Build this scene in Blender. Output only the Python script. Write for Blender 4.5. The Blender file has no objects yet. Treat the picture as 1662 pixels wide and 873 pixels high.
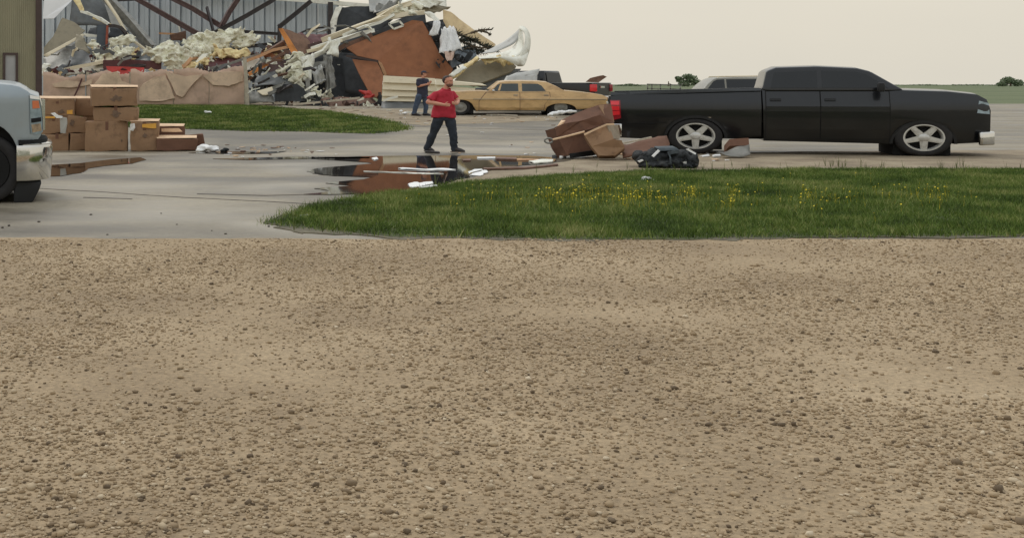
import bpy, bmesh, math, random
import numpy as np
from mathutils import Vector, Matrix, noise

R = math.radians
sc = bpy.context.scene
col = sc.collection
random.seed(7)

# ------------------------------------------------------------------ camera
F, CX, HY, EYE = 2000.0, 600.0, 137.0, 1.6      # focal length and principal point, in photograph pixels
cam = bpy.data.cameras.new('camera')
cam_o = bpy.data.objects.new('camera', cam)
col.objects.link(cam_o)
cam_o.location = (0, 0, EYE)
cam_o.rotation_euler = (R(90), 0, 0)
cam.sensor_width = 36
cam.lens = 36 * F / 1662
cam.shift_x = (831 - CX) / 1662
cam.shift_y = -(436.5 - HY) / 1662
cam.clip_start = 0.1
cam.clip_end = 6000
sc.camera = cam_o

# ------------------------------------------------------------------ sky and sun
SUN_EL, SUN_AZ = 48, -35                         # behind thin cloud, beyond the ruin and to its left
w = bpy.data.worlds.new('World')
sc.world = w
w.use_nodes = True
nt = w.node_tree
bg = nt.nodes['Background']
sky = nt.nodes.new('ShaderNodeTexSky')
sky.sky_type = 'NISHITA'
sky.sun_disc = False
sky.sun_elevation = R(SUN_EL)
sky.sun_rotation = R(SUN_AZ)
sky.dust_density = 4
mixn = nt.nodes.new('ShaderNodeMix')
mixn.data_type = 'RGBA'
mixn.inputs[0].default_value = 0.93
tc = nt.nodes.new('ShaderNodeTexCoord')
cl = nt.nodes.new('ShaderNodeTexNoise')
cl.inputs['Scale'].default_value = 1.6
cl.inputs['Detail'].default_value = 5
mp = nt.nodes.new('ShaderNodeMapping')
mp.inputs['Scale'].default_value = (1, 1, 3.0)
nt.links.new(tc.outputs['Generated'], mp.inputs[0])
nt.links.new(mp.outputs[0], cl.inputs['Vector'])
rampc = nt.nodes.new('ShaderNodeValToRGB')
rampc.color_ramp.elements[0].position = 0.3
rampc.color_ramp.elements[0].color = (7.5, 7.1, 6.15, 1)
rampc.color_ramp.elements[1].position = 0.7
rampc.color_ramp.elements[1].color = (8.5, 7.9, 6.65, 1)
nt.links.new(cl.outputs['Fac'], rampc.inputs[0])
nt.links.new(sky.outputs[0], mixn.inputs[6])
# haze is warm low down and paler, more neutral overhead
sepx = nt.nodes.new('ShaderNodeSeparateXYZ')
nt.links.new(tc.outputs['Generated'], sepx.inputs[0])
mrz = nt.nodes.new('ShaderNodeMapRange')
mrz.inputs[1].default_value, mrz.inputs[2].default_value = 0.08, 0.6
nt.links.new(sepx.outputs['Z'], mrz.inputs[0])
mixz = nt.nodes.new('ShaderNodeMix')
mixz.data_type = 'RGBA'
nt.links.new(mrz.outputs[0], mixz.inputs[0])
nt.links.new(rampc.outputs[0], mixz.inputs[6])
mixz.inputs[7].default_value = (8.6, 9.0, 9.3, 1)
nt.links.new(mixz.outputs[2], mixn.inputs[7])
nt.links.new(mixn.outputs[2], bg.inputs[0])
bg.inputs[1].default_value = 0.1

sl = bpy.data.lights.new('sun', 'SUN')
sl.energy = 0.9
sl.angle = R(14)
sl.color = (1, 0.96, 0.9)
so = bpy.data.objects.new('sun', sl)
col.objects.link(so)
_el, _az = R(SUN_EL), R(SUN_AZ)
_d = Vector((math.sin(_az) * math.cos(_el), math.cos(_az) * math.cos(_el), math.sin(_el)))
so.rotation_euler = _d.to_track_quat('Z', 'Y').to_euler()
sc.view_settings.view_transform = 'Standard'
sc.view_settings.look = 'None'
sc.view_settings.exposure = -0.06
sc.view_settings.gamma = 1
sc.view_settings.use_curve_mapping = False

# ------------------------------------------------------------------ places
def gz(Y):
    t = min(1, max(0, (Y - 30) / 30))
    return 0.6 * t * t * (3 - 2 * t)

def P(px, py, Y):
    return Vector(((px - CX) * Y / F, Y, EYE - (py - HY) * Y / F))

def G(px, py, up=0.0):
    a, b = 3.0, 2500.0
    for _ in range(60):
        m = (a + b) / 2
        if HY + F * (EYE - gz(m)) / m > py: a = m
        else: b = m
    return Vector(((px - CX) * a / F, a, gz(a) + up))

def onground(px, Y, up=0.0):
    return Vector(((px - CX) * Y / F, Y, gz(Y) + up))

# ------------------------------------------------------------------ materials
def lin(c):
    return tuple((v / 255 / 12.92) if v / 255 <= 0.04045 else ((v / 255 + 0.055) / 1.055) ** 2.4 for v in c)

def mk(name, rgb, rough=0.8, metal=0.0, var=0.25, scale=5.0, bump=0.0, bscale=40.0, k=1.0, spec=0.5, coat=0.0, dirt=None, dirt_amt=0.5, dirt_scale=2.0, rvar=0.0, stretch=(1, 1, 1), trans=0.0):
    m = bpy.data.materials.new(name)
    m.use_nodes = True
    n = m.node_tree
    b = n.nodes['Principled BSDF']
    c = [min(0.9, v / k) for v in lin(rgb)]
    t = n.nodes.new('ShaderNodeTexCoord')
    ma = n.nodes.new('ShaderNodeMapping')
    ma.inputs['Scale'].default_value = stretch
    n.links.new(t.outputs['Object'], ma.inputs[0])
    nz = n.nodes.new('ShaderNodeTexNoise')
    nz.inputs['Scale'].default_value = scale
    nz.inputs['Detail'].default_value = 8
    nz.inputs['Roughness'].default_value = 0.62
    n.links.new(ma.outputs[0], nz.inputs['Vector'])
    rp = n.nodes.new('ShaderNodeValToRGB')
    rp.color_ramp.elements[0].position = 0.32
    rp.color_ramp.elements[1].position = 0.68
    rp.color_ramp.elements[0].color = tuple(v * (1 - var) for v in c) + (1,)
    rp.color_ramp.elements[1].color = tuple(min(0.9, v * (1 + var)) for v in c) + (1,)
    n.links.new(nz.outputs['Fac'], rp.inputs[0])
    out = rp.outputs[0]
    if dirt:
        n2 = n.nodes.new('ShaderNodeTexNoise')
        n2.inputs['Scale'].default_value = dirt_scale
        n2.inputs['Detail'].default_value = 7
        n2.inputs['Roughness'].default_value = 0.7
        n.links.new(ma.outputs[0], n2.inputs['Vector'])
        r2 = n.nodes.new('ShaderNodeMapRange')
        r2.inputs[1].default_value = 0.5
        r2.inputs[2].default_value = 0.68
        r2.inputs[4].default_value = dirt_amt
        n.links.new(n2.outputs['Fac'], r2.inputs[0])
        mx = n.nodes.new('ShaderNodeMix')
        mx.data_type = 'RGBA'
        n.links.new(r2.outputs[0], mx.inputs[0])
        n.links.new(out, mx.inputs[6])
        mx.inputs[7].default_value = lin(dirt) + (1,)
        out = mx.outputs[2]
    n.links.new(out, b.inputs['Base Color'])
    b.inputs['Roughness'].default_value = rough
    b.inputs['Metallic'].default_value = metal
    b.inputs['Specular IOR Level'].default_value = spec
    b.inputs['Coat Weight'].default_value = coat
    b.inputs['Coat Roughness'].default_value = 0.08
    if trans:
        b.inputs['Transmission Weight'].default_value = trans
    if rvar:
        r3 = n.nodes.new('ShaderNodeMapRange')
        r3.inputs[1].default_value = 0.35
        r3.inputs[2].default_value = 0.65
        r3.inputs[3].default_value = max(0.03, rough - rvar)
        r3.inputs[4].default_value = min(1, rough + rvar)
        n.links.new(nz.outputs['Fac'], r3.inputs[0])
        n.links.new(r3.outputs[0], b.inputs['Roughness'])
    if bump:
        nb = n.nodes.new('ShaderNodeTexNoise')
        nb.inputs['Scale'].default_value = bscale
        nb.inputs['Detail'].default_value = 6
        n.links.new(ma.outputs[0], nb.inputs['Vector'])
        bp = n.nodes.new('ShaderNodeBump')
        bp.inputs['Strength'].default_value = bump
        bp.inputs['Distance'].default_value = 0.02
        n.links.new(nb.outputs['Fac'], bp.inputs['Height'])
        n.links.new(bp.outputs[0], b.inputs['Normal'])
    return m

K = 0.52     # how much of its base colour an upright face shows under this sky
M = {}
M['wall_grey'] = mk('grey_wall_sheet', (146, 152, 156), 0.45, 0.1, 0.14, 0.7, k=K, dirt=(98, 92, 84), dirt_amt=.45, dirt_scale=.9, stretch=(1, 1, .35))
M['siding_olive'] = mk('olive_metal_siding', (116, 112, 92), 0.5, 0.0, 0.09, 1.2, k=K, dirt=(92, 86, 68), dirt_amt=.4, dirt_scale=.7, stretch=(1, 1, .3))
M['trim_dark'] = mk('dark_brown_trim', (52, 40, 37), 0.5, 0, 0.2, 4, k=K)
M['window_pale'] = mk('pale_window_pane', (128, 128, 128), 0.12, 0, 0.1, 3, k=K)
M['steel_red'] = mk('red_oxide_steel', (68, 52, 50), 0.6, 0.1, 0.3, 6, k=K, dirt=(110, 88, 74), dirt_amt=.4, dirt_scale=5)
M['steel_dark'] = mk('dark_steel', (46, 42, 42), 0.55, 0.2, 0.3, 6, k=K, dirt=(90, 76, 68), dirt_amt=.3, dirt_scale=5)
M['steel_grey'] = mk('grey_steel', (98, 97, 92), 0.5, 0.3, 0.25, 4, k=K, dirt=(84, 76, 66), dirt_amt=.5, dirt_scale=3)
M['insul'] = mk('cream_insulation', (194, 188, 168), 0.95, 0, 0.22, 3, bump=0.6, bscale=14, k=0.66, dirt=(122, 108, 84), dirt_amt=.7, dirt_scale=2.2)
M['insul_y'] = mk('yellow_insulation', (194, 168, 126), 0.95, 0, 0.25, 5, bump=0.9, bscale=14, k=0.62, dirt=(168, 120, 66), dirt_amt=.6, dirt_scale=3)
M['ply'] = mk('brown_panel', (118, 77, 52), 0.75, 0, 0.13, 2.0, k=K, dirt=(84, 60, 44), dirt_amt=.45, dirt_scale=1.3, bump=.1, bscale=9)
M['ply_edge'] = mk('orange_board', (172, 112, 62), 0.75, 0, 0.2, 3, k=K, dirt=(120, 82, 52), dirt_amt=.5)
M['wood'] = mk('splintered_wood', (152, 118, 88), 0.8, 0, 0.3, 8, k=K, stretch=(1, 1, 6))
M['wood_dark'] = mk('dark_wet_wood', (84, 62, 50), 0.7, 0, 0.3, 8, k=K)
M['tan'] = mk('tan_board', (188, 166, 130), 0.7, 0, 0.12, 3, k=.6, dirt=(150, 120, 84), dirt_amt=.5)
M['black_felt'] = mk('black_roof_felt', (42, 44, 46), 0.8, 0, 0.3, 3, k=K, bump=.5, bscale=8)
M['dark_grey'] = mk('dark_grey_sheet', (72, 74, 74), 0.55, 0.1, 0.25, 2.5, k=K, dirt=(96, 88, 76), dirt_amt=.4)
M['sheet_white'] = mk('white_metal_sheet', (198, 192, 178), 0.62, 0.0, 0.1, 2, k=.6, dirt=(150, 136, 112), dirt_amt=.55, dirt_scale=2.5)
M['sheet_grey'] = mk('galvanised_sheet', (142, 142, 138), 0.55, 0.15, 0.2, 2, k=.56, dirt=(112, 106, 96), dirt_amt=.5)
M['sheet_tan'] = mk('muddy_sheet', (104, 97, 80), 0.6, 0.1, 0.25, 2, k=K, dirt=(84, 76, 64), dirt_amt=.5)
M['cloth'] = mk('white_fabric', (206, 204, 194), 0.9, 0, 0.12, 4, k=.62, bump=.3, bscale=20, dirt=(150, 146, 136), dirt_amt=.4)
M['siding_cream'] = mk('cream_siding', (176, 166, 143), 0.55, 0, 0.1, 2, k=.56, dirt=(146, 132, 106), dirt_amt=.45, stretch=(1, 1, 4))
M['fence'] = mk('beige_fence_cloth', (154, 131, 115), 0.9, 0, 0.16, 1.4, k=K, bump=.35, bscale=16, dirt=(134, 112, 94), dirt_amt=.5, dirt_scale=.9)
M['fence_pale'] = mk('pale_fence_cloth', (168, 147, 127), 0.9, 0, 0.16, 1.6, k=K, bump=.35, bscale=16, dirt=(146, 124, 106), dirt_amt=.5, dirt_scale=1.2)
M['post'] = mk('galvanised_post', (150, 142, 128), 0.5, 0.3, 0.2, 6, k=.58)
M['red'] = mk('red_paint', (140, 42, 36), 0.5, 0, 0.2, 4, k=K)
M['maroon'] = mk('maroon_steel', (70, 40, 40), 0.55, 0, 0.3, 4, k=K)
M['card'] = mk('cardboard', (113, 89, 67), 0.85, 0, 0.14, 2.2, k=K, dirt=(74, 55, 42), dirt_amt=.75, dirt_scale=1.7)
M['card_dark'] = mk('wet_cardboard', (84, 58, 44), 0.8, 0, 0.2, 3, k=K, dirt=(62, 44, 36), dirt_amt=.6, dirt_scale=3)
M['card_light'] = mk('torn_cardboard_liner', (182, 156, 128), 0.9, 0, 0.15, 4, k=.6)
M['tape'] = mk('yellow_tape', (168, 124, 50), 0.4, 0, 0.15, 5, k=K)
M['ink'] = mk('dark_print', (84, 68, 55), 0.8, 0, 0.4, 9, k=K)
M['foam'] = mk('white_foam', (224, 220, 206), 0.85, 0, 0.08, 6, k=.72)
M['skin'] = mk('skin', (160, 113, 92), 0.55, 0, 0.1, 12, k=.56)
M['hair'] = mk('dark_hair', (42, 32, 28), 0.7, 0, 0.3, 60, k=K)
M['stubble'] = mk('short_beard', (92, 64, 52), .7, 0, .3, 60, k=.56)
M['polo'] = mk('red_polo_cotton', (136, 32, 44), 0.85, 0, 0.12, 7, k=K, bump=.25, bscale=22)
M['navy'] = mk('navy_cotton', (38, 38, 50), 0.85, 0, 0.2, 8, k=K)
M['jeans_dark'] = mk('dark_denim', (30, 35, 42), 0.85, 0, 0.22, 9, k=K, bump=.3, bscale=25)
M['jeans_blue'] = mk('blue_denim', (50, 60, 76), 0.85, 0, 0.25, 9, k=K)
M['shoe'] = mk('dark_leather', (36, 32, 32), 0.5, 0, 0.2, 9, k=K)
M['sole'] = mk('shoe_sole', (90, 80, 72), 0.8, 0, 0.2, 9, k=K)
M['eye'] = mk('eye', (40, 32, 28), 0.2, 0, 0.1, 3)
M['gold'] = mk('weathered_gold_paint', (156, 129, 89), 0.34, 0.1, 0.2, 1.6, k=.54, dirt=(128, 90, 54), dirt_amt=.6, dirt_scale=1.7, coat=.3, stretch=(.6, 1, 1.6))
M['black_paint'] = mk('dusty_black_paint', (11, 15, 19), 0.3, 0, 0.25, 1.2, k=1, spec=.4, coat=.45, dirt=(32, 32, 31), dirt_amt=.3, dirt_scale=1.4)
M['silver'] = mk('silver_truck_paint', (118, 126, 130), 0.36, 0.3, 0.06, 1, k=.56, coat=.3, dirt=(140, 138, 130), dirt_amt=.25)
M['pale_paint'] = mk('pale_gold_paint', (104, 102, 93), 0.35, 0.1, 0.06, 1, k=.6, coat=.4)
M['chrome'] = mk('chrome', (214, 214, 212), 0.1, 1.0, 0.05, 2)
M['alloy'] = mk('alloy_wheel', (206, 205, 200), 0.32, 0.45, 0.12, 4, dirt=(96, 88, 78), dirt_amt=.4, dirt_scale=6)
M['glass'] = mk('dark_car_glass', (58, 64, 64), 0.06, 0, 0.15, 1.5, k=.8)
M['glass_dark'] = mk('tinted_car_glass', (18, 22, 24), 0.05, 0, 0.15, 1.5)
M['tyre'] = mk('tyre_rubber', (32, 31, 31), 0.85, 0, 0.3, 7, k=.7)
M['plastic'] = mk('black_plastic', (22, 23, 24), 0.7, 0, 0.2, 5, k=.7)
M['under'] = mk('underbody_black', (20, 20, 20), 0.9, 0, 0.2, 5)
M['lens_red'] = mk('red_lamp_lens', (196, 42, 48), 0.15, 0, 0.1, 8, k=.62, coat=.4)
M['lens_dark'] = mk('dark_red_lens', (120, 26, 34), 0.15, 0, 0.1, 8, k=.6, coat=.4)
M['lens_amber'] = mk('amber_lamp_lens', (172, 96, 62), 0.15, 0, 0.1, 8, k=.6)
M['lens_clear'] = mk('clear_lamp_lens', (126, 140, 146), 0.08, 0.2, 0.25, 9, k=.7)
M['bag'] = mk('black_nylon', (17, 20, 21), 0.75, 0, 0.3, 6, k=.55, bump=.4, bscale=30)
M['bag_strap'] = mk('grey_webbing', (54, 60, 64), 0.8, 0, 0.2, 9, k=K)
M['bark'] = mk('bark', (72, 62, 50), 0.9, 0, 0.3, 9, k=K)
M['needle'] = mk('dark_conifer', (42, 48, 42), 0.8, 0, 0.35, 3, k=.55)
M['leaf'] = mk('far_tree_leaves', (92, 104, 80), 0.85, 0, 0.3, .5, k=.62)
M['leaf2'] = mk('far_wood_leaves', (98, 110, 88), 0.85, 0, 0.25, .5, k=.62)
M['puddle'] = mk('puddle_water', (38, 31, 26), 0.03, 0, 0.2, .8, k=1)
M['puddle'].node_tree.nodes['Principled BSDF'].inputs['IOR'].default_value = 1.33

# ------------------------------------------------------------------ mesh builder
class MB:
    def __init__(s):
        s.v, s.f, s.mi = [], [], []
    def add(s, vs, fs, mi=0):
        o = len(s.v)
        s.v += [tuple(x) for x in vs]
        s.f += [tuple(i + o for i in q) for q in fs]
        s.mi += [mi] * len(fs)
    def box(s, c, size, rot=None, mi=0):
        x, y, z = [q / 2 for q in size]
        vs = [Vector((a * x, b * y, d * z)) for a in (-1, 1) for b in (-1, 1) for d in (-1, 1)]
        if rot is not None: vs = [rot @ q for q in vs]
        vs = [q + Vector(c) for q in vs]
        s.add(vs, [(0, 1, 3, 2), (4, 6, 7, 5), (0, 4, 5, 1), (2, 3, 7, 6), (0, 2, 6, 4), (1, 5, 7, 3)], mi)
    def prism(s, pts, vec, mi=0):
        n = len(pts)
        vec = Vector(vec)
        vs = [Vector(p) for p in pts] + [Vector(p) + vec for p in pts]
        s.add(vs, [tuple(range(n)), tuple(range(2 * n - 1, n - 1, -1))] + [(i, i + n, (i + 1) % n + n, (i + 1) % n) for i in range(n)], mi)
    def sweep(s, path, prof, up=Vector((0, 0, 1)), mi=0, cap=True, scale=None, twist=None):
        path = [Vector(p) for p in path]
        n = len(prof)
        vs = []
        for i, p in enumerate(path):
            t = (path[min(i + 1, len(path) - 1)] - path[max(i - 1, 0)]).normalized()
            u = up if abs(t.dot(up)) < .97 else Vector((0, 1, 0))
            a = t.cross(u).normalized()
            b = a.cross(t).normalized()
            if twist:
                q = Matrix.Rotation(twist[i], 3, t)
                a, b = q @ a, q @ b
            k = scale[i] if scale else 1
            vs += [p + a * (x * k) + b * (y * k) for x, y in prof]
        fs = []
        for i in range(len(path) - 1):
            for j in range(n):
                fs.append((i * n + j, i * n + (j + 1) % n, (i + 1) * n + (j + 1) % n, (i + 1) * n + j))
        if cap:
            fs.append(tuple(range(n - 1, -1, -1)))
            fs.append(tuple((len(path) - 1) * n + j for j in range(n)))
        s.add(vs, fs, mi)
    def tube(s, path, rad, n=8, mi=0, sx=1.0):
        path = [Vector(p) for p in path]
        if not hasattr(rad, '__len__'): rad = [rad] * len(path)
        vs = []
        for i, p in enumerate(path):
            t = (path[min(i + 1, len(path) - 1)] - path[max(i - 1, 0)]).normalized()
            u = Vector((0, 0, 1)) if abs(t.z) < .9 else Vector((0, 1, 0))
            a = t.cross(u).normalized()
            b = a.cross(t).normalized()
            for j in range(n):
                g = 2 * math.pi * j / n
                o = a * math.cos(g) * rad[i] + b * math.sin(g) * rad[i]
                o.x *= sx
                vs.append(p + o)
        fs = [(i * n + j, i * n + (j + 1) % n, (i + 1) * n + (j + 1) % n, (i + 1) * n + j) for i in range(len(path) - 1) for j in range(n)]
        fs += [tuple(range(n - 1, -1, -1)), tuple((len(path) - 1) * n + j for j in range(n))]
        s.add(vs, fs, mi)
    def ell(s, c, r, rot=None, nu=16, nv=10, mi=0):
        c = Vector(c)
        vs = []
        for i in range(nv + 1):
            a = math.pi * i / nv
            for j in range(nu):
                b = 2 * math.pi * j / nu
                q = Vector((r[0] * math.sin(a) * math.cos(b), r[1] * math.sin(a) * math.sin(b), r[2] * math.cos(a)))
                if rot is not None: q = rot @ q
                vs.append(c + q)
        s.add(vs, [(i * nu + j, (i + 1) * nu + j, (i + 1) * nu + (j + 1) % nu, i * nu + (j + 1) % nu) for i in range(nv) for j in range(nu)], mi)
    def limb(s, pts, rad, sx=1.0, n=12):
        s.tube(pts, rad, n, sx=sx)
        for p, r in zip(pts, rad):
            s.ell(p, (r * sx, r, r), nu=n, nv=8)
    def lathe(s, prof, c, axis='Y', n=28, sx=1.0, mi=0, close=False):
        # prof: list of (radius, offset along the axis)
        c = Vector(c)
        vs = []
        for r, o in prof:
            for j in range(n):
                g = 2 * math.pi * j / n
                vs.append(c + Vector((math.cos(g) * r * sx, o, math.sin(g) * r)))
        m = len(prof)
        fs = [(i * n + j, i * n + (j + 1) % n, ((i + 1) % m) * n + (j + 1) % n, ((i + 1) % m) * n + j) for i in range(m if close else m - 1) for j in range(n)]
        if not close:
            fs += [tuple(range(n - 1, -1, -1)), tuple((m - 1) * n + j for j in range(n))]
        s.add(vs, fs, mi)
    def build(s, name, mat, parent=None, smooth=False, angle=40, origin=None):
        me = bpy.data.meshes.new(name)
        o3 = Vector((0, 0, 0))
        if origin == 'base' and s.v:
            a = np.array(s.v)
            o3 = Vector(((a[:, 0].min() + a[:, 0].max()) / 2, (a[:, 1].min() + a[:, 1].max()) / 2, a[:, 2].min()))
        elif origin is not None and origin != 'base':
            o3 = Vector(origin)
        me.from_pydata([tuple(Vector(q) - o3) for q in s.v], [], s.f)
        mats = mat if isinstance(mat, (list, tuple)) else [mat]
        for m in mats: me.materials.append(m)
        if len(mats) > 1: me.polygons.foreach_set('material_index', s.mi)
        me.update()
        b = bmesh.new()
        b.from_mesh(me)
        bmesh.ops.recalc_face_normals(b, faces=b.faces)
        b.to_mesh(me)
        b.free()
        if smooth:
            me.shade_smooth()
            me.set_sharp_from_angle(angle=R(angle))
        o = bpy.data.objects.new(name, me)
        o.location = o3
        col.objects.link(o)
        if parent is not None: o.parent = parent
        return o

def bake(o):
    dg = bpy.context.evaluated_depsgraph_get()
    me = bpy.data.meshes.new_from_object(o.evaluated_get(dg))
    old = o.data
    me.name = old.name
    o.modifiers.clear()
    o.data = me
    bpy.data.meshes.remove(old)
    return o

def remesh(o, voxel, smooth_it=6, disp=None):
    m = o.modifiers.new('r', 'REMESH')
    m.mode = 'VOXEL'
    m.voxel_size = voxel
    if smooth_it:
        s = o.modifiers.new('s', 'SMOOTH')
        s.iterations = smooth_it
        s.factor = .5
    bake(o)
    if disp:
        me = o.data
        n = len(me.vertices)
        for v in me.vertices:
            q = v.co + o.location
            d = 0
            for a, f in disp: d += a * noise.noise(q * f)
            v.co += v.normal * d
    o.data.shade_smooth()
    return o

def soften(o, wid=.01, seg=2, ang=35):
    m = o.modifiers.new('b', 'BEVEL')
    m.width = wid
    m.segments = seg
    m.limit_method = 'ANGLE'
    m.angle_limit = R(ang)
    bake(o)
    o.data.shade_smooth()
    o.data.set_sharp_from_angle(angle=R(45))
    return o

def tag(o, label, cat, group=None, kind=None):
    if label: o['label'] = label
    if cat: o['category'] = cat
    if group: o['group'] = group
    if kind: o['kind'] = kind
    return o

def root(name, loc, label, cat, group=None, rz=0):
    o = bpy.data.objects.new(name, None)
    o.empty_display_size = .2
    o.location = loc
    o.rotation_euler = (0, 0, rz)
    col.objects.link(o)
    return tag(o, label, cat, group)

def copy_tree(o, parent=None):
    c = o.copy()
    col.objects.link(c)
    c.parent = parent
    for ch in list(o.children): copy_tree(ch, c)
    return c

# ------------------------------------------------------------------ ground sheets
def sheet_poly(name, pts, off, mat, kind='structure', step=1.0, jag=0.0, seed=0):
    """flat outline laid on the terrain"""
    pts = [Vector((p[0], p[1], 0)) for p in pts]
    if jag:
        q = []
        for i, a in enumerate(pts):
            b = pts[(i + 1) % len(pts)]
            n = max(1, int((b - a).length / (.12 if a.y < 24 else .35)))
            for k in range(n):
                p = a.lerp(b, k / n)
                p = p + Vector((noise.noise(p * 1.3 + Vector((seed, 0, 3))), noise.noise(p * 1.3 + Vector((9, seed, 7))), 0)) * jag
                p = p + Vector((noise.noise(p * 5 + Vector((seed, 0, 3))), noise.noise(p * 5 + Vector((9, seed, 7))), 0)) * jag * .4
                p = p + Vector((noise.noise(p * 13 + Vector((seed, 0, 3))), noise.noise(p * 13 + Vector((9, seed, 7))), 0)) * jag * .3
                q.append(p)
        pts = q
    bm = bmesh.new()
    bm.faces.new([bm.verts.new(p) for p in pts])
    bmesh.ops.triangulate(bm, faces=bm.faces[:])
    ys = [p.y for p in pts]
    y = math.ceil(max(28, min(ys)) / step) * step
    while y < min(66, max(ys)):
        bmesh.ops.bisect_plane(bm, geom=bm.verts[:] + bm.edges[:] + bm.faces[:], plane_co=(0, y, 0), plane_no=(0, 1, 0))
        y += step
    for v in bm.verts: v.co.z = gz(v.co.y) + off
    bmesh.ops.recalc_face_normals(bm, faces=bm.faces)
    for f in bm.faces:
        if f.normal.z < 0: f.normal_flip()
    ex = bmesh.ops.extrude_edge_only(bm, edges=[e for e in bm.edges if len(e.link_faces) == 1])
    for v in ex['geom']:
        if isinstance(v, bmesh.types.BMVert): v.co.z -= .025
    me = bpy.data.meshes.new(name)
    bm.to_mesh(me)
    bm.free()
    me.materials.append(mat)
    o = bpy.data.objects.new(name, me)
    col.objects.link(o)
    if kind: o['kind'] = kind
    return o
# ================================================================== the ground
def ground_mat(name, cols, scales, rough, rvar=.0, bump=.3, bscale=60, stretch=(1, 1, 1), fine=0.25, wet=None):
    m = bpy.data.materials.new(name)
    m.use_nodes = True
    n = m.node_tree
    b = n.nodes['Principled BSDF']
    t = n.nodes.new('ShaderNodeTexCoord')
    ma = n.nodes.new('ShaderNodeMapping')
    ma.inputs['Scale'].default_value = stretch
    n.links.new(t.outputs['Object'], ma.inputs[0])
    def nz(s, d=6, ro=.6, v=ma):
        q = n.nodes.new('ShaderNodeTexNoise')
        q.inputs['Scale'].default_value = s
        q.inputs['Detail'].default_value = d
        q.inputs['Roughness'].default_value = ro
        n.links.new(v.outputs[0] if v is ma else v, q.inputs['Vector'])
        return q
    big = nz(scales[0])
    rp = n.nodes.new('ShaderNodeValToRGB')
    els = rp.color_ramp.elements
    els[0].position, els[1].position = .34, .66
    els[0].color = lin(cols[0]) + (1,)
    els[1].color = lin(cols[2]) + (1,)
    e = els.new(.5)
    e.color = lin(cols[1]) + (1,)
    n.links.new(big.outputs['Fac'], rp.inputs[0])
    f = nz(scales[1], 4, .7, t.outputs['Object'])
    mr = n.nodes.new('ShaderNodeMapRange')
    mr.inputs[1].default_value, mr.inputs[2].default_value = .3, .7
    mr.inputs[3].default_value, mr.inputs[4].default_value = 1 - fine, 1 + fine
    n.links.new(f.outputs['Fac'], mr.inputs[0])
    mu = n.nodes.new('ShaderNodeMix')
    mu.data_type = 'RGBA'
    mu.blend_type = 'MULTIPLY'
    mu.inputs[0].default_value = 1
    n.links.new(rp.outputs[0], mu.inputs[6])
    cmb = n.nodes.new('ShaderNodeCombineColor')
    for i in range(3): n.links.new(mr.outputs[0], cmb.inputs[i])
    n.links.new(cmb.outputs[0], mu.inputs[7])
    out = mu.outputs[2]
    b.inputs['Roughness'].default_value = rough
    if wet:
        wn = nz(wet[0], 7, .62)
        wr = n.nodes.new('ShaderNodeMapRange')
        wr.inputs[1].default_value, wr.inputs[2].default_value = wet[1], wet[2]
        n.links.new(wn.outputs['Fac'], wr.inputs[0])
        m2 = n.nodes.new('ShaderNodeMix')
        m2.data_type = 'RGBA'
        m2.blend_type = 'MULTIPLY'
        n.links.new(wr.outputs[0], m2.inputs[0])
        n.links.new(out, m2.inputs[6])
        m2.inputs[7].default_value = (wet[3], wet[3] * .97, wet[3] * .93, 1)
        out = m2.outputs[2]
        r3 = n.nodes.new('ShaderNodeMapRange')
        r3.inputs[3].default_value, r3.inputs[4].default_value = rough, rough - rvar
        n.links.new(wr.outputs[0], r3.inputs[0])
        n.links.new(r3.outputs[0], b.inputs['Roughness'])
    n.links.new(out, b.inputs['Base Color'])
    bn = nz(bscale, 4, .7, t.outputs['Object'])
    bp = n.nodes.new('ShaderNodeBump')
    bp.inputs['Strength'].default_value = bump
    bp.inputs['Distance'].default_value = .01
    n.links.new(bn.outputs['Fac'], bp.inputs['Height'])
    n.links.new(bp.outputs[0], b.inputs['Normal'])
    return m

def tint_mat(name, cols, rough=.9, noise_scale=0, amt=0.3):
    """base colour picked per piece from its own stored tint"""
    m = bpy.data.materials.new(name)
    m.use_nodes = True
    n = m.node_tree
    b = n.nodes['Principled BSDF']
    a = n.nodes.new('ShaderNodeAttribute')
    a.attribute_name = 'tint'
    rp = n.nodes.new('ShaderNodeValToRGB')
    els = rp.color_ramp.elements
    els[0].color = lin(cols[0]) + (1,)
    els[1].color = lin(cols[-1]) + (1,)
    for i, c in enumerate(cols[1:-1]):
        e = els.new((i + 1) / (len(cols) - 1))
        e.color = lin(c) + (1,)
    src = a.outputs['Fac']
    if noise_scale:
        t = n.nodes.new('ShaderNodeTexCoord')
        q = n.nodes.new('ShaderNodeTexNoise')
        q.inputs['Scale'].default_value = noise_scale
        q.inputs['Detail'].default_value = 5
        n.links.new(t.outputs['Object'], q.inputs['Vector'])
        mr = n.nodes.new('ShaderNodeMapRange')
        mr.inputs[1].default_value, mr.inputs[2].default_value = .3, .7
        mr.inputs[3].default_value, mr.inputs[4].default_value = -amt, amt
        n.links.new(q.outputs['Fac'], mr.inputs[0])
        ad = n.nodes.new('ShaderNodeMath')
        n.links.new(a.outputs['Fac'], ad.inputs[0])
        n.links.new(mr.outputs[0], ad.inputs[1])
        src = ad.outputs[0]
    n.links.new(src, rp.inputs[0])
    n.links.new(rp.outputs[0], b.inputs['Base Color'])
    b.inputs['Roughness'].default_value = rough
    b.inputs['Specular IOR Level'].default_value = .25
    return m

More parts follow.
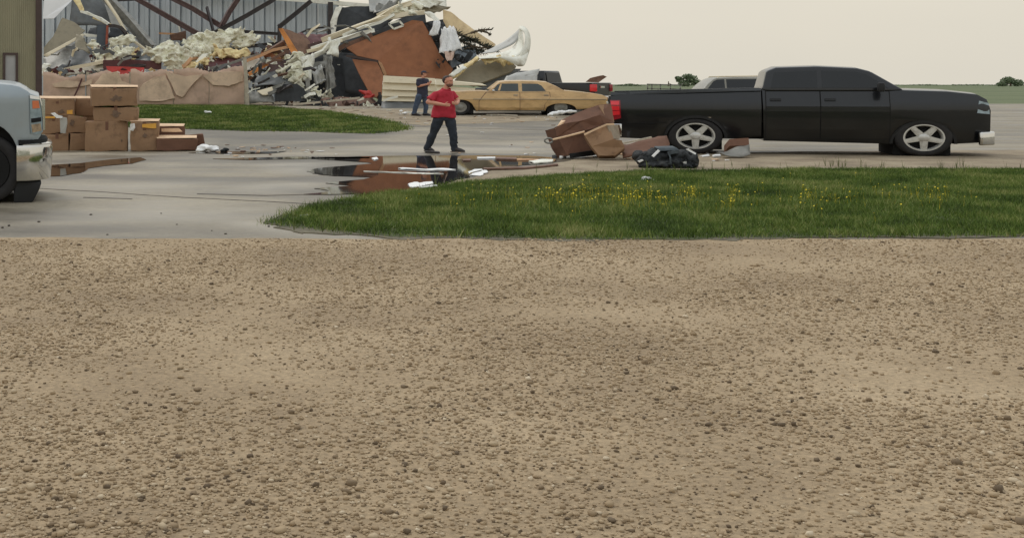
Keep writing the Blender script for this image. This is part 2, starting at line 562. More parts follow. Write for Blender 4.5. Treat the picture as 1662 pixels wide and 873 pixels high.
M['asphalt'] = ground_mat('worn_wet_asphalt', [(132, 123, 105), (146, 136, 117), (159, 149, 129)], (.55, 9), .66, rvar=.3, bump=.4, bscale=55, stretch=(.45, 1.0, 1), fine=.17, wet=(.9, .46, .62, .66))
M['gravel'] = ground_mat('gravel_bed', [(146, 126, 99), (163, 142, 112), (178, 157, 126)], (.5, 30), .95, bump=.9, bscale=45, fine=.3)
M['dirt'] = ground_mat('sandy_dirt', [(126, 112, 92), (146, 131, 108), (160, 146, 122)], (1.1, 14), .9, bump=.5, bscale=40, fine=.2)
M['soil'] = ground_mat('grassy_soil', [(58, 64, 36), (70, 76, 42), (84, 88, 52)], (1.6, 16), .95, bump=.6, bscale=30, fine=.3)
M['field'] = ground_mat('far_field', [(84, 96, 62), (96, 106, 70), (108, 114, 80)], (.05, 1.5), .95, bump=.2, bscale=5, fine=.2)
M['mud'] = ground_mat('trodden_mud', [(80, 76, 58), (98, 92, 74), (118, 110, 90)], (1.4, 14), .9, bump=.5, bscale=40, fine=.25)
M['crack'] = mk('crack_filler', (84, 78, 70), .8, 0, .3, 6)
M['blade'] = tint_mat('grass_blade', [(56, 74, 27), (86, 110, 42), (112, 132, 56), (164, 162, 104)], .7, 1.1, .35)
M['stone'] = tint_mat('gravel_stone', [(106, 91, 73), (156, 135, 107), (174, 153, 123), (186, 168, 140), (212, 196, 170)], .9)
M['petal'] = mk('yellow_petal', (206, 182, 40), .7, 0, .15, 3, k=.75)

def terrain():
    xs = [-900, -300, -90, -40, -20, -8, 0, 8, 20, 40, 90, 300, 900]
    ys = [-40, -10, 10, 28] + [30 + i * 1.0 for i in range(0, 33)] + [80, 120, 200, 400, 800, 1600, 3200]
    vs = [(x, y, gz(y) - .03) for y in ys for x in xs]
    n = len(xs)
    fs = [(j * n + i, j * n + i + 1, (j + 1) * n + i + 1, (j + 1) * n + i) for j in range(len(ys) - 1) for i in range(n - 1)]
    m = MB()
    m.add(vs, fs)
    o = m.build('ground', M['field'], smooth=True)
    o['kind'] = 'structure'
terrain()

def gp(*pts): return [G(*p) for p in pts]

drive = [(-45, 12.55), (-6, 12.7), (0, 12.6), (9, 12.5), (40, 12.3), (45, 40), (45, 63), (-45, 63)]
DRIVE = drive
gravel = [(-45, -3.5), (45, -3.5), (45, 12.45)] + [(8, 12.62), (4, 12.75), (0, 12.72), (-4, 12.85), (-12, 12.8)] + [(-45, 12.75)]
sheet_poly('gravel_road', gravel, .006, M['gravel'], jag=.10, seed=3)
dirt = gp((700, 306), (756, 290), (800, 277), (900, 266), (960, 254), (1060, 252), (1300, 246), (1662, 244), (1700, 300), (1300, 286), (1000, 288), (850, 296))
sheet_poly('dirt_verge', dirt, .004, M['dirt'], jag=.12, seed=5)
dirt2 = gp((560, 192), (620, 187), (670, 188.5), (740, 189.5), (900, 190), (905, 196), (800, 200), (690, 204), (640, 199))
sheet_poly('muddy_strip', dirt2, .004, M['dirt'], jag=.25, seed=8)
dirt3 = gp((420, 178), (520, 176), (720, 180), (720, 187), (620, 189), (500, 181))
sheet_poly('swept_dirt', dirt3, .006, M['dirt'], jag=.2, seed=11)

puddle = gp((906, 257), (899, 265), (850, 269), (784, 276), (756, 289), (719, 300), (680, 316), (600, 326), (580, 319), (568, 316.2), (530, 316.8), (494, 316), (520, 313.5), (540, 311),
            (530, 308.5), (515, 306.5), (545, 304.5), (572, 303), (552, 301), (527, 298.3), (545, 296), (566, 294.6), (590, 291), (611, 288.6), (578, 287.2), (540, 286),
            (521, 284), (505, 281), (498, 278.6), (506, 276), (517, 274), (540, 272), (562, 270), (590, 267.8), (607, 266), (594, 264), (570, 262.6), (541, 260.5), (500, 257.6),
            (540, 256), (611, 254), (700, 253.4), (800, 253), (860, 253.6))
sheet_poly('puddle', puddle, .010, M['puddle'], jag=.10, seed=2)
sheet_poly('puddle', gp((10, 288), (10, 274), (76, 269), (130, 265.6), (177, 260), (230, 256), (236, 260), (214, 266), (170, 270), (146, 274), (133, 281), (99, 286.5)), .010, M['puddle'], jag=.05, seed=4)
sheet_poly('puddle', gp((345, 258.5), (400, 256.8), (480, 255.2), (600, 255.6), (598, 258), (500, 258.6), (400, 260.2)), .010, M['puddle'], jag=.06, seed=6)
sheet_poly('puddle', gp((310, 249), (356, 246.4), (420, 247), (468, 246), (440, 250), (380, 251)), .010, M['puddle'], jag=.12, seed=9)
def strip_line(name, pts, wd, off, mat, seed):
    g = []
    for a, b in zip(pts, pts[1:]):
        a, b = G(*a), G(*b)
        n = max(2, int((b - a).length / .3))
        g += [a.lerp(b, i / n) for i in range(n)]
    g.append(G(*pts[-1]))
    up, dn = [], []
    for i, p in enumerate(g):
        q = noise.noise(p * 2 + Vector((seed, 0, 0)))
        j = noise.noise(p * 1.1 + Vector((0, seed, 0))) * .06
        ww = wd * (1 + .6 * q)
        up.append((p.x, p.y + ww / 2 + j)); dn.append((p.x, p.y - ww / 2 + j))
    sheet_poly(name, up + dn[::-1], off, mat)
strip_line('crack', [(20, 304), (150, 311), (300, 321), (430, 327), (545, 334)], .045, .005, M['crack'], 1)
strip_line('crack', [(135, 321), (215, 323)], .06, .005, M['crack'], 2)
strip_line('crack', [(320, 315), (430, 318), (500, 316)], .07, .005, M['crack'], 3)
strip_line('crack', [(545, 203), (700, 207), (900, 212)], .06, .005, M['crack'], 4)

# the driveway itself: one sheet, with its wet and dried patches stored point by point
def sdist(x, y, poly):
    """distance to an outline, positive inside"""
    d = np.full(x.shape, 1e9)
    n = len(poly)
    for i in range(n):
        ax, ay = poly[i][0], poly[i][1]; bx, by = poly[(i + 1) % n][0], poly[(i + 1) % n][1]
        vx, vy = bx - ax, by - ay
        t = np.clip(((x - ax) * vx + (y - ay) * vy) / (vx * vx + vy * vy + 1e-9), 0, 1)
        d = np.minimum(d, np.hypot(x - ax - t * vx, y - ay - t * vy))
    return np.where(in_poly(x, y, poly), d, -d)
def in_poly(x, y, poly):
    r = np.zeros(x.shape, bool)
    n = len(poly)
    for i in range(n):
        x1, y1, x2, y2 = poly[i][0], poly[i][1], poly[(i + 1) % n][0], poly[(i + 1) % n][1]
        c = (y1 > y) != (y2 > y)
        if abs(y2 - y1) > 1e-9: r ^= c & (x < (x2 - x1) * (y - y1) / (y2 - y1) + x1)
    return r
WET = [(1, .9, [(250, 210), (400, 211), (560, 217), (660, 213), (620, 222), (520, 226), (470, 231), (380, 236), (320, 240), (326, 226), (330, 219)]),
       (.9, .9, [(330, 242), (420, 238), (540, 233), (600, 230), (560, 236), (470, 241), (420, 247), (345, 250)]),
       (1, .7, [(500, 258), (560, 253), (760, 251), (905, 251), (918, 256), (925, 268), (800, 284), (700, 308), (590, 324), (500, 318), (520, 300), (500, 282)]),
       (1, .6, [(0, 292), (0, 272), (90, 266), (180, 257), (246, 254), (255, 262), (170, 276), (110, 290)]),
       (.6, .5, [(-60, 366), (160, 362), (330, 366), (440, 372), (600, 384), (300, 388), (-60, 388)]),
       (.8, 1., [(640, 199), (760, 195), (900, 196), (905, 203), (800, 207), (720, 207), (660, 205)]),
       (.7, 1.2, [(740, 212), (900, 210), (905, 222), (800, 226), (740, 222)]),
       (.7, .5, [(60, 262), (330, 247), (340, 254), (250, 262), (120, 274), (60, 276)])]
SILT = [(.9, .6, [(500, 283), (470, 276), (440, 268), (480, 264), (545, 264), (530, 272), (505, 277)]),
        (.8, .7, [(400, 301), (470, 296), (525, 291), (530, 297), (505, 303), (510, 309), (440, 312), (380, 308)]),
        (.8, .35, [(370, 361), (440, 362), (520, 371), (600, 380), (650, 386), (560, 387), (470, 378), (380, 364)]),
        (.5, .9, [(100, 350), (250, 336), (400, 340), (430, 352), (300, 360), (140, 358)]),
        (.5, 1., [(140, 306), (260, 292), (360, 295), (330, 306), (200, 312)]),
        (.45, 1., [(540, 243), (680, 236), (760, 236), (880, 232), (890, 244), (760, 249), (640, 250)])]
def driveway():
    xs = np.concatenate([[-45, -30, -20], np.arange(-14, 14.01, .2), [18, 24, 32, 45]])
    ys = np.concatenate([np.arange(12.3, 40, .16), np.arange(40, 63.1, .5)])
    X, Y = np.meshgrid(xs, ys)
    Z = GZ(Y)
    x, y = X.ravel(), Y.ravel()
    nz = np.array([noise.noise(Vector((a * .5, b * .9, 3))) * .6 + noise.noise(Vector((a * 1.6, b * 2.6, 5))) * .4 for a, b in zip(x, y)])
    n2 = np.array([noise.noise(Vector((a * .22, b * .5, 13))) for a, b in zip(x, y)])
    def layer(L):
        v = np.zeros_like(x)
        for k, fth, pts in L:
            P_ = [(q.x, q.y) for q in gp(*pts)]
            v = np.maximum(v, k * np.clip((sdist(x, y, P_) + nz * fth * 1.1) / fth * .5 + .5, 0, 1))
        return v
    wet = np.clip(layer(WET) + np.clip(n2 * 1.7 + nz * .7 - .06, 0, .75), 0, 1)
    silt = layer(SILT)
    nx, ny = len(xs), len(ys)
    i = np.arange(nx * ny).reshape(ny, nx)
    Q = np.stack([i[:-1, :-1], i[:-1, 1:], i[1:, 1:], i[1:, :-1]], -1).reshape(-1, 4)
    o = raw_mesh('driveway', np.stack([x, y, Z.ravel()], 1), Q, M['asphalt'], None, 4)
    for nm, v in (('wet', wet), ('silt', silt)):
        at = o.data.attributes.new(nm, 'FLOAT', 'POINT'); at.data.foreach_set('value', v.astype(np.float32))
    o['kind'] = 'structure'
def asphalt_layers():
    n = M['asphalt'].node_tree
    b = n.nodes['Principled BSDF']
    base = b.inputs['Base Color'].links[0].from_socket
    rg = b.inputs['Roughness'].links[0].from_socket if b.inputs['Roughness'].links else None
    t = n.nodes.new('ShaderNodeTexCoord')
    q = n.nodes.new('ShaderNodeTexNoise'); q.inputs['Scale'].default_value = 5; q.inputs['Detail'].default_value = 6
    mp_ = n.nodes.new('ShaderNodeMapping'); mp_.inputs['Scale'].default_value = (.5, 1.3, 1)
    n.links.new(t.outputs['Object'], mp_.inputs[0]); n.links.new(mp_.outputs[0], q.inputs['Vector'])
    def mask(nm):
        a = n.nodes.new('ShaderNodeAttribute'); a.attribute_name = nm
        s1 = n.nodes.new('ShaderNodeMath'); s1.operation = 'MULTIPLY_ADD'; s1.inputs[1].default_value = 1.0; s1.inputs[2].default_value = -.5
        n.links.new(q.outputs['Fac'], s1.inputs[0])
        ad = n.nodes.new('ShaderNodeMath'); n.links.new(a.outputs['Fac'], ad.inputs[0])
        m1 = n.nodes.new('ShaderNodeMath'); m1.operation = 'MULTIPLY'; n.links.new(s1.outputs[0], m1.inputs[0]); n.links.new(a.outputs['Fac'], m1.inputs[1])
        n.links.new(m1.outputs[0], ad.inputs[1]); ad.use_clamp = True
        return ad.outputs[0]
    def mix(f, c1, c2, mode='MIX'):
        m = n.nodes.new('ShaderNodeMix'); m.data_type = 'RGBA'; m.blend_type = mode
        n.links.new(f, m.inputs[0]); n.links.new(c1, m.inputs[6]); m.inputs[7].default_value = c2
        return m.outputs[2]
    w_, s_ = mask('wet'), mask('silt')
    c = mix(s_, base, lin((186, 178, 163)) + (1,))
    c = mix(w_, c, (.36, .35, .335, 1), 'MULTIPLY')
    n.links.new(c, b.inputs['Base Color'])
    m = n.nodes.new('ShaderNodeMix')
    n.links.new(w_, m.inputs[0]); n.links.new(rg, m.inputs[2]); m.inputs[3].default_value = .42
    n.links.new(m.outputs[0], b.inputs['Roughness'])

# front grass and the strip by the fence: soil sheets, blades, flowers
front = gp((434, 362.5), (470, 352), (505, 336), (560, 325), (610, 318), (664, 313), (720, 303), (800, 294), (900, 287), (1000, 281), (1100, 278), (1200, 278), (1400, 276), (1720, 276),
           (1740, 383), (1400, 385), (1200, 386), (1120, 388), (1000, 389), (800, 387), (640, 383.5), (560, 378), (500, 371))
back = gp((90, 171.5), (400, 171.5), (450, 175), (480, 178), (530, 181), (560, 186), (600, 191), (640, 200), (664, 210), (610, 217.5), (500, 214), (400, 213), (228, 207), (60, 205))
sheet_poly('muddy_edge', gp((415, 362.5), (470, 350), (505, 333), (600, 317), (700, 304), (800, 292), (1000, 280), (1720, 274), (1740, 386), (1400, 388), (1120, 390.5), (1000, 391), (800, 389.5), (640, 386.5), (560, 381.5), (490, 374)), .0105, M['mud'], jag=.28, seed=25)
sheet_poly('front_lawn', front, .013, M['soil'], jag=.2, seed=21)
sheet_poly('back_lawn', back, .013, M['soil'], jag=.22, seed=22)

rng = np.random.default_rng(5)
def in_poly(x, y, poly):
    r = np.zeros(len(x), bool)
    n = len(poly)
    for i in range(n):
        x1, y1, x2, y2 = poly[i][0], poly[i][1], poly[(i + 1) % n][0], poly[(i + 1) % n][1]
        c = (y1 > y) != (y2 > y)
        if abs(y2 - y1) > 1e-9:
            r ^= c & (x < (x2 - x1) * (y - y1) / (y2 - y1) + x1)
    return r

def raw_mesh(name, V, T, mat, tint, nper=3):
    me = bpy.data.meshes.new(name)
    me.vertices.add(len(V))
    me.vertices.foreach_set('co', V.astype(np.float32).ravel())
    nf = len(T)
    me.loops.add(nf * nper)
    me.loops.foreach_set('vertex_index', T.astype(np.int32).ravel())
    me.polygons.add(nf)
    me.polygons.foreach_set('loop_start', np.arange(0, nf * nper, nper, dtype=np.int32))
    me.update(calc_edges=True)
    if tint is not None:
        at = me.attributes.new('tint', 'FLOAT', 'POINT')
        at.data.foreach_set('value', tint.astype(np.float32))
    me.materials.append(mat)
    o = bpy.data.objects.new(name, me)
    col.objects.link(o)
    return o

GZ = np.vectorize(gz)
def grass(name, poly, n, h0, h1, wd, mat, label, edge=.18):
    xs = [p[0] for p in poly]; ys = [p[1] for p in poly]
    x = rng.uniform(min(xs) - edge, max(xs) + edge, n * 2)
    y = rng.uniform(min(ys) - edge, max(ys) + edge, n * 2)
    x2 = x + rng.normal(0, edge, len(x)); y2 = y + rng.normal(0, edge, len(x))
    k = in_poly(x2, y2, poly)
    x, y = x[k][:n], y[k][:n]
    n = len(x)
    clump = np.array([noise.noise(Vector((a * 1.7, b * 1.7, 1))) for a, b in zip(x, y)]) if n < 400000 else 0
    clump2 = np.array([noise.noise(Vector((a * .55, b * .55, 8))) for a, b in zip(x, y)])
    h = rng.uniform(h0, h1, n) * (1 + .6 * clump + .25 * clump2)
    an = rng.uniform(0, 2 * np.pi, n)
    ln = rng.normal(0, .75, n) * h
    la = rng.uniform(0, 2 * np.pi, n)
    z = GZ(y) + .008
    wv = wd * rng.uniform(.6, 1.4, n)
    a = np.stack([x - np.cos(an) * wv, y - np.sin(an) * wv, z], 1)
    b = np.stack([x + np.cos(an) * wv, y + np.sin(an) * wv, z], 1)
    c = np.stack([x + np.cos(la) * ln, y + np.sin(la) * ln, z + h], 1)
    V = np.stack([a, b, c], 1).reshape(-1, 3)
    T = np.arange(3 * n).reshape(-1, 3)
    ti = np.clip(rng.normal(.45, .24, n) + .34 * clump2 + .26 * clump, 0, 1)
    o = raw_mesh(name, V, T, mat, np.repeat(ti, 3))
    return tag(o, label, 'grass', kind='stuff')
asphalt_layers()
driveway()
fp = [(p.x, p.y) for p in front]
bp_ = [(p.x, p.y) for p in back]
grass('front_grass', fp, 300000, .025, .085, .0045, M['blade'], 'rough green grass with yellow flowers growing between puddle and gravel', .1)
grass('back_grass', bp_, 130000, .04, .08, .012, M['blade'], 'strip of short green grass growing below the torn beige fence')

# taller weeds along the top edge of the front grass
def weeds():
    m = MB()
    random.seed(3)
    spots = [(random.uniform(860, 1660), random.uniform(270, 284)) for _ in range(46)] + [(random.uniform(470, 640), random.uniform(345, 380)) for _ in range(8)] + [(random.uniform(700, 1000), random.uniform(300, 330)) for _ in range(14)]
    for px, py in spots:
        b = G(px, py)
        for _ in range(random.randint(4, 11)):
            h = random.uniform(.06, .24)
            an = random.uniform(0, 6.28); le = random.uniform(.05, .5) * h
            t = b + Vector((math.cos(an) * le, math.sin(an) * le, h))
            q = Vector((math.sin(an), -math.cos(an), 0)) * .003
            mid = b.lerp(t, .6) + Vector((0, 0, .03))
            m.add([b - q, b + q, mid + q, t, mid - q], [(0, 1, 2, 4), (4, 2, 3)])
    o = m.build('weeds', mk('weed_stem', (92, 100, 54), .8, 0, .3, 2, k=.8))
    tag(o, 'thin straggling weeds standing above the edges of the front grass', 'weeds', kind='stuff')
weeds()

def flowers():
    m = MB()
    random.seed(12)
    C = [(905, 330, 30, 10), (950, 322, 40, 10), (1000, 335, 40, 9), (1040, 330, 26, 8), (1120, 322, 18, 9), (1185, 335, 16, 10), (1190, 318, 9, 6), (800, 325, 50, 9), (1060, 340, 60, 12), (720, 330, 50, 9), (1330, 330, 60, 14), (1500, 326, 70, 14), (930, 345, 50, 8), (1010, 318, 30, 6), (890, 322, 10, 4), (1125, 318, 8, 4)]
    C += [(960, 326, 140, 22), (1100, 330, 110, 26), (800, 335, 130, 20), (1400, 330, 200, 26)]
    N = [34, 36, 42, 30, 30, 28, 16, 12, 12, 6, 40, 40, 10, 20, 12, 10, 70, 50, 26, 70]
    for (cx, cy, sx, sy), n in zip(C, N):
        for _ in range(n):
            b = G(random.gauss(cx, sx * .55), random.gauss(cy, sy * .5))
            h = random.uniform(.09, .17)
            t = b + Vector((random.uniform(-.03, .03), random.uniform(-.03, .03), h))
            r = random.uniform(.006, .014)
            tl = Matrix.Rotation(random.uniform(0, 6), 3, 'Z') @ Matrix.Rotation(random.uniform(.2, 1.0), 3, 'X')
            ring = [t + tl @ Vector((math.cos(k * 1.2566) * r, math.sin(k * 1.2566) * r, .004)) for k in range(5)]
            m.add([t] + ring, [(0, 1 + k, 1 + (k + 1) % 5) for k in range(5)])
            m.add([b + Vector((-.002, 0, 0)), b + Vector((.002, 0, 0)), t], [(0, 1, 2)])
    o = m.build('wildflowers', M['petal'])
    tag(o, 'small yellow wildflowers in patches across the front grass', 'flowers', kind='stuff')
flowers()

# gravel stones
def stones():
    t = (1 + 5 ** .5) / 2
    ico = np.array([(-1, t, 0), (1, t, 0), (-1, -t, 0), (1, -t, 0), (0, -1, t), (0, 1, t), (0, -1, -t), (0, 1, -t), (t, 0, -1), (t, 0, 1), (-t, 0, -1), (-t, 0, 1)], float)
    ico /= np.linalg.norm(ico[0])
    fc = np.array([(0, 11, 5), (0, 5, 1), (0, 1, 7), (0, 7, 10), (0, 10, 11), (1, 5, 9), (5, 11, 4), (11, 10, 2), (10, 7, 6), (7, 1, 8), (3, 9, 4), (3, 4, 2), (3, 2, 6), (3, 6, 8), (3, 8, 9), (4, 9, 5), (2, 4, 11), (6, 2, 10), (8, 6, 7), (9, 8, 1)])
    n = 105000
    u = rng.uniform(0, 1, n)
    y = 4.1 + (12.85 - 4.1) * u
    x = rng.uniform(-.33, .56, n) * y
    edge = np.array([noise.noise(Vector((a * 1.5, 3, 1))) for a in x]) * .16
    fines = np.array([noise.noise(Vector((a * .7, b * .5, 2))) for a, b in zip(x, y)])
    track = np.exp(-((y - 6.6) / .32) ** 2) + np.exp(-((y - 8.5) / .32) ** 2)
    keep = (y < 12.66 + edge) & (rng.uniform(0, 1, n) < np.clip(.74 - .9 * fines - .35 * track, .12, 1))
    x, y = x[keep], y[keep]
    n = len(x)
    s = np.clip(rng.lognormal(-5.08, .45, n), .003, .024)
    q = ico[None] * rng.uniform(.55, 1.25, (n, 12, 1)) * s[:, None, None]
    q[:, :, 2] *= rng.uniform(.45, .8, (n, 1))
    an = rng.uniform(0, 6.28, n)
    c, sn = np.cos(an)[:, None], np.sin(an)[:, None]
    qx = q[:, :, 0] * c - q[:, :, 1] * sn
    qy = q[:, :, 0] * sn + q[:, :, 1] * c
    V = np.stack([qx + x[:, None], qy + y[:, None], q[:, :, 2] + .006 + s[:, None] * .3], 2).reshape(-1, 3)
    T = (fc[None] + (np.arange(n) * 12)[:, None, None]).reshape(-1, 3)
    ti = np.clip(rng.normal(.45, .2, n), 0, 1)
    dark = rng.uniform(0, 1, n) < .04
    ti[dark] = 0
    o = raw_mesh('gravel', V, T, M['stone'], np.repeat(ti, 12))
    tag(o, 'loose tan gravel stones covering the road shoulder in front', 'gravel', kind='stuff')
stones()

def leftover_stones():
    m = MB()
    random.seed(9)
    for _ in range(11):
        px, py = random.uniform(0, 620), random.triangular(330, 388, 386)
        g = G(px, py)
        s = random.uniform(.008, .02)
        m.ell(g + Vector((0, 0, s * .4)), (s * random.uniform(.8, 1.5), s, s * .7), nu=6, nv=4)
    tag(m.build('loose_stones', M['crack']), 'scattered dark stones lying on the asphalt beside the gravel', 'stones', kind='stuff')
leftover_stones()

def hedge():
    random.seed(31)
    m = MB()
    for _ in range(5200):
        x = random.uniform(-34, 40)
        top = 3.2 + 1.3 * noise.noise(Vector((x * .25, 2, 0))) + .7 * noise.noise(Vector((x * .9, 5, 0)))
        p = Vector((x, -15 + random.gauss(0, .8), top * random.random() ** .8))
        a = Vector((random.gauss(0, 1), random.gauss(0, 1), random.gauss(0, 1))).normalized()
        b = a.orthogonal().normalized(); c = a.cross(b); s_ = random.uniform(.12, .34)
        m.add([p + b * s_, p + c * s_ * .6, p - b * s_, p - c * s_ * .6], [(0, 1, 2, 3)])
    o = m.build('hedge', mk('hedge_leaves', (92, 112, 62), .8, 0, .35, .8, k=.9))
    tag(o, 'green roadside hedge across the gravel road, seen mirrored in the chrome bumper', 'hedge', kind='stuff')
hedge()
# ================================================================== piece builders for buildings and wreckage
def place(o):
    return o

def frame(px0, Y0, a, z0=None):
    X0 = (px0 - CX) * Y0 / F
    if z0 is None: z0 = gz(Y0)
    ca, sa = math.cos(a), math.sin(a)
    def L(px, py):
        u = ((px - CX) * Y0 - X0 * F) / (F * ca - (px - CX) * sa)
        Y = Y0 + u * sa
        return (u, EYE - (py - HY) * Y / F - z0)
    return Vector((X0, Y0, z0)), L

def ragged(pts, amp, seg=.25, seed=0):
    out = []
    for i, a in enumerate(pts):
        b = pts[(i + 1) % len(pts)]
        n = max(1, int((b - a).length / seg))
        for k in range(n):
            p = a.lerp(b, k / n)
            if k or amp > .08:
                s = Vector((seed * 3.1, 0, 0))
                p = p + Vector((noise.noise(p * 3 + s), 0, noise.noise(p * 3 + s + Vector((5, 5, 5))))) * amp
            out.append(p)
    return out

def plate(name, pts, thick, mat, label, cat, jag=0, seg=.25, parent=None, group=None, seed=0):
    p = [P(*q) for q in pts]
    if jag: p = ragged(p, jag, seg, seed)
    nrm = Vector((0, 0, 0))
    for i in range(len(p)): nrm += p[i].cross(p[(i + 1) % len(p)])
    nrm.normalize()
    if nrm.y < 0: nrm = -nrm
    m = MB()
    m.prism(p, nrm * thick)
    o = m.build(name, mat, parent, origin='base' if parent is None else None)
    return tag(o, label, cat, group) if label else o

def crumple(name, cs, nu, nv, amp, freq, mat, label, cat, thick=.02, rag=.0, seed=0, bow=0.0, parent=None, group=None, fold=0.0, sag=0.0):
    """a bent sheet between four corners: top left, top right, bottom right, bottom left"""
    a, b, c, d = [P(*q) for q in cs]
    n0 = (b - a).cross(d - a).normalized()
    if n0.y > 0: n0 = -n0
    s = Vector((seed * 7.3, seed * 1.7, 0))
    V = []
    for i in range(nv + 1):
        for j in range(nu + 1):
            u, v = j / nu, i / nv
            p = a.lerp(b, u).lerp(d.lerp(c, u), v)
            k = noise.noise(p * freq + s) + .5 * noise.noise(p * freq * 2.3 + s)
            k2 = math.sin((u * 5.0 + v * 1.2 + seed) * math.pi) * fold
            off = n0 * (amp * k + bow * (1 - (2 * u - 1) ** 2) + k2)
            if rag and (i in (0, nv) or j in (0, nu)):
                q = Vector((noise.noise(p * 4 + s), noise.noise(p * 4 + s + Vector((3, 9, 1))), noise.noise(p * 4 + s + Vector((8, 2, 5)))))
                off += q * rag
            off.z -= sag * (1 - (2 * u - 1) ** 2)
            V.append(p + off)
    m = MB()
    w_ = nu + 1
    fs = [(i * w_ + j, i * w_ + j + 1, (i + 1) * w_ + j + 1, (i + 1) * w_ + j) for i in range(nv) for j in range(nu)]
    m.add(V, fs)
    o = m.build(name, mat, parent, smooth=True, angle=50, origin='base' if parent is None else None)
    so_ = o.modifiers.new('t', 'SOLIDIFY')
    so_.thickness = thick
    so_.offset = 0
    bake(o)
    return tag(o, label, cat, group) if label else o

def fluff(name, blobs, mat, label, cat='insulation', vox=.042, disp=((.16, 2.2), (.07, 7.0)), group=None, flat=1.0):
    """torn batts: many ragged flakes grown together"""
    m = MB()
    random.seed(int(blobs[0][0] * 13 + blobs[0][1] * 7))
    for b in blobs:
        px, py, Y, rx, ry = b[:5]
        an = b[5] if len(b) > 5 else 0
        k = Y / F
        c = P(px, py, Y)
        m.ell(c, (rx * k * .78, max(.1, (rx + ry) * .3 * k) * flat, ry * k * .62), Matrix.Rotation(R(-an), 3, 'Y'), 12, 8)
        n = int(6 + rx * .6)
        for _ in range(n):
            g = random.uniform(0, 6.283); q = random.random() ** .5
            p = c + Matrix.Rotation(R(-an), 3, 'Y') @ Vector((rx * k * q * math.cos(g), random.uniform(-1, .3) * (rx + ry) * .3 * k, ry * k * q * math.sin(g)))
            ln = random.uniform(.35, .95) * min(1.3, max(.35, rx * k)); wd = ln * random.uniform(.25, .6)
            rot = Matrix.Rotation(R(-an) + random.gauss(0, .45), 3, 'Y') @ Matrix.Rotation(random.gauss(0, .8), 3, 'X') @ Matrix.Rotation(random.gauss(0, .6), 3, 'Z')
            pts = [p + rot @ Vector((math.cos(t_) * ln * random.uniform(.5, 1.2), math.sin(t_) * .035, math.sin(t_) * wd * random.uniform(.45, 1.2))) for t_ in [i * .698 for i in range(9)]]
            m.prism(pts, rot @ Vector((0, random.uniform(.06, .11), 0)))
    o = m.build(name, mat, origin='base')
    remesh(o, vox, 1)
    me = o.data
    fr = []
    for v in me.vertices:
        q = v.co + o.location
        d = 0
        for a, f in disp:
            s = Vector((q.x * f * .7, q.y * f, q.z * f * 1.5))
            d += a * (.42 - abs(noise.noise(s)) * 1.9) * .55
        fr.append(v.normal * d + Vector((noise.noise(q * 2.2), 0, noise.noise(q * 2.2 + Vector((7, 3, 1))))) * .12)
    for v, d in zip(me.vertices, fr): v.co += d
    # pieces that came apart become parts of their own
    bm = bmesh.new(); bm.from_mesh(me); bm.verts.ensure_lookup_table()
    seen, isl = set(), []
    for v in bm.verts:
        if v.index in seen: continue
        st, cur = [v], []
        seen.add(v.index)
        while st:
            x = st.pop(); cur.append(x.index)
            for e in x.link_edges:
                y = e.other_vert(x)
                if y.index not in seen: seen.add(y.index); st.append(y)
        isl.append(cur)
    isl.sort(key=len, reverse=True)
    bm.free()
    if len(isl) > 1:
        for cur in isl[1:]:
            ks = set(cur)
            if len(cur) < 60: continue
            b2 = bmesh.new(); b2.from_mesh(me)
            bmesh.ops.delete(b2, geom=[v for v in b2.verts if v.index not in ks], context='VERTS')
            m2 = bpy.data.meshes.new('torn_piece'); b2.to_mesh(m2); b2.free(); m2.materials.append(mat)
            o2 = bpy.data.objects.new('torn_piece', m2); col.objects.link(o2); o2.parent = o
        ks = set(isl[0])
        b2 = bmesh.new(); b2.from_mesh(me)
        bmesh.ops.delete(b2, geom=[v for v in b2.verts if v.index not in ks], context='VERTS')
        b2.to_mesh(me); b2.free()
    return tag(o, label, cat, group)

def rect(w, h): return [(-w / 2, -h / 2), (w / 2, -h / 2), (w / 2, h / 2), (-w / 2, h / 2)]
def isec(w, h, t=.03): return [(-w / 2, -h / 2), (w / 2, -h / 2), (w / 2, -h / 2 + t), (t / 2, -h / 2 + t), (t / 2, h / 2 - t), (w / 2, h / 2 - t), (w / 2, h / 2), (-w / 2, h / 2), (-w / 2, h / 2 - t), (-t / 2, h / 2 - t), (-t / 2, -h / 2 + t), (-w / 2, -h / 2 + t)]

def stick(name, path, w_, h_, mat, label=None, cat=None, parent=None, group=None, sec=rect, twist=None, scale=None):
    m = MB()
    m.sweep([P(*q) for q in path], sec(w_, h_), Vector((0, 0, 1)), twist=twist, scale=scale)
    o = m.build(name, mat, parent, origin='base' if parent is None else None)
    return tag(o, label, cat, group) if label else o

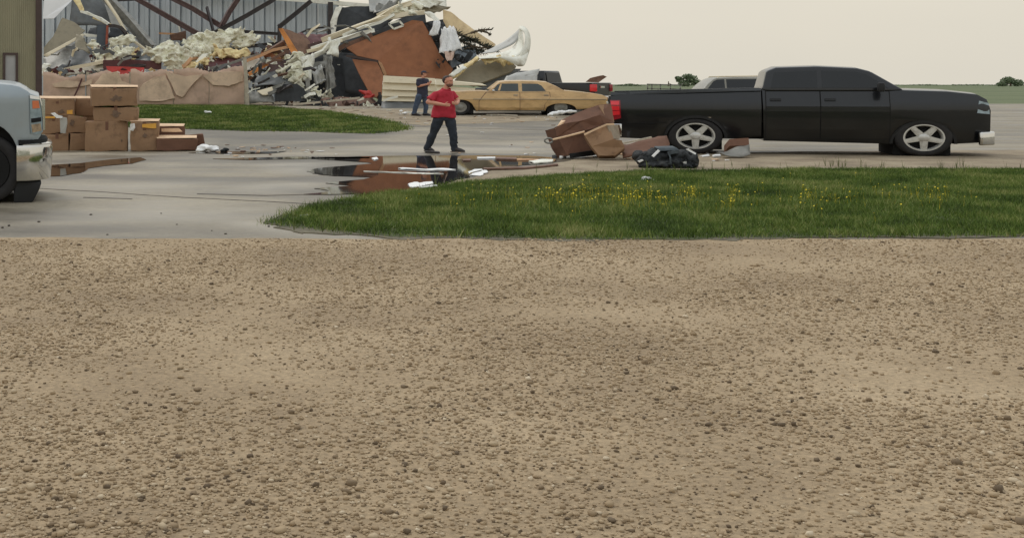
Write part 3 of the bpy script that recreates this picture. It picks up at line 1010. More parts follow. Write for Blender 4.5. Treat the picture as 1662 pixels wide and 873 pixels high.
# ------------------------------------------------------------------ olive metal building at the left edge
def olive_building():
    C0, L = frame(66, 36, R(16.4))
    t = root('metal_building', C0, 'olive metal building with dark corner trim at the left edge behind the silver truck', 'building', rz=R(16.4))
    H = 5.6
    m = MB()
    pitch = .058
    n = int(11.5 / pitch)
    vs, fs = [], []
    for i in range(n + 1):
        x = -i * pitch
        for (dx, dy) in ((0, 0), (-.022, 0), (-.029, -.02), (-.051, -.02)):
            vs += [(x + dx, dy, -.1), (x + dx, dy, H)]
    for i in range(len(vs) // 2 - 1): fs.append((2 * i, 2 * i + 2, 2 * i + 3, 2 * i + 1))
    m.add(vs, fs)
    m.build('wall', M['siding_olive'], t)
    m = MB()
    m.box((-.02, 6, H / 2), (.04, 12, H + .2))
    m.box((-11.5, 6, H / 2), (.04, 12, H + .2))
    m.box((-5.75, 12, H / 2), (11.5, .04, H + .2))
    m.build('wall', M['siding_olive'], t)
    m = MB()
    m.box((-5.75, 6, H + .12), (12, 12.6, .1))
    m.build('roof', M['trim_dark'], t)
    m = MB()
    m.box((-.055, -.04, H / 2), (.17, .07, H))
    m.box((.012, .05, H / 2), (.05, .14, H))
    m.build('corner_trim', M['trim_dark'], t)
    u0, z1 = L(5, 86); u1, z0 = L(29, 141)
    m = MB()
    fw = .065
    m.box(((u0 + u1) / 2, -.05, z1 - fw / 2), (u1 - u0, .08, fw))
    m.box(((u0 + u1) / 2, -.05, z0 + fw / 2), (u1 - u0, .08, fw))
    m.box((u0 + fw / 2, -.05, (z0 + z1) / 2), (fw, .08, z1 - z0 - 2 * fw))
    m.box((u1 - fw / 2, -.05, (z0 + z1) / 2), (fw, .08, z1 - z0 - 2 * fw))
    wf = m.build('window', M['trim_dark'], t)
    m = MB()
    m.box(((u0 + u1) / 2, -.03, (z0 + z1) / 2), (u1 - u0 - 2 * fw, .012, z1 - z0 - 2 * fw))
    m.build('pane', M['window_pale'], wf)
olive_building()

# ------------------------------------------------------------------ the ruined steel building
def ruin():
    t = root('ruined_building', onground(300, 70), 'ruined steel building with grey ribbed wall and buckled dark red framing', 'building')
    base = t.location
    def part(o):
        o.location = Vector(o.location) - base
        return o
    # ribbed wall sheets, one object each
    pitch = 17.0 * 70 / F
    prof = [(0, 0), (pitch * .40, 0), (pitch * .42, .02), (pitch * .46, .02), (pitch * .48, 0), (pitch * .83, 0), (pitch * .84, .2), (pitch * .985, .2), (pitch, 0)]
    m = MB()
    H = 6.55
    vs = []
    for x, y in prof: vs += [(x, y, 0), (x, y, H)]
    m.add(vs, [(2 * i, 2 * i + 2, 2 * i + 3, 2 * i + 1) for i in range(len(prof) - 1)])
    first = m.build('wall_panel', M['wall_grey'], t)
    x0 = (40 - CX) * 70 / F
    k = 0
    for i in range(30):
        o = first if i == 0 else first.copy()
        if i: col.objects.link(o); o.parent = t
        random.seed(i + 40)
        lean = random.uniform(-.004, .004)
        o.location = Vector((x0 + i * pitch, 70 + random.uniform(-.02, .02), gz(70) - .05 - random.uniform(0, .1))) - base
        o.rotation_euler = (lean, lean * .4, 0)
    part(stick('roof_edge', [(300, -6, 69.6), (420, -3.5, 69.5), (500, 1.5, 69.4), (560, 7, 69.4), (610, 11, 69.6)], .35, .22, M['sheet_white'], parent=t))
    # framing
    def mem(name, pts, w_, h_, mt='steel_dark'): part(stick(name, pts, w_, h_, M[mt], parent=t, sec=isec))
    mem('column', [(536.5, 4, 69), (536, 66, 69)], .28, .24)
    mem('column', [(454, 40, 68.6), (453, 82, 68.4)], .22, .22)
    mem('brace', [(214, -6, 68.4), (282, 33, 67.6), (336, 64, 67.0)], .2, .27, 'steel_red')
    mem('brace', [(274, -5, 68.8), (312, 14, 68.5), (362, 45, 68.1)], .2, .27, 'steel_red')
    mem('brace', [(389, -5, 68.6), (372, 20, 68.4), (357, 47, 68.0)], .2, .26, 'steel_red')
    mem('brace', [(346, 55, 67.7), (400, 26, 68.3), (446, -1, 68.7)], .2, .24, 'steel_dark')
    mem('brace', [(505, 2, 68.8), (478, 24, 68.6), (452, 45, 68.3)], .2, .24, 'steel_dark')
    mem('girt', [(342, 52.5, 67.9), (400, 52, 68.1), (452, 55.5, 68.2)], .16, .17, 'steel_dark')
    mem('girt', [(350, 81, 66.2), (400, 76, 66.8), (453, 71, 67.4)], .18, .2, 'steel_dark')
    mem('brace', [(335.5, 12, 68.5), (341, 32, 68.1), (347, 54, 67.8)], .12, .14, 'steel_dark')
    mem('brace', [(484, 56, 68.4), (500, 48.5, 68.4), (534, 43.5, 68.6)], .09, .1, 'steel_dark')
    mem('girt', [(490, 58, 68.3), (536, 62, 68.5)], .14, .14, 'steel_dark')
    mem('brace', [(356, 52, 66.8), (354, 78, 66.3)], .15, .17, 'steel_grey')
    mem('girt', [(70, 0, 69.2), (175, 1.5, 69.2), (300, -3, 69.2)], .12, .14, 'steel_dark')
ruin()

# ------------------------------------------------------------------ wreckage inside the building, left part
W = 'wreckage of the ruined building'
plate('roof_panel', [(72, 0, 66), (121, -3, 67), (106, 12, 66.5), (88, 30.5, 66), (70, 31, 65.7)], .05, mk('bluish_white_panel', (196, 204, 206), .5, 0, .06, 2, k=.6), 'pale roof panel hanging beside the dark building corner at upper left', 'panel', group=W)
crumple('metal_sheet', [(118, -6, 67), (172, -6, 68), (186, 42, 67), (112, 42, 66)], 9, 8, .14, .9, M['dark_grey'], 'dark grey sheet hanging under the roof behind the torn tan strip', 'metal sheet', seed=3, fold=.05, group=W)
plate('metal_sheet', [(101, 29, 65.2), (120, 36, 65), (138, 50, 64.6), (128, 58, 64.4), (98, 76, 64), (71, 91, 63.6), (71, 78, 63.8), (86, 60, 64.4)], .04, M['sheet_tan'], 'muddy bent sheet leaning against the dark building corner at left', 'metal sheet', jag=.03, group=W)
crumple('metal_sheet', [(134, 55, 64.3), (138, 58, 64.3), (76, 93, 63), (70, 90, 63)], 6, 8, .03, 1.5, M['siding_cream'], 'cream folded edge strip running down the muddy bent sheet', 'strip', seed=6, group=W)
crumple('metal_sheet', [(70, 95, 64), (122, 70, 65), (118, 112, 63), (72, 122, 62.5)], 9, 8, .14, 1.1, M['steel_grey'], 'grey crumpled sheet low beside the dark building corner', 'metal sheet', seed=7, group=W)
crumple('metal_sheet', [(118, 78, 64.5), (158, 80, 65), (156, 108, 63), (108, 110, 63)], 9, 8, .16, 1.2, M['dark_grey'], 'dark grey crumpled sheet under the blue grey post', 'metal sheet', seed=8, group=W)
crumple('torn_strip', [(113, -8, 65.5), (129, -4, 65.5), (138, 20, 65), (132, 21, 65)], 4, 8, .06, 1.4, M['insul_y'], 'torn tan strip dangling from the roof over the left wreckage', 'strip', seed=9, rag=.04, group=W)
stick('torn_strip', [(131, 19, 64.9), (140, 21, 64.8), (152, 26, 64.8), (163, 31, 64.7), (177, 40, 64.6)], .2, .16, M['sheet_white'], 'white broken strip reaching from the tan strip down to the grey post', 'strip', scale=[.6, 1, .7, 1, .8], group=W)
stick('torn_strip', [(152, 29, 64.9), (165, 34, 64.8), (179, 41, 64.7)], .22, .12, M['insul_y'], 'orange edged strip lying just under the white broken strip', 'strip', group=W)
# blue grey post with its rusty side
tp = root('steel_post', onground(167, 63.5), 'blue grey steel post with a rusty red side standing in the left wreckage', 'post', W)
def lp(o, t):
    o.location = Vector(o.location) - Vector(t.location)
    return o
lp(stick('post_shaft', [(167, 41, 63.5), (164, 86, 63.5), (163, 140, 63.5)], .46, .4, mk('blue_grey_steel', (54, 61, 68), .5, .1, .2, 3, k=K), parent=tp), tp)
lp(stick('rusty_flange', [(174.5, 42, 63.2), (173, 76, 63.2)], .09, .2, mk('rust', (112, 58, 44), .8, 0, .3, 5, k=K), parent=tp), tp)
stick('bent_pipe', [(175, 42, 63.4), (186, 42.5, 63.4), (196, 45, 63.5), (203, 53, 63.6), (206, 64, 63.7)], .16, .16, M['steel_dark'], 'dark bent pipe hooping from the grey post to the right', 'pipe', group=W)
plate('metal_sheet', [(166, -5, 67.3), (178, -5, 67.3), (196, 28, 66.8), (204, 52, 66.2), (184, 50, 66.4)], .02, M['sheet_grey'], 'pale grey sheet hanging between the torn strip and the leaning dark beam', 'metal sheet', group=W)
stick('leaning_beam', [(171, -6, 66.6), (210, 36, 65.4), (247, 80, 64.2)], .34, .5, M['steel_grey'], 'wide grey beam leaning diagonally across the left of the ruin', 'beam', sec=isec, group=W)
stick('edge_strip', [(169, -4, 66.1), (190, 27, 65.4), (206, 56, 64.8), (216, 66, 64.5), (240, 84, 63.9)], .14, .1, M['siding_cream'], 'thin cream strip running alongside the wide leaning beam', 'strip', group=W)
plate('panel_scrap', [(135, 54, 64), (157, 57, 64), (158, 60.5, 64), (140, 60, 64)], .06, M['sheet_white'], 'small white strip lying across to the blue grey post', 'scrap', group=W)
crumple('metal_sheet', [(146, 46, 64.6), (158, 44, 64.6), (158, 58, 64.2), (143, 58, 64.2)], 5, 5, .1, 2, M['black_felt'], 'small black scrap behind the top of the blue grey post', 'scrap', seed=12, group=W)
crumple('metal_sheet', [(178, 44, 64.2), (206, 50, 64.4), (208, 66, 64), (176, 62, 63.8)], 7, 5, .18, 2, M['black_felt'], 'black tangle under the hooped bent pipe', 'scrap', seed=13, rag=.1, group=W)
fluff('insulation', [(195, 61, 62.9, 8, 5), (205, 68, 62.9, 9, 6), (186, 72, 62.7, 9, 6, -20), (150, 72, 62.7, 8, 6), (214, 64, 63, 5, 3)], M['insul'], 'cream insulation scraps tucked to the right of the blue grey post', group=W)
fluff('insulation', [(186, 90, 61.9, 22, 5, -12), (204, 86, 62, 16, 6), (158, 92, 61.9, 8, 6), (212, 84, 62.1, 8, 5)], M['insul'], 'ragged cream insulation under the blue grey post and above the red beam', group=W)
crumple('torn_strip', [(124, 56, 63.9), (134, 62, 63.9), (147, 86, 63), (122, 80, 63)], 6, 7, .16, 2, M['sheet_tan'], 'twisted muddy strip at the left of the blue grey post', 'strip', seed=14, rag=.08, group=W)
crumple('metal_sheet', [(160, 92, 62), (192, 80, 62.4), (182, 100, 61.4), (150, 104, 61.2)], 6, 5, .1, 2, M['siding_cream'], 'cream crumpled sheet at the foot of the blue grey post', 'metal sheet', seed=15, group=W)
stick('gutter', [(76, 120.5, 60.8), (120, 110, 60.8), (174, 100, 60.9)], .13, .16, M['siding_cream'], 'long cream gutter lying slantwise above the fence at left', 'gutter', group=W)
crumple('metal_sheet', [(80, 121, 61.2), (172, 103, 61.5), (176, 118, 60.6), (82, 126, 60.3)], 10, 4, .12, 1.5, M['sheet_tan'], 'muddy sheet below the long cream gutter', 'metal sheet', seed=16, group=W)
crumple('metal_sheet', [(86, 112, 61.6), (118, 104, 61.6), (110, 122, 61), (84, 122, 61)], 6, 4, .14, 2, M['black_felt'], 'black wet felt lying behind the long cream gutter', 'felt', seed=17, group=W)
fluff('insulation', [(73, 112, 60.8, 4, 7), (71, 120, 60.7, 4, 4)], M['sheet_white'], 'white lump against the building corner above the fence', 'debris', group=W)
stick('red_beam', [(168, 105, 60.9), (210, 104, 61), (262, 107, 61.2)], .3, .42, M['maroon'], 'maroon steel beam lying above the middle of the fence', 'beam', sec=rect, group=W)
plate('red_sheet', [(172, 108, 60.3), (200, 108.5, 60.3), (234, 110, 60.4), (232, 122, 60.2), (176, 121, 60.2)], .1, M['red'], 'bright red painted panel under the maroon beam', 'panel', group=W)
crumple('metal_sheet', [(198, 84, 62.4), (246, 80, 62.8), (244, 104, 61.4), (196, 102, 61.4)], 8, 6, .2, 1.6, M['dark_grey'], 'dark crumpled sheet behind the cream insulation heap', 'metal sheet', seed=19, rag=.1, group=W)
fluff('insulation', [(252, 84, 61.3, 14, 6, -5), (270, 78, 61.4, 17, 8), (285, 88, 61.2, 20, 9), (262, 96, 61, 14, 7), (284, 101, 60.8, 18, 7), (306, 94, 61, 18, 9), (322, 86, 61.4, 20, 6, -20), (296, 108, 60.6, 12, 5), (274, 72, 61.6, 6, 3)], M['insul'], 'largest heap of cream insulation draped over the wreckage behind the fence', group=W)
fluff('insulation', [(318, 72, 62.4, 16, 5, -22), (338, 64, 62.6, 18, 5, -15), (352, 68, 62.4, 20, 8, -25), (330, 80, 62.2, 22, 6, -15)], M['insul'], 'pale insulation roll sloping up to the left of the crossed braces', group=W)
fluff('insulation', [(372, 59, 63, 18, 5, 3), (394, 60, 63, 16, 6, 8), (410, 66, 62.8, 12, 5, 20), (360, 74, 62.8, 6, 10), (398, 72, 62.8, 14, 3, 15)], M['insul'], 'pale insulation arched over a dark hollow beneath the crossed braces', group=W)
plate('insulation_scrap', [(328, 88, 60.6), (338, 87, 60.6), (322, 112, 60.3), (310, 114, 60.2), (318, 100, 60.4)], .08, M['sheet_white'], 'white pointed scrap standing at the fence top beside the maroon panel', 'scrap', jag=.03, group=W)
fluff('insulation', [(330, 104, 60.5, 8, 7, -50), (316, 110, 60.3, 8, 4)], M['insul_y'], 'yellowish insulation lump hanging over the fence top', group=W)
plate('maroon_panel', [(332, 96, 61.3), (386, 92, 61.5), (400, 100, 61), (398, 118, 60.5), (326, 116, 60.5)], .1, M['maroon'], 'maroon panel leaning behind the right end of the fence', 'panel', jag=.05, group=W)
fluff('insulation', [(362, 87, 61.5, 20, 4, -3), (384, 88, 61.5, 16, 4, 2), (346, 92, 61.3, 6, 4)], M['insul_y'], 'flat yellow insulation batt on top of the maroon panel', group=W)
stick('leaning_pipe', [(338, 112, 60.0), (372, 104, 60.2), (402, 94, 60.4), (440, 84, 60.8)], .1, .12, M['steel_grey'], 'thin grey pipe slanting above the right end of the fence', 'pipe', group=W)
crumple('metal_sheet', [(356, 66, 63.6), (392, 66, 63.6), (388, 82, 63), (352, 84, 63)], 6, 4, .1, 2, M['dark_grey'], 'dark sheet seen in the hollow under the arched insulation', 'metal sheet', seed=21, group=W)
stick('wall_shelf', [(258, 54.5, 69.3), (282, 55.5, 69.3), (296, 55.5, 69.3)], .1, .1, M['wood'], 'thin light batten hanging on the grey ribbed wall', 'batten', group=W)
stick('wall_shelf', [(283, 31, 69.3), (290, 42, 69.3), (293, 55, 69.3)], .12, .06, M['sheet_white'], 'short white strip hanging from the brace to the light batten', 'strip', group=W)
crumple('metal_sheet', [(276, 57, 69.2), (302, 50, 69.2), (302, 66, 69.2), (278, 66, 69.2)], 4, 4, .05, 2, M['wood_dark'], 'brown stained patch of board on the grey ribbed wall', 'board', seed=22, group=W)

# ------------------------------------------------------------------ the torn fence
def fence():
    Y = 58
    t = root('torn_fence', onground(235, Y), 'low fence covered in torn muddy beige cloth below the ruin', 'fence')
    def adj(o): return lp(o, t)
    for px in (75, 142, 212, 282, 340, 397):
        adj(stick('post', [(px, 117, Y + .08), (px, 174, Y + .08)], .1, .1, M['post'], parent=t))
    tops = [116, 118, 124, 126, 121, 122, 118, 114, 121, 120, 112, 118, 117, 112, 116, 113, 110, 112, 116, 117, 112, 108, 107]
    xs = [70 + i * (396 - 70) / (len(tops) - 1) for i in range(len(tops))]
    def seg(a, b, mat, name='fence_panel', yo=0.0, lo=174, extra=None, sd=0):
        pts = [(x, y + (extra or 0), Y - yo) for x, y in zip(xs, tops) if a <= x <= b]
        pts = [(a, pts[0][1], Y - yo)] + pts + [(b, pts[-1][1], Y - yo)]
        top = []
        for i in range(len(pts) - 1):
            for k in range(6):
                f = k / 6
                x = pts[i][0] * (1 - f) + pts[i + 1][0] * f
                y = pts[i][1] * (1 - f) + pts[i + 1][1] * f
                top.append((x, y + 2.6 * noise.noise(Vector((x * .35, sd, 0))) + 1.2 * noise.noise(Vector((x * 1.1, sd, 4)))))
        nv = 8
        vs = []
        for i in range(nv + 1):
            for x, y in top:
                yy = y + (lo - y) * i / nv
                p = P(x, yy, Y - yo)
                p.y += .05 * noise.noise(p * 1.4 + Vector((sd, 0, 0))) + .03 * noise.noise(p * 4)
                vs.append(p)
        wn = len(top)
        m = MB()
        m.add(vs, [(i * wn + j, i * wn + j + 1, (i + 1) * wn + j + 1, (i + 1) * wn + j) for i in range(nv) for j in range(wn - 1)])
        o = m.build(name, mat, t, smooth=True)
        s_ = o.modifiers.new('t', 'SOLIDIFY'); s_.thickness = .02; s_.offset = 0
        bake(o)
        adj(o)
    seg(70, 140, M['fence'], sd=1)
    seg(141, 211, M['fence'], sd=2)
    seg(212, 281, M['fence'], sd=3)
    seg(282, 339, M['fence'], sd=4)
    seg(340, 396, M['fence'], sd=5)
    def flap(pts, mat, yo, sd):
        o = plate('loose_cloth', [(x, y, Y - yo - .02 * (i % 2)) for i, (x, y) in enumerate(pts)], .025, mat, None, None, jag=.035, seg=.12, parent=t, seed=sd)
        adj(o)
    flap([(268, 116), (300, 124), (330, 120), (312, 138), (296, 158), (286, 154), (278, 136)], M['fence_pale'], .10, 1)
    flap([(232, 136), (250, 126), (268, 122), (276, 140), (284, 160), (262, 164), (226, 164), (226, 144)], M['fence_pale'], .09, 2)
    flap([(330, 124), (345, 118), (372, 116), (394, 116), (394, 132), (372, 140), (345, 138)], M['fence_pale'], .10, 3)
    flap([(84, 136), (110, 130), (136, 134), (150, 128), (148, 138), (120, 142), (88, 142)], M['fence_pale'], .08, 4)
    flap([(166, 120), (190, 116), (198, 132), (218, 138), (176, 140), (150, 140)], M['fence_pale'], .09, 5)
    o = stick('tear', [(133, 128, Y - .14), (126, 146, Y - .14), (119, 160, Y - .14)], .03, .07, M['maroon'], parent=t); adj(o)
fence()
tpost = root('leaning_post', onground(399, 57.5), 'thin galvanised post standing at the right end of the torn fence', 'post')
lp(stick('post_shaft', [(397, 94, 57.5), (400, 134, 57.5), (402, 171, 57.5)], .16, .16, M['post'], parent=tpost), tpost)
lp(stick('wire_scrap', [(402, 152, 57.4), (410, 146, 57.4), (422, 143, 57.4)], .06, .05, M['sheet_white'], parent=tpost), tpost)

# ------------------------------------------------------------------ wreckage in the middle
# brown board folded with an orange edge
tb = root('folded_board', onground(472, 61), 'brown board propped up with its orange edge towards the fence', 'board', W)
lp(plate('board_edge', [(452, 47, 60.2), (458.5, 46, 60.2), (466, 57, 60.2), (487, 90, 60.2), (476, 92, 60.2), (464, 70, 60.2)], .12, M['ply_edge'], None, None, parent=tb), tb)
lp(plate('board_face', [(458.5, 46, 60.6), (494, 58, 61.3), (503, 68, 61.3), (505, 84, 60.9), (487, 90, 60.5), (470, 64, 60.6)], .06, mk('dull_brown_board', (100, 78, 64), .8, 0, .18, 3, k=K, dirt=(70, 54, 48), dirt_amt=.6), None, None, jag=.03, parent=tb), tb)
crumple('metal_sheet', [(485, 54, 62.5), (540, 58, 63), (548, 84, 62), (490, 88, 61.6)], 10, 7, .25, 1.5, M['maroon'], 'dark reddish tangle of sheet behind the propped brown board', 'metal sheet', seed=23, rag=.12, group=W)
stick('plank', [(398, 100, 60.2), (420, 92, 60.2), (442, 82, 60.3), (470, 76, 60.4)], .22, .14, M['wood'], 'brown plank slanting up from the galvanised post to the propped board', 'plank', group=W)
stick('plank', [(404, 121, 59.7), (420, 112, 59.8), (434, 104, 59.9)], .3, .16, M['ply_edge'], 'short orange plank behind the galvanised post', 'plank', group=W)
stick('plank', [(424, 106, 59.6), (446, 94, 59.7), (462, 86, 59.8)], .16, .12, M['wood_dark'], 'dark plank above the short orange plank', 'plank', group=W)
plate('white_board', [(392, 99, 60.6), (420, 92, 60.6), (424, 102, 60.4), (402, 114, 60.3), (394, 112, 60.4)], .05, M['sheet_white'], 'white board propped just behind the galvanised post', 'board', group=W)
stick('plank', [(428, 92, 60.6), (444, 82, 60.6), (462, 70, 60.7)], .14, .34, M['wood_dark'], 'splintered plank rising to the propped brown board', 'plank', twist=[0, .3, .6], group=W)
stick('plank', [(434, 76, 60.8), (448, 80, 60.7), (460, 92, 60.5)], .12, .2, M['wood_dark'], 'dark plank crossing behind the splintered plank', 'plank', group=W)
stick('plank', [(424, 88, 60.5), (440, 90, 60.4), (456, 98, 60.3)], .1, .2, M['ply'], 'brown lath drooping below the propped brown board', 'plank', group=W)
fluff('insulation', [(440, 86, 60.9, 12, 5, -30), (452, 96, 60.6, 10, 4)], M['insul_y'], 'tan torn batt stuffed below the propped brown board', 'insulation', group=W)
crumple('torn_cloth', [(536, 66, 59.9), (552, 64, 59.9), (548, 92, 59.6), (530, 90, 59.6)], 6, 7, .16, 2.2, M['sheet_white'], 'white shred hanging where the long strips meet', 'torn sheet', seed=81, rag=.12, fold=.05, group=W)
crumple('torn_cloth', [(466, 102, 59.6), (492, 98, 59.7), (498, 116, 59.3), (462, 116, 59.3)], 8, 5, .2, 2, M['sheet_tan'], 'muddy folded sheet above the cream insulation in the middle', 'torn sheet', seed=82, rag=.12, group=W)
stick('trim_strip', [(556, 58, 60.5), (590, 44, 60.5), (616, 37, 60.6), (640, 24, 60.8)], .08, .14, M['sheet_white'], 'narrow white strip just under the longest cream strip', 'strip', twist=[0, .5, 0, -.4], group=W)
stick('trim_strip', [(498, 84, 60.1), (516, 80, 60.1), (540, 70, 60.2), (556, 66, 60.2)], .09, .16, M['siding_cream'], 'short cream strip crossing the reddish rail', 'strip', twist=[0, .4, .1, -.4], group=W)
stick('trim_strip', [(612, 26, 61.7), (648, 10, 61.9), (690, -2, 62.1), (720, -8, 62.2)], .1, .2, M['siding_cream'], 'cream rib running along the white roofing crest', 'strip', twist=[0, .4, .1, -.4], group=W)
crumple('roofing', [(660, 4, 61.5), (700, -4, 61.7), (722, 6, 61.6), (690, 14, 61.4)], 9, 5, .16, 2, M['sheet_white'], 'white buckled flap in front of the roofing crest', 'metal sheet', seed=83, fold=.09, rag=.08, group=W)
crumple('roofing', [(612, 8, 63), (650, 0, 63), (640, 20, 62.6), (606, 22, 62.6)], 9, 5, .14, 2, M['steel_grey'], 'grey torn roofing scrap between the dark roof panel and crest', 'metal sheet', seed=84, fold=.07, rag=.08, group=W)
crumple('torn_cloth', [(508, 112, 59.0), (520, 104, 59.1), (528, 130, 58.8), (512, 140, 58.7)], 6, 8, .2, 2.4, M['sheet_grey'], 'pale grey shred hanging left of the grey torn cloth', 'torn sheet', seed=85, rag=.14, fold=.06, group=W)
fluff('insulation', [(476, 96, 59.9, 10, 5), (486, 91, 59.9, 8, 4), (494, 100, 59.8, 6, 5), (470, 101, 59.8, 5, 3)], M['insul'], 'white torn lump at the foot of the orange board edge', group=W)
fluff('insulation', [(470, 120, 59.2, 14, 7, 20), (484, 126, 59, 14, 8, 25), (462, 116, 59.3, 8, 4), (494, 114, 59.3, 10, 8), (488, 140, 58.6, 5, 5), (478, 112, 59.4, 16, 6)], M['insul'], 'cream insulation spilling over the large black panel in the middle', group=W)
crumple('torn_cloth', [(488, 92, 59.4), (512, 86, 59.4), (506, 130, 58.8), (492, 132, 58.8)], 6, 9, .18, 1.8, M['sheet_white'], 'white torn sheet hanging beside the cream insulation in the middle', 'torn sheet', seed=24, rag=.1, fold=.05, group=W)
crumple('metal_sheet', [(418, 118, 59.4), (455, 112, 59.6), (476, 138, 58.6), (412, 140, 58.6)], 9, 7, .2, 1.5, M['dark_grey'], 'dark grey mass of sheet between the galvanised post and insulation', 'metal sheet', seed=25, rag=.08, group=W)
plate('white_scrap', [(441, 124, 58.5), (448, 120, 58.5), (452, 124, 58.5), (446, 127, 58.5)], .04, M['sheet_white'], 'small bright scrap on the dark grey mass of sheet', 'scrap', group=W)
plate('pale_panel', [(417, 148, 58.2), (445, 140, 58.4), (447, 150, 58.1), (432, 154.5, 58), (426, 154, 58)], .04, M['siding_cream'], 'pale cream panel lying left of the square black panel', 'panel', group=W)
plate('felt_board', [(446.5, 138, 58), (482, 136, 58), (497, 147, 58), (496, 165, 57.9), (480, 164, 57.9), (446.5, 165, 57.9)], .08, M['black_felt'], 'square black panel standing low in the middle of the wreckage', 'panel', jag=.02, group=W)
crumple('metal_sheet', [(404, 146, 58.3), (440, 152, 58.2), (446, 166, 57.8), (404, 168, 57.8)], 8, 4, .12, 2, M['steel_grey'], 'grey torn sheets low beside the square black panel', 'metal sheet', seed=26, rag=.08, group=W)
crumple('metal_sheet', [(436, 98, 60.2), (492, 98, 60.3), (500, 124, 59.6), (430, 122, 59.6)], 10, 6, .25, 1.4, M['steel_red'], 'dark reddish crushed sheet in the middle of the wreckage', 'metal sheet', seed=27, rag=.12, group=W)
stick('door_post', [(499, 128, 58.3), (501, 150, 58.2), (501, 168, 58.1)], .2, .18, M['steel_grey'], 'grey upright post left of the big black opening', 'post', group=W)
stick('door_post', [(505, 132, 58.6), (504, 167, 58.5)], .2, .2, M['under'], 'black upright post at the big black opening', 'post', group=W)
# dark hollow: its shade is a black sheet, with torn pieces before it
crumple('felt_and_shade_sheet', [(503, 88, 60.8), (568, 92, 61.2), (604, 160, 60), (500, 166, 60)], 12, 10, .16, 1.0, M['black_felt'], 'big black sheet standing for the shade in the opening left of the brown wall', 'felt', seed=28, group=W)
crumple('torn_cloth', [(524, 88, 59.6), (537, 92, 59.6), (545, 140, 59), (529, 156, 58.9)], 6, 12, .16, 1.6, M['steel_grey'], 'grey torn cloth hanging down in front of the big black sheet', 'torn sheet', seed=29, rag=.12, fold=.04, group=W)
crumple('torn_cloth', [(503, 108, 59.3), (532, 92, 59.5), (530, 112, 59.3), (502, 120, 59.2)], 8, 5, .2, 1.8, M['steel_grey'], 'grey rag strung across the upper left of the black sheet', 'torn sheet', seed=30, rag=.15, group=W)
fluff('insulation', [(512, 152, 58.2, 6, 3, 30), (522, 158, 58.1, 9, 3, 25), (510, 147, 58.3, 3, 3)], M['insul'], 'pale insulation scraps on the ground before the black sheet', group=W)
stick('pipe', [(476, 170, 57.2), (520, 166, 57.2), (584, 159, 57.3)], .09, .09, M['post'], 'long pale pipe lying on the ground before the black sheet', 'pipe', group=W)
crumple('metal_sheet', [(520, 160, 57.8), (598, 158, 57.8), (620, 175, 57.3), (520, 176, 57.2)], 12, 4, .12, 2, M['wood_dark'], 'low brown wreckage on the ground below the lower brown panel', 'debris', seed=31, rag=.08, group=W)
fluff('red_bag', [(594, 150, 58, 3, 3), (598, 156, 57.8, 4, 3)], M['red'], 'red crumpled lump at the foot of the lower brown panel', 'debris', group=W)
# upper dark sheet, eave pieces
plate('roof_panel', [(541, 52, 63.5), (540, 32, 63.5), (552, 12, 63.7), (610, 10, 64), (642, 12, 64), (628, 22, 63.7), (590, 44, 63.3), (552, 60, 63.3)], .12, M['black_felt'], 'large dark roof panel above the long cream strips', 'panel', jag=.05, group=W)
plate('roof_panel', [(536, 36, 63.1), (545, 12, 63.3), (556, 10, 63.3), (548, 28, 63.1), (543, 60, 63), (538, 60, 63)], .08, M['sheet_white'], 'white bent edge panel beside the dark column', 'panel', jag=.02, group=W)
crumple('roofing', [(598, -3, 64), (662, -8, 64), (640, 14, 63.3), (600, 18, 63.3)], 10, 6, .16, 1.4, M['sheet_grey'], 'grey wrinkled roofing sheet at the top of the ruin', 'metal sheet', seed=32, fold=.05, group=W)
crumple('roofing', [(655, -10, 62.8), (718, -12, 63), (727, 12, 62.2), (648, 20, 62)], 12, 7, .2, 1.2, M['sheet_white'], 'white crumpled roofing crest at the very top of the ruin', 'metal sheet', seed=33, fold=.08, rag=.08, group=W)
crumple('roofing', [(646, 14, 61.6), (690, 4, 61.8), (732, 12, 61.8), (700, 24, 61.4)], 11, 6, .14, 1.6, M['sheet_tan'], 'tan underside of roofing beneath the white crest', 'metal sheet', seed=34, fold=.05, group=W)
fluff('insulation', [(655, 16, 61.2, 11, 6, -20), (668, 22, 61, 12, 4, -12), (645, 22, 61.2, 6, 6), (676, 12, 61.4, 10, 4, -10)], M['insul'], 'cream insulation tucked beneath the white roofing crest', group=W)
tw = [0, .3, .7, .2, -.3, .1]
stick('trim_strip', [(522, 66, 60.8), (560, 52, 60.8), (592, 40, 60.8), (622, 30, 60.8), (652, 25, 60.9), (690, 21, 61)], .14, .26, M['siding_cream'], 'longest cream trim strip climbing to the white roofing crest', 'strip', twist=tw, group=W)
stick('trim_strip', [(540, 64, 61), (580, 47, 61), (610, 32, 61.1), (634, 18, 61.2), (668, 6, 61.3)], .12, .2, M['siding_cream'], 'cream trim strip above the longest strip, ending at grey roofing', 'strip', twist=tw[:5], group=W)
stick('trim_strip', [(505, 80, 60.2), (530, 72, 60.2), (562, 62, 60.3), (588, 54, 60.4), (608, 50, 60.4)], .1, .2, M['sheet_white'], 'white splintered strip along the upper left of the brown wall', 'strip', twist=tw[:5], group=W)
stick('trim_strip', [(489, 104, 59.5), (508, 92, 59.6), (524, 84, 59.7), (536, 70, 59.9), (534, 62, 60)], .12, .22, M['sheet_white'], 'white twisted strip rising from the middle insulation to the long strips', 'strip', twist=tw[:5], group=W)
stick('plank', [(536, 88, 60.3), (560, 74, 60.3), (584, 66, 60.4), (604, 56, 60.4)], .12, .22, M['wood_dark'], 'dark splintered plank below the white strip over the brown wall', 'plank', group=W)
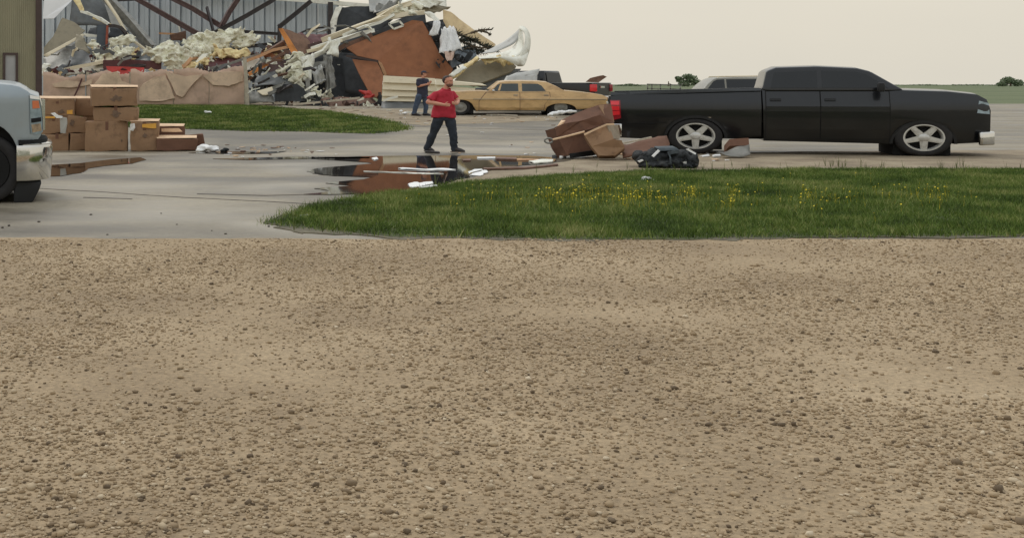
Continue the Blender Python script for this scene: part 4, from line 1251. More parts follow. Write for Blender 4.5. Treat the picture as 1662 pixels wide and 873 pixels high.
stick('plank', [(500, 76, 60.9), (530, 68, 60.9), (560, 60, 61)], .12, .2, M['steel_red'], 'dark reddish rail under the cream strips', 'plank', group=W)
# the brown wall
tw_ = root('brown_wall', onground(655, 60), 'large brown wall panel torn loose and standing behind the cream siding', 'wall panel', W)
lp(plate('wall_face', [(562, 78, 60.2), (574, 72, 60.2), (604, 60, 60.2), (640, 46, 60.2), (669, 33, 60.2), (686, 35, 60.2), (698, 56, 60.1), (714, 88, 60), (735, 112, 59.8), (729, 129, 59.7), (690, 127, 59.6), (629, 123, 59.6), (624, 112, 59.7), (614, 98, 59.8), (580, 91, 60)], .14, M['ply'], None, None, parent=tw_), tw_)
lp(plate('torn_top', [(604, 58, 60.4), (628, 40, 60.4), (658, 27, 60.5), (690, 24, 60.5), (692, 38, 60.4), (668, 34, 60.35), (640, 47, 60.35)], .1, M['black_felt'], None, None, jag=.04, parent=tw_), tw_)
lp(plate('broken_edge', [(614, 98, 59.5), (620, 103, 59.5), (626, 116, 59.5), (628, 124, 59.5), (624, 124, 59.5), (619, 112, 59.5)], .1, M['wood'], None, None, jag=.05, seg=.1, parent=tw_), tw_)
tv = root('vent_frame', P(642, 48, 60.1), 'small white vent frame tilted on the top edge of the brown wall', 'vent', W)
for a_, b_ in (((631, 39), (639, 47.5)), ((631, 39), (648, 34.5)), ((648, 34.5), (655, 42)), ((639, 47.5), (655, 42))):
    lp(stick('frame_bar', [(a_[0], a_[1], 60.05), (b_[0], b_[1], 60.05)], .08, .09, M['sheet_white'], parent=tv), tv)
tl = root('lower_panel', onground(600, 58.6), 'smaller brown panel standing below the brown wall left of the siding', 'wall panel', W)
lp(plate('wall_face', [(572, 96, 59), (612, 101, 59), (622, 122, 58.7), (619, 160, 58.2), (603, 157, 58.2), (586, 126, 58.6)], .08, M['ply'], None, None, jag=.02, parent=tl), tl)
lp(stick('top_rail', [(562, 91, 58.8), (590, 95.5, 58.8), (614, 100, 58.8)], .1, .1, M['trim_dark'], parent=tl), tl)
lp(stick('corner_post', [(616, 150, 58.0), (617, 172, 58)], .14, .14, M['trim_dark'], parent=tl), tl)
crumple('felt_and_shade_sheet', [(555, 92, 60), (575, 96, 60), (606, 158, 59.4), (560, 150, 59.6)], 8, 8, .06, 1, M['black_felt'], 'black sheet standing for the shade beside the smaller brown panel', 'felt', seed=35, group=W)  # black colour gives the right side of the hollow its darkness

# cream siding section: each lap board is a piece
ts = root('siding_section', onground(680, 55), 'fallen section of cream lap siding lying behind the two men', 'siding', W)
rows = [(123, 127.5), (134.5, 137.5), (146, 149), (156.5, 158.5), (164.5, 166.5)]
for i in range(4):
    a0, a1 = rows[i]; b0, b1 = rows[i + 1]
    lo0, lo1 = 622 - i * .6, 706 + i * 1.5
    lp(plate('siding_board', [(lo0, a0, 55.10), (lo1, a1, 55.10), (lo1 + 1, b1 - .6, 54.96), (lo0 - .6, b0 - .6, 54.96)], .035, M['siding_cream'], None, None, parent=ts), ts)
rows2 = [(128, 130), (138.5, 139), (150, 149), (159, 157)]
for i in range(3):
    a0, a1 = rows2[i]; b0, b1 = rows2[i + 1]
    lp(plate('siding_board', [(707 + i, a0, 54.6), (782 + i * 6, a1 + 6, 54.9), (790, b1, 54.8), (708 + i, b0 - .6, 54.45)], .035, M['siding_cream'], None, None, parent=ts), ts)
lp(plate('backing', [(624, 126, 55.4), (706, 130, 55.4), (708, 164, 55.3), (622, 162, 55.3)], .05, M['trim_dark'], None, None, parent=ts), ts)
crumple('metal_sheet', [(620, 165, 55.2), (690, 166, 55), (694, 180, 54), (618, 178, 54.2)], 10, 4, .06, 2, M['dark_grey'], 'dark sheet under the cream siding section', 'metal sheet', seed=36, group=W)
stick('white_strip', [(622, 164, 54.4), (632, 160, 54.4), (646, 157, 54.4)], .06, .1, M['sheet_white'], 'white strip poking out under the left of the cream siding', 'strip', group=W)

crumple('felt_and_shade_sheet', [(538, 56, 62.6), (650, 20, 62.6), (600, 70, 61.8), (536, 92, 61.6)], 12, 8, .12, 1, M['black_felt'], 'black backing added to close sky gaps behind the cream trim strips', 'felt', seed=71, rag=.06, group=W)  # added backings: black sheets that keep bright sky out of the gaps
crumple('felt_and_shade_sheet', [(600, 52, 61.6), (730, 30, 61.8), (742, 118, 61), (590, 122, 61)], 12, 9, .12, 1, M['black_felt'], 'black backing added to block the sky right behind the brown wall', 'felt', seed=72, rag=.06, group=W)
crumple('felt_and_shade_sheet', [(536, 84, 61.4), (630, 92, 61.2), (632, 128, 60.9), (540, 128, 60.9)], 12, 6, .1, 1, M['black_felt'], 'black backing added between the brown wall and the smaller brown panel', 'felt', seed=73, rag=.04, group=W)
crumple('felt_and_shade_sheet', [(528, 58, 63.4), (640, 48, 63.4), (640, 132, 62.8), (528, 132, 62.8)], 12, 8, .1, 1, M['black_felt'], 'black backing added deepest, behind the brown wall and middle wreckage', 'felt', seed=74, rag=.04, group=W)  # widest added backing, blocks the remaining view through to the sky
# cloth, tree sheets, curled roofing at the right end
crumple('white_cloth', [(716, 46, 60), (736, 42, 60), (750, 80, 59.4), (713, 88, 59.2)], 9, 10, .1, 1.5, M['cloth'], 'white cloth draped over the right edge of the brown wall', 'cloth', seed=37, fold=.13, rag=.05, group=W)
crumple('white_cloth', [(688, 20, 60.4), (704, 22, 60.4), (715, 36, 60.2), (706, 38, 60.2)], 6, 6, .1, 2, M['sheet_white'], 'white torn tail of roofing reaching down to the draped cloth', 'torn sheet', seed=38, rag=.08, group=W)
crumple('white_cloth', [(704, 34, 60.1), (714, 34, 60.1), (712, 56, 59.8), (697, 58, 59.8)], 6, 6, .12, 2, M['cloth'], 'small grey white rag left of the draped cloth', 'cloth', seed=39, rag=.1, fold=.06, group=W)
crumple('pink_cloth', [(720, 84, 59.3), (738, 84, 59.3), (734, 98, 59), (726, 100, 59)], 5, 5, .1, 2, mk('pinkish_cloth', (168, 146, 132), .9, 0, .15, 5, k=.6), 'pinkish cloth showing under the draped white cloth', 'cloth', seed=40, rag=.05, fold=.05, group=W)
crumple('felt_and_shade_sheet', [(692, 36, 60.8), (722, 36, 60.9), (726, 70, 60.5), (700, 66, 60.5)], 8, 8, .22, 1.6, M['black_felt'], 'black torn felt behind the small grey white rag', 'felt', seed=41, rag=.16, group=W)
plate('tan_panel', [(719, 16, 61.6), (732, 20, 61.6), (752, 36, 61.5), (772, 51, 61.4), (804, 72, 61.2), (799, 81, 61.1), (786, 76, 61.1), (768, 62, 61.2), (745, 58, 61.3), (720, 42, 61.5)], .08, M['tan'], 'long tan panel sloping down to the right against the sky', 'panel', jag=.02, group=W)
crumple('dark_sheet', [(728, 82, 60.5), (770, 72, 60.8), (774, 92, 60.2), (732, 112, 59.8)], 9, 7, .12, 1.2, mk('blue_grey_sheet', (84, 90, 94), .45, .2, .2, 2, k=K), 'blue grey sheet right of the brown wall below the fallen tree', 'metal sheet', seed=42, group=W)
plate('wall_slab', [(738, 130, 57.6), (760, 108, 58), (782, 96, 58.4), (826, 98, 58.6), (838, 108, 58.5), (830, 116, 58.2), (800, 128, 57.8), (770, 139, 57.4)], .12, M['sheet_tan'], 'grey brown slab propped under the curled white roofing', 'panel', jag=.02, group=W)
plate('wall_slab', [(764, 137, 57.9), (800, 126, 58.2), (832, 112, 58.6), (846, 112, 58.8), (838, 124, 58.6), (812, 140, 58.2), (800, 146, 58)], .1, M['dark_grey'], 'darker slab below the grey brown slab, behind the old car', 'panel', jag=.02, group=W)
crumple('insulation_edge', [(727, 124, 57.2), (775, 92, 58), (778, 95, 57.8), (735, 129, 57.1)], 12, 4, .12, 2, M['insul_y'], 'yellow torn insulation edge running up the grey brown slab', 'insulation', thick=.1, seed=43, rag=.1, group=W)
crumple('insulation_edge', [(728, 122, 57.0), (752, 106, 57.3), (758, 110, 57.2), (734, 126, 57)], 7, 3, .08, 2, M['sheet_white'], 'white torn facing on the yellow insulation edge', 'torn sheet', thick=.04, seed=44, rag=.06, group=W)
fluff('insulation', [(792, 97.5, 57.8, 11, 1.6, -5), (810, 96.5, 57.8, 12, 1.6), (826, 98, 57.9, 8, 1.8, 15)], M['insul_y'], 'yellow insulation along the top of the grey brown slab', vox=.05, group=W)

def curl():
    """roofing torn up into a curl, with a hole through its crest"""
    t = root('curled_roofing', P(815, 95, 58.4), 'white roofing sheet torn up into a tall curl against the sky', 'metal sheet', W)
    def surf(rows, name, mat, thick=.025, sd=0):
        nu = 14
        vs = []
        for r in rows:
            pts = [Vector(P(*q)) for q in r]
            for j in range(nu + 1):
                f = j / nu * (len(pts) - 1)
                k = min(int(f), len(pts) - 2)
                a = f - k
                p0 = pts[max(k - 1, 0)]; p1 = pts[k]; p2 = pts[k + 1]; p3 = pts[min(k + 2, len(pts) - 1)]
                q = .5 * ((2 * p1) + (p2 - p0) * a + (2 * p0 - 5 * p1 + 4 * p2 - p3) * a * a + (3 * p1 - p0 - 3 * p2 + p3) * a ** 3)
                q = q + Vector((0, .1, .03)) * noise.noise(q * 1.8 + Vector((sd, 0, 0)))
                vs.append(q)
        m = MB()
        wn = nu + 1
        m.add(vs, [(i * wn + j, i * wn + j + 1, (i + 1) * wn + j + 1, (i + 1) * wn + j) for i in range(len(rows) - 1) for j in range(nu)])
        o = m.build(name, mat, t, smooth=True, angle=60)
        s_ = o.modifiers.new('u', 'SUBSURF'); s_.levels = 1; s_.render_levels = 1
        s_ = o.modifiers.new('t', 'SOLIDIFY'); s_.thickness = thick; s_.offset = 0
        bake(o)
        lp(o, t)
    surf([[(779, 92, 58.0), (800, 88, 58.2), (825, 82, 58.4), (840, 66, 58.6), (843, 44, 58.7)],
          [(776, 94, 57.7), (800, 91, 57.9), (828, 88, 58.0), (846, 74, 58.2), (846, 44, 58.5)],
          [(778, 96, 57.4), (804, 94, 57.6), (832, 94, 57.7), (848, 84, 57.8)
           , (849, 60, 58.1)]], 'lower_sheet', M['sheet_white'], sd=1)
    surf([[(843, 44, 58.8), (848, 43, 58.6), (856, 48, 58.4), (861, 62, 58.2), (859, 84, 58.0), (850, 104, 57.8)],
          [(842, 48, 58.5), (847, 50, 58.3), (852, 56, 58.1), (852, 66, 57.9), (849, 82, 57.7), (838, 98, 57.5)]], 'curl_crest', M['sheet_white'], sd=2)
    surf([[(780, 88, 58.8), (800, 78, 58.9), (820, 66, 59), (838, 52, 59), (846, 43, 59)],
          [(790, 86, 58.6), (810, 78, 58.7), (830, 66, 58.8), (841, 54, 58.8), (846, 46, 58.8)],
          [(800, 86, 58.5), (820, 79, 58.5), (836, 70, 58.5), (844, 58, 58.6), (847, 48, 58.6)]], 'folded_sheet', M['sheet_grey'], sd=3)
    surf([[(806, 92, 57.5), (826, 92, 57.4), (846, 92, 57.5), (858, 84, 57.8)],
          [(828, 100, 57.4), (838, 100, 57.3), (848, 100, 57.4), (856, 96, 57.6)],
          [(840, 108, 57.4), (846, 108, 57.4), (850, 107, 57.4), (852, 104, 57.5)]], 'torn_tail', M['sheet_white'], sd=4)
curl()

def tangle(n, x0, x1, y0, y1, Y0, Y1, mats, label, group, seed, l0=10, l1=34):
    random.seed(seed)
    made = []
    for i in range(n):
        x, y = random.uniform(x0, x1), random.uniform(y0, y1)
        Y = random.uniform(Y0, Y1)
        ln = random.uniform(l0, l1); an = random.gauss(-.3, .6)
        dx, dy = math.cos(an) * ln, math.sin(an) * ln
        pts = [(x - dx / 2, y - dy / 2, Y), (x + random.uniform(-4, 4), y + random.uniform(-4, 4), Y - .1), (x + dx / 2, y + dy / 2, Y + random.uniform(-.3, .3))]
        ww = random.uniform(.05, .13)
        mat = random.choice(mats)
        made.append((x, mat, dy < -dx * .15 and 'rising' or dy > dx * .15 and 'dropping' or 'level', ln > (l0 + l1) / 2 and 'long' or 'short'))
        o = stick('metal_strip', pts, ww * .5, ww * 1.5, mat, label, 'metal strip', group=group, twist=[0, random.uniform(-1, 1), random.uniform(-1, 1)])
        o.location.z = max(o.location.z, gz(Y) + .02)
        made[-1] = made[-1] + (o,)
    made.sort(key=lambda q: q[0])
    cn = {'galvanised_sheet': 'grey', 'grey_steel': 'grey', 'dark_grey_sheet': 'dark grey', 'cream_siding': 'cream', 'dark_steel': 'blackish', 'dark_wet_wood': 'dark brown', 'splintered_wood': 'tan', 'white_metal_sheet': 'white'}
    cnt = {}
    for x, mat, sl_, ll, o in made:
        k = '%s %s %s' % (ll, cn[mat.name], sl_)
        cnt[k] = cnt.get(k, 0) + 1
    tot, cnt = dict(cnt), {}
    for x, mat, sl_, ll, o in made:
        k = '%s %s %s' % (ll, cn[mat.name], sl_)
        cnt[k] = cnt.get(k, 0) + 1
        od = ['first', 'second', 'third', 'fourth', 'fifth', 'sixth', 'seventh', 'eighth', 'ninth'][cnt[k] - 1]
        o['label'] = '%s %s strip %s rightwards %s' % (ll, cn[mat.name], sl_, label) + ('' if tot[k] == 1 else ', %s from left' % od)
tangle(8, 90, 235, 66, 112, 60.4, 61.6, [M['steel_grey'], M['dark_grey'], M['siding_cream'], M['steel_dark']], 'in the left wreckage', 'bent strips in the left wreckage', 1)
tangle(7, 260, 395, 78, 112, 60.2, 60.8, [M['wood_dark'], M['steel_dark'], M['steel_grey'], M['wood']], 'among the insulation heaps', 'strips among the insulation heaps', 2, 8, 22)
tangle(22, 404, 506, 90, 166, 57.7, 58.6, [M['steel_grey'], M['siding_cream'], M['wood_dark'], M['steel_dark'], M['sheet_white'], M['steel_dark']], 'in the middle wreckage', 'bent strips in the middle wreckage', 3, 8, 30)
tangle(8, 500, 640, 40, 84, 60.2, 60.6, [M['siding_cream'], M['sheet_white'], M['steel_grey'], M['wood_dark']], 'above the brown wall', 'splintered strips above the brown wall', 4, 12, 40)

# scraps nobody could count, filling the heaps
def rubble(name, area, n, mat, label, smin, smax, seed):
    random.seed(seed)
    m = MB()
    for _ in range(n):
        px0, px1, py0, py1, Y0, Y1 = random.choice(area)
        px, py = random.uniform(px0, px1), random.uniform(py0, py1)
        f = 1 - (py - py0) / max(1, (py1 - py0))
        Y = Y0 + (Y1 - Y0) * f + random.uniform(-.3, .3)
        p = P(px, py, Y)
        p.z = max(p.z, gz(Y) + .03)
        s = random.uniform(smin, smax)
        rot = Matrix.Rotation(random.uniform(-.8, .8), 3, 'Y') @ Matrix.Rotation(random.uniform(-.7, .7), 3, 'X') @ Matrix.Rotation(random.uniform(0, 3), 3, 'Z')
        a, b = random.uniform(.4, 1.6) * s, random.uniform(.2, .8) * s
        q = [rot @ Vector((x * a * random.uniform(.7, 1.2), 0, z * b * random.uniform(.6, 1.3))) + p for x, z in ((-1, -1), (0, -1.2), (1, -1), (1.1, .2), (1, 1), (-.2, .8), (-1, 1))]
        m.prism(q, rot @ Vector((0, .03, 0)))
    o = m.build(name, mat, origin='base')
    return tag(o, label, 'rubble', kind='stuff')
MID = [(404, 540, 100, 166, 58.3, 62), (404, 500, 82, 150, 58.8, 62), (500, 620, 158, 174, 57.2, 58.2), (430, 560, 60, 110, 61, 63)]
LEFT = [(72, 250, 112, 124, 60.0, 60.6), (150, 225, 74, 100, 61.6, 62.6), (300, 396, 108, 122, 59.9, 60.3)]
rubble('rubble', MID, 110, M['steel_red'], 'dark reddish scraps jumbled through the middle of the wreckage', .08, .26, 1)
rubble('rubble', MID, 50, M['wood_dark'], 'brown splintered wood scraps jumbled through the middle of the wreckage', .06, .22, 2)
rubble('rubble', MID, 90, M['sheet_white'], 'white torn scraps jumbled through the middle of the wreckage', .05, .17, 3)
rubble('rubble', MID, 130, M['black_felt'], 'dark grey scraps jumbled through the middle of the wreckage', .12, .36, 4)
rubble('rubble', LEFT, 60, M['dark_grey'], 'dark grey scraps jumbled behind the torn fence', .08, .26, 5)
rubble('rubble', LEFT, 70, M['sheet_white'], 'white torn scraps jumbled behind the torn fence', .05, .16, 6)
rubble('rubble', LEFT, 34, M['maroon'], 'maroon scraps jumbled behind the torn fence', .08, .24, 7)
rubble('rubble', [(690, 740, 40, 110, 60, 60.8), (740, 780, 84, 110, 59, 60)], 40, M['black_felt'], 'black scraps caught to the right of the brown wall', .08, .28, 8)

rubble('rubble', MID, 130, M['insul'], 'cream insulation scraps jumbled through the middle of the wreckage', .05, .2, 9)
rubble('rubble', LEFT, 16, M['insul_y'], 'yellowish insulation scraps jumbled behind the torn fence', .05, .2, 10)

# fallen conifer lying over the heap
def fallen_tree():
    random.seed(4)
    t = root('fallen_tree', P(740, 90, 61), 'dark fallen conifer lying over the wreckage below the tan panel', 'tree')
    limbs = [[(728, 60, 60.7), (748, 66, 60.7), (772, 80, 60.7), (785, 84, 60.7)],
             [(735, 50, 60.9), (752, 60, 60.8), (780, 72, 60.7), (806, 82, 60.6)],
             [(742, 84, 60.6), (760, 78, 60.6), (778, 86, 60.6)],
             [(748, 66, 60.8), (760, 64, 60.8), (774, 66, 60.7)],
             [(764, 54, 61.0), (782, 49, 61), (799, 48.5, 61)],
             [(776, 49, 61), (790, 53, 61), (797, 57, 61)],
             [(762, 74, 60.7), (778, 78, 60.6), (800, 78, 60.6), (811, 80, 60.6)],
             [(760, 70, 60.7), (775, 88, 60.6)], [(734, 72, 60.7), (752, 90, 60.5)]]
    m = MB()
    for l in limbs: m.tube([P(*q) for q in l], [.07, .05] + [.035] * (len(l) - 2), 6)
    m.tube([P(764, 54, 61), P(752, 58, 61), P(745, 66, 60.9)], .03, 6)
    lp(m.build('trunk', M['bark'], t), t)
    m = MB()
    for l in limbs:
        pts = [P(*q) for q in l]
        thick = .30 if l[0][0] < 760 else .17
        for i in range(len(pts) - 1):
            n = int((pts[i + 1] - pts[i]).length * (150 if thick > .2 else 95))
            d = (pts[i + 1] - pts[i]).normalized()
            for _ in range(n):
                p = pts[i].lerp(pts[i + 1], random.random())
                v = Vector((random.gauss(0, 1), random.gauss(0, 1), random.gauss(0, 1))).normalized()
                v = (v + d * .9).normalized()
                ln = random.uniform(.35, 1) * thick
                s = v.cross(Vector((random.random(), random.random(), random.random()))).normalized() * random.uniform(.015, .04)
                m.add([p - s, p + s, p + v * ln + s * .3, p + v * ln - s * .3], [(0, 1, 2, 3)])
    lp(m.build('foliage', M['needle'], t), t)
fallen_tree()

# ground under the heaps
sheet_poly('building_floor', [(x, y) for x, y in ((-24, 59.4), (-5, 58.6), (1, 57.4), (4, 57.4), (9, 60), (9, 71), (-24, 71))], .012, M['dirt'], jag=.2, seed=31)
# ================================================================== vehicles
def body_mesh(outline, hw, wc, zcuts, xcuts, ny=6, crown=0.03):
    """closed body from a side outline [(x,z)], half width hw(x,z), centre line at y = wc"""
    bm = bmesh.new()
    bm.faces.new([bm.verts.new((x, 0, z)) for x, z in outline])
    def cut(co, no):
        bmesh.ops.bisect_plane(bm, geom=bm.verts[:] + bm.edges[:] + bm.faces[:], plane_co=co, plane_no=no)
    for x in xcuts: cut((x, 0, 0), (1, 0, 0))
    for z in zcuts: cut((0, 0, z), (0, 0, 1))
    bm.verts.index_update()
    V = [(v.co.x, v.co.z) for v in bm.verts]
    faces = [[v.index for v in f.verts] for f in bm.faces]
    bm.edges.ensure_lookup_table()
    bd = [(e.verts[0].index, e.verts[1].index) for e in bm.edges if len(e.link_faces) == 1]
    zmax = {}
    # is a border point on the top side?
    xs = sorted(set(round(v[0], 3) for v in V))
    top = {}
    for x, z in V:
        k = round(x, 2)
        top[k] = max(top.get(k, -9), z)
    bm.free()
    m = MB()
    n = len(V)
    vs = [(x, wc - hw(x, z), z) for x, z in V] + [(x, wc + hw(x, z), z) for x, z in V]
    fs = [tuple(f) for f in faces] + [tuple(i + n for i in reversed(f)) for f in faces]
    strip = {}
    bset = set(i for e in bd for i in e)
    zmid = (max(z for _, z in V) + min(z for _, z in V)) / 2
    for i in bset:
        x, z = V[i]
        h = hw(x, z)
        ids = [i]
        up = 1 if z > zmid - .1 and z >= top[round(x, 2)] - .02 else 0
        for k in range(1, ny):
            f = -1 + 2 * k / ny
            ids.append(len(vs))
            vs.append((x, wc + f * h, z + up * crown * (1 - f * f)))
        ids.append(i + n)
        strip[i] = ids
    for a, b in bd:
        for k in range(ny): fs.append((strip[a][k], strip[a][k + 1], strip[b][k + 1], strip[b][k]))
    m.add(vs, fs)
    return m

def arc(cx, cz, rx, rz, a0, a1, n=12):
    return [(cx + rx * math.cos(R(a0 + (a1 - a0) * i / n)), cz + rz * math.sin(R(a0 + (a1 - a0) * i / n))) for i in range(n + 1)]

def side_patch(outline, hw, wc, off, side=-1, thick=.02, zc=(), xc=()):
    """a thin piece lying on a body's side"""
    bm = bmesh.new()
    bm.faces.new([bm.verts.new((x, 0, z)) for x, z in outline])
    for z in zc: bmesh.ops.bisect_plane(bm, geom=bm.verts[:] + bm.edges[:] + bm.faces[:], plane_co=(0, 0, z), plane_no=(0, 0, 1))
    for x in xc: bmesh.ops.bisect_plane(bm, geom=bm.verts[:] + bm.edges[:] + bm.faces[:], plane_co=(x, 0, 0), plane_no=(1, 0, 0))
    bm.verts.index_update()
    V = [(v.co.x, v.co.z) for v in bm.verts]
    F_ = [[v.index for v in f.verts] for f in bm.faces]
    bd = [(e.verts[0].index, e.verts[1].index) for e in bm.edges if len(e.link_faces) == 1]
    bm.free()
    n = len(V)
    m = MB()
    vs = [(x, wc + side * (hw(x, z) + off), z) for x, z in V] + [(x, wc + side * (hw(x, z) + off - thick), z) for x, z in V]
    fs = [tuple(f) for f in F_] + [tuple(i + n for i in reversed(f)) for f in F_] + [(a, b, b + n, a + n) for a, b in bd]
    m.add(vs, fs)
    return m

def wheel(t, c, rx, rz, width, kind='steel', sign=-1):
    """tyre and rim; c on the outer face, the wheel runs inwards"""
    k = rx / rz
    y0 = c[1]
    s = -sign
    m = MB()
    tyre_p = [(rz * .66, .01 * s), (rz * .74, -.012 * s), (rz * .9, -.012 * s), (rz * .975, .02 * s), (rz, .06 * s), (rz, (width - .06) * s), (rz * .97, (width - .02) * s), (rz * .7, width * s)]
    m.lathe(tyre_p, (c[0], y0, c[2]), n=36, sx=k, close=True)
    wh = m.build('wheel', M['tyre'], t, smooth=True, angle=50)
    m = MB()
    if kind == 'alloy':
        m.lathe([(rz * .70, 0), (rz * .715, -.012 * s), (rz * .66, -.012 * s), (rz * .62, .03 * s), (rz * .6, .12 * s), (rz * .66, .12 * s)], (c[0], y0, c[2]), n=40, sx=k, close=True)
        for j in range(5):
            a = R(-90 + 72 * j)
            d = Vector((math.cos(a) * k, 0, math.sin(a)))
            q = Vector((-math.sin(a) * k, 0, math.cos(a)))
            o = Vector((c[0], y0, c[2]))
            r0, r1 = rz * .1, rz * .66
            w0, w1 = rz * .15, rz * .105
            pts = [o + d * r0 - q * w0, o + d * r1 - q * w1, o + d * r1 + q * w1, o + d * r0 + q * w0]
            m.prism([p + Vector((0, .012 * s, 0)) for p in pts], (0, .05 * s, 0))
            pts2 = [o + d * r0 - q * w0 * .5, o + d * r1 - q * w1 * .55, o + d * r1 + q * w1 * .55, o + d * r0 + q * w0 * .5]
            m.prism([p + Vector((0, -.004 * s, 0)) for p in pts2], (0, .03 * s, 0))
        m.lathe([(.001, -.022 * s), (rz * .13, -.022 * s), (rz * .2, -.005 * s), (rz * .22, .05 * s)], (c[0], y0, c[2]), n=24, sx=k)
        m.build('rim', M['alloy'], wh, smooth=True, angle=40)
        m = MB()
        m.lathe([(.001, .125 * s), (rz * .64, .125 * s), (rz * .64, .14 * s), (.001, .14 * s)], (c[0], y0, c[2]), n=24, sx=k)
        m.lathe([(.001, .09 * s), (rz * .42, .09 * s), (rz * .42, .12 * s), (.001, .12 * s)], (c[0], y0, c[2]), n=24, sx=k)
        m.build('brake_disc', M['under'], wh, smooth=True)
    else:
        m.lathe([(.001, -.03 * s), (rz * .2, -.03 * s), (rz * .3, -.012 * s), (rz * .42, .005 * s), (rz * .5, -.006 * s), (rz * .64, -.004 * s), (rz * .66, .03 * s), (rz * .6, .08 * s)], (c[0], y0, c[2]), n=30, sx=k)
        m.build('hubcap', M['alloy'] if kind == 'steel' else M['under'] if kind == 'black' else M['steel_grey'], wh, smooth=True, angle=50)
    return wh

def prism_part(t, name, outline, y0, y1, mat, bev=.012, smooth=True):
    m = MB()
    m.prism([(x, y0, z) for x, z in outline], (0, y1 - y0, 0))
    o = m.build(name, mat, t)
    if bev: soften(o, bev, 2)
    return o

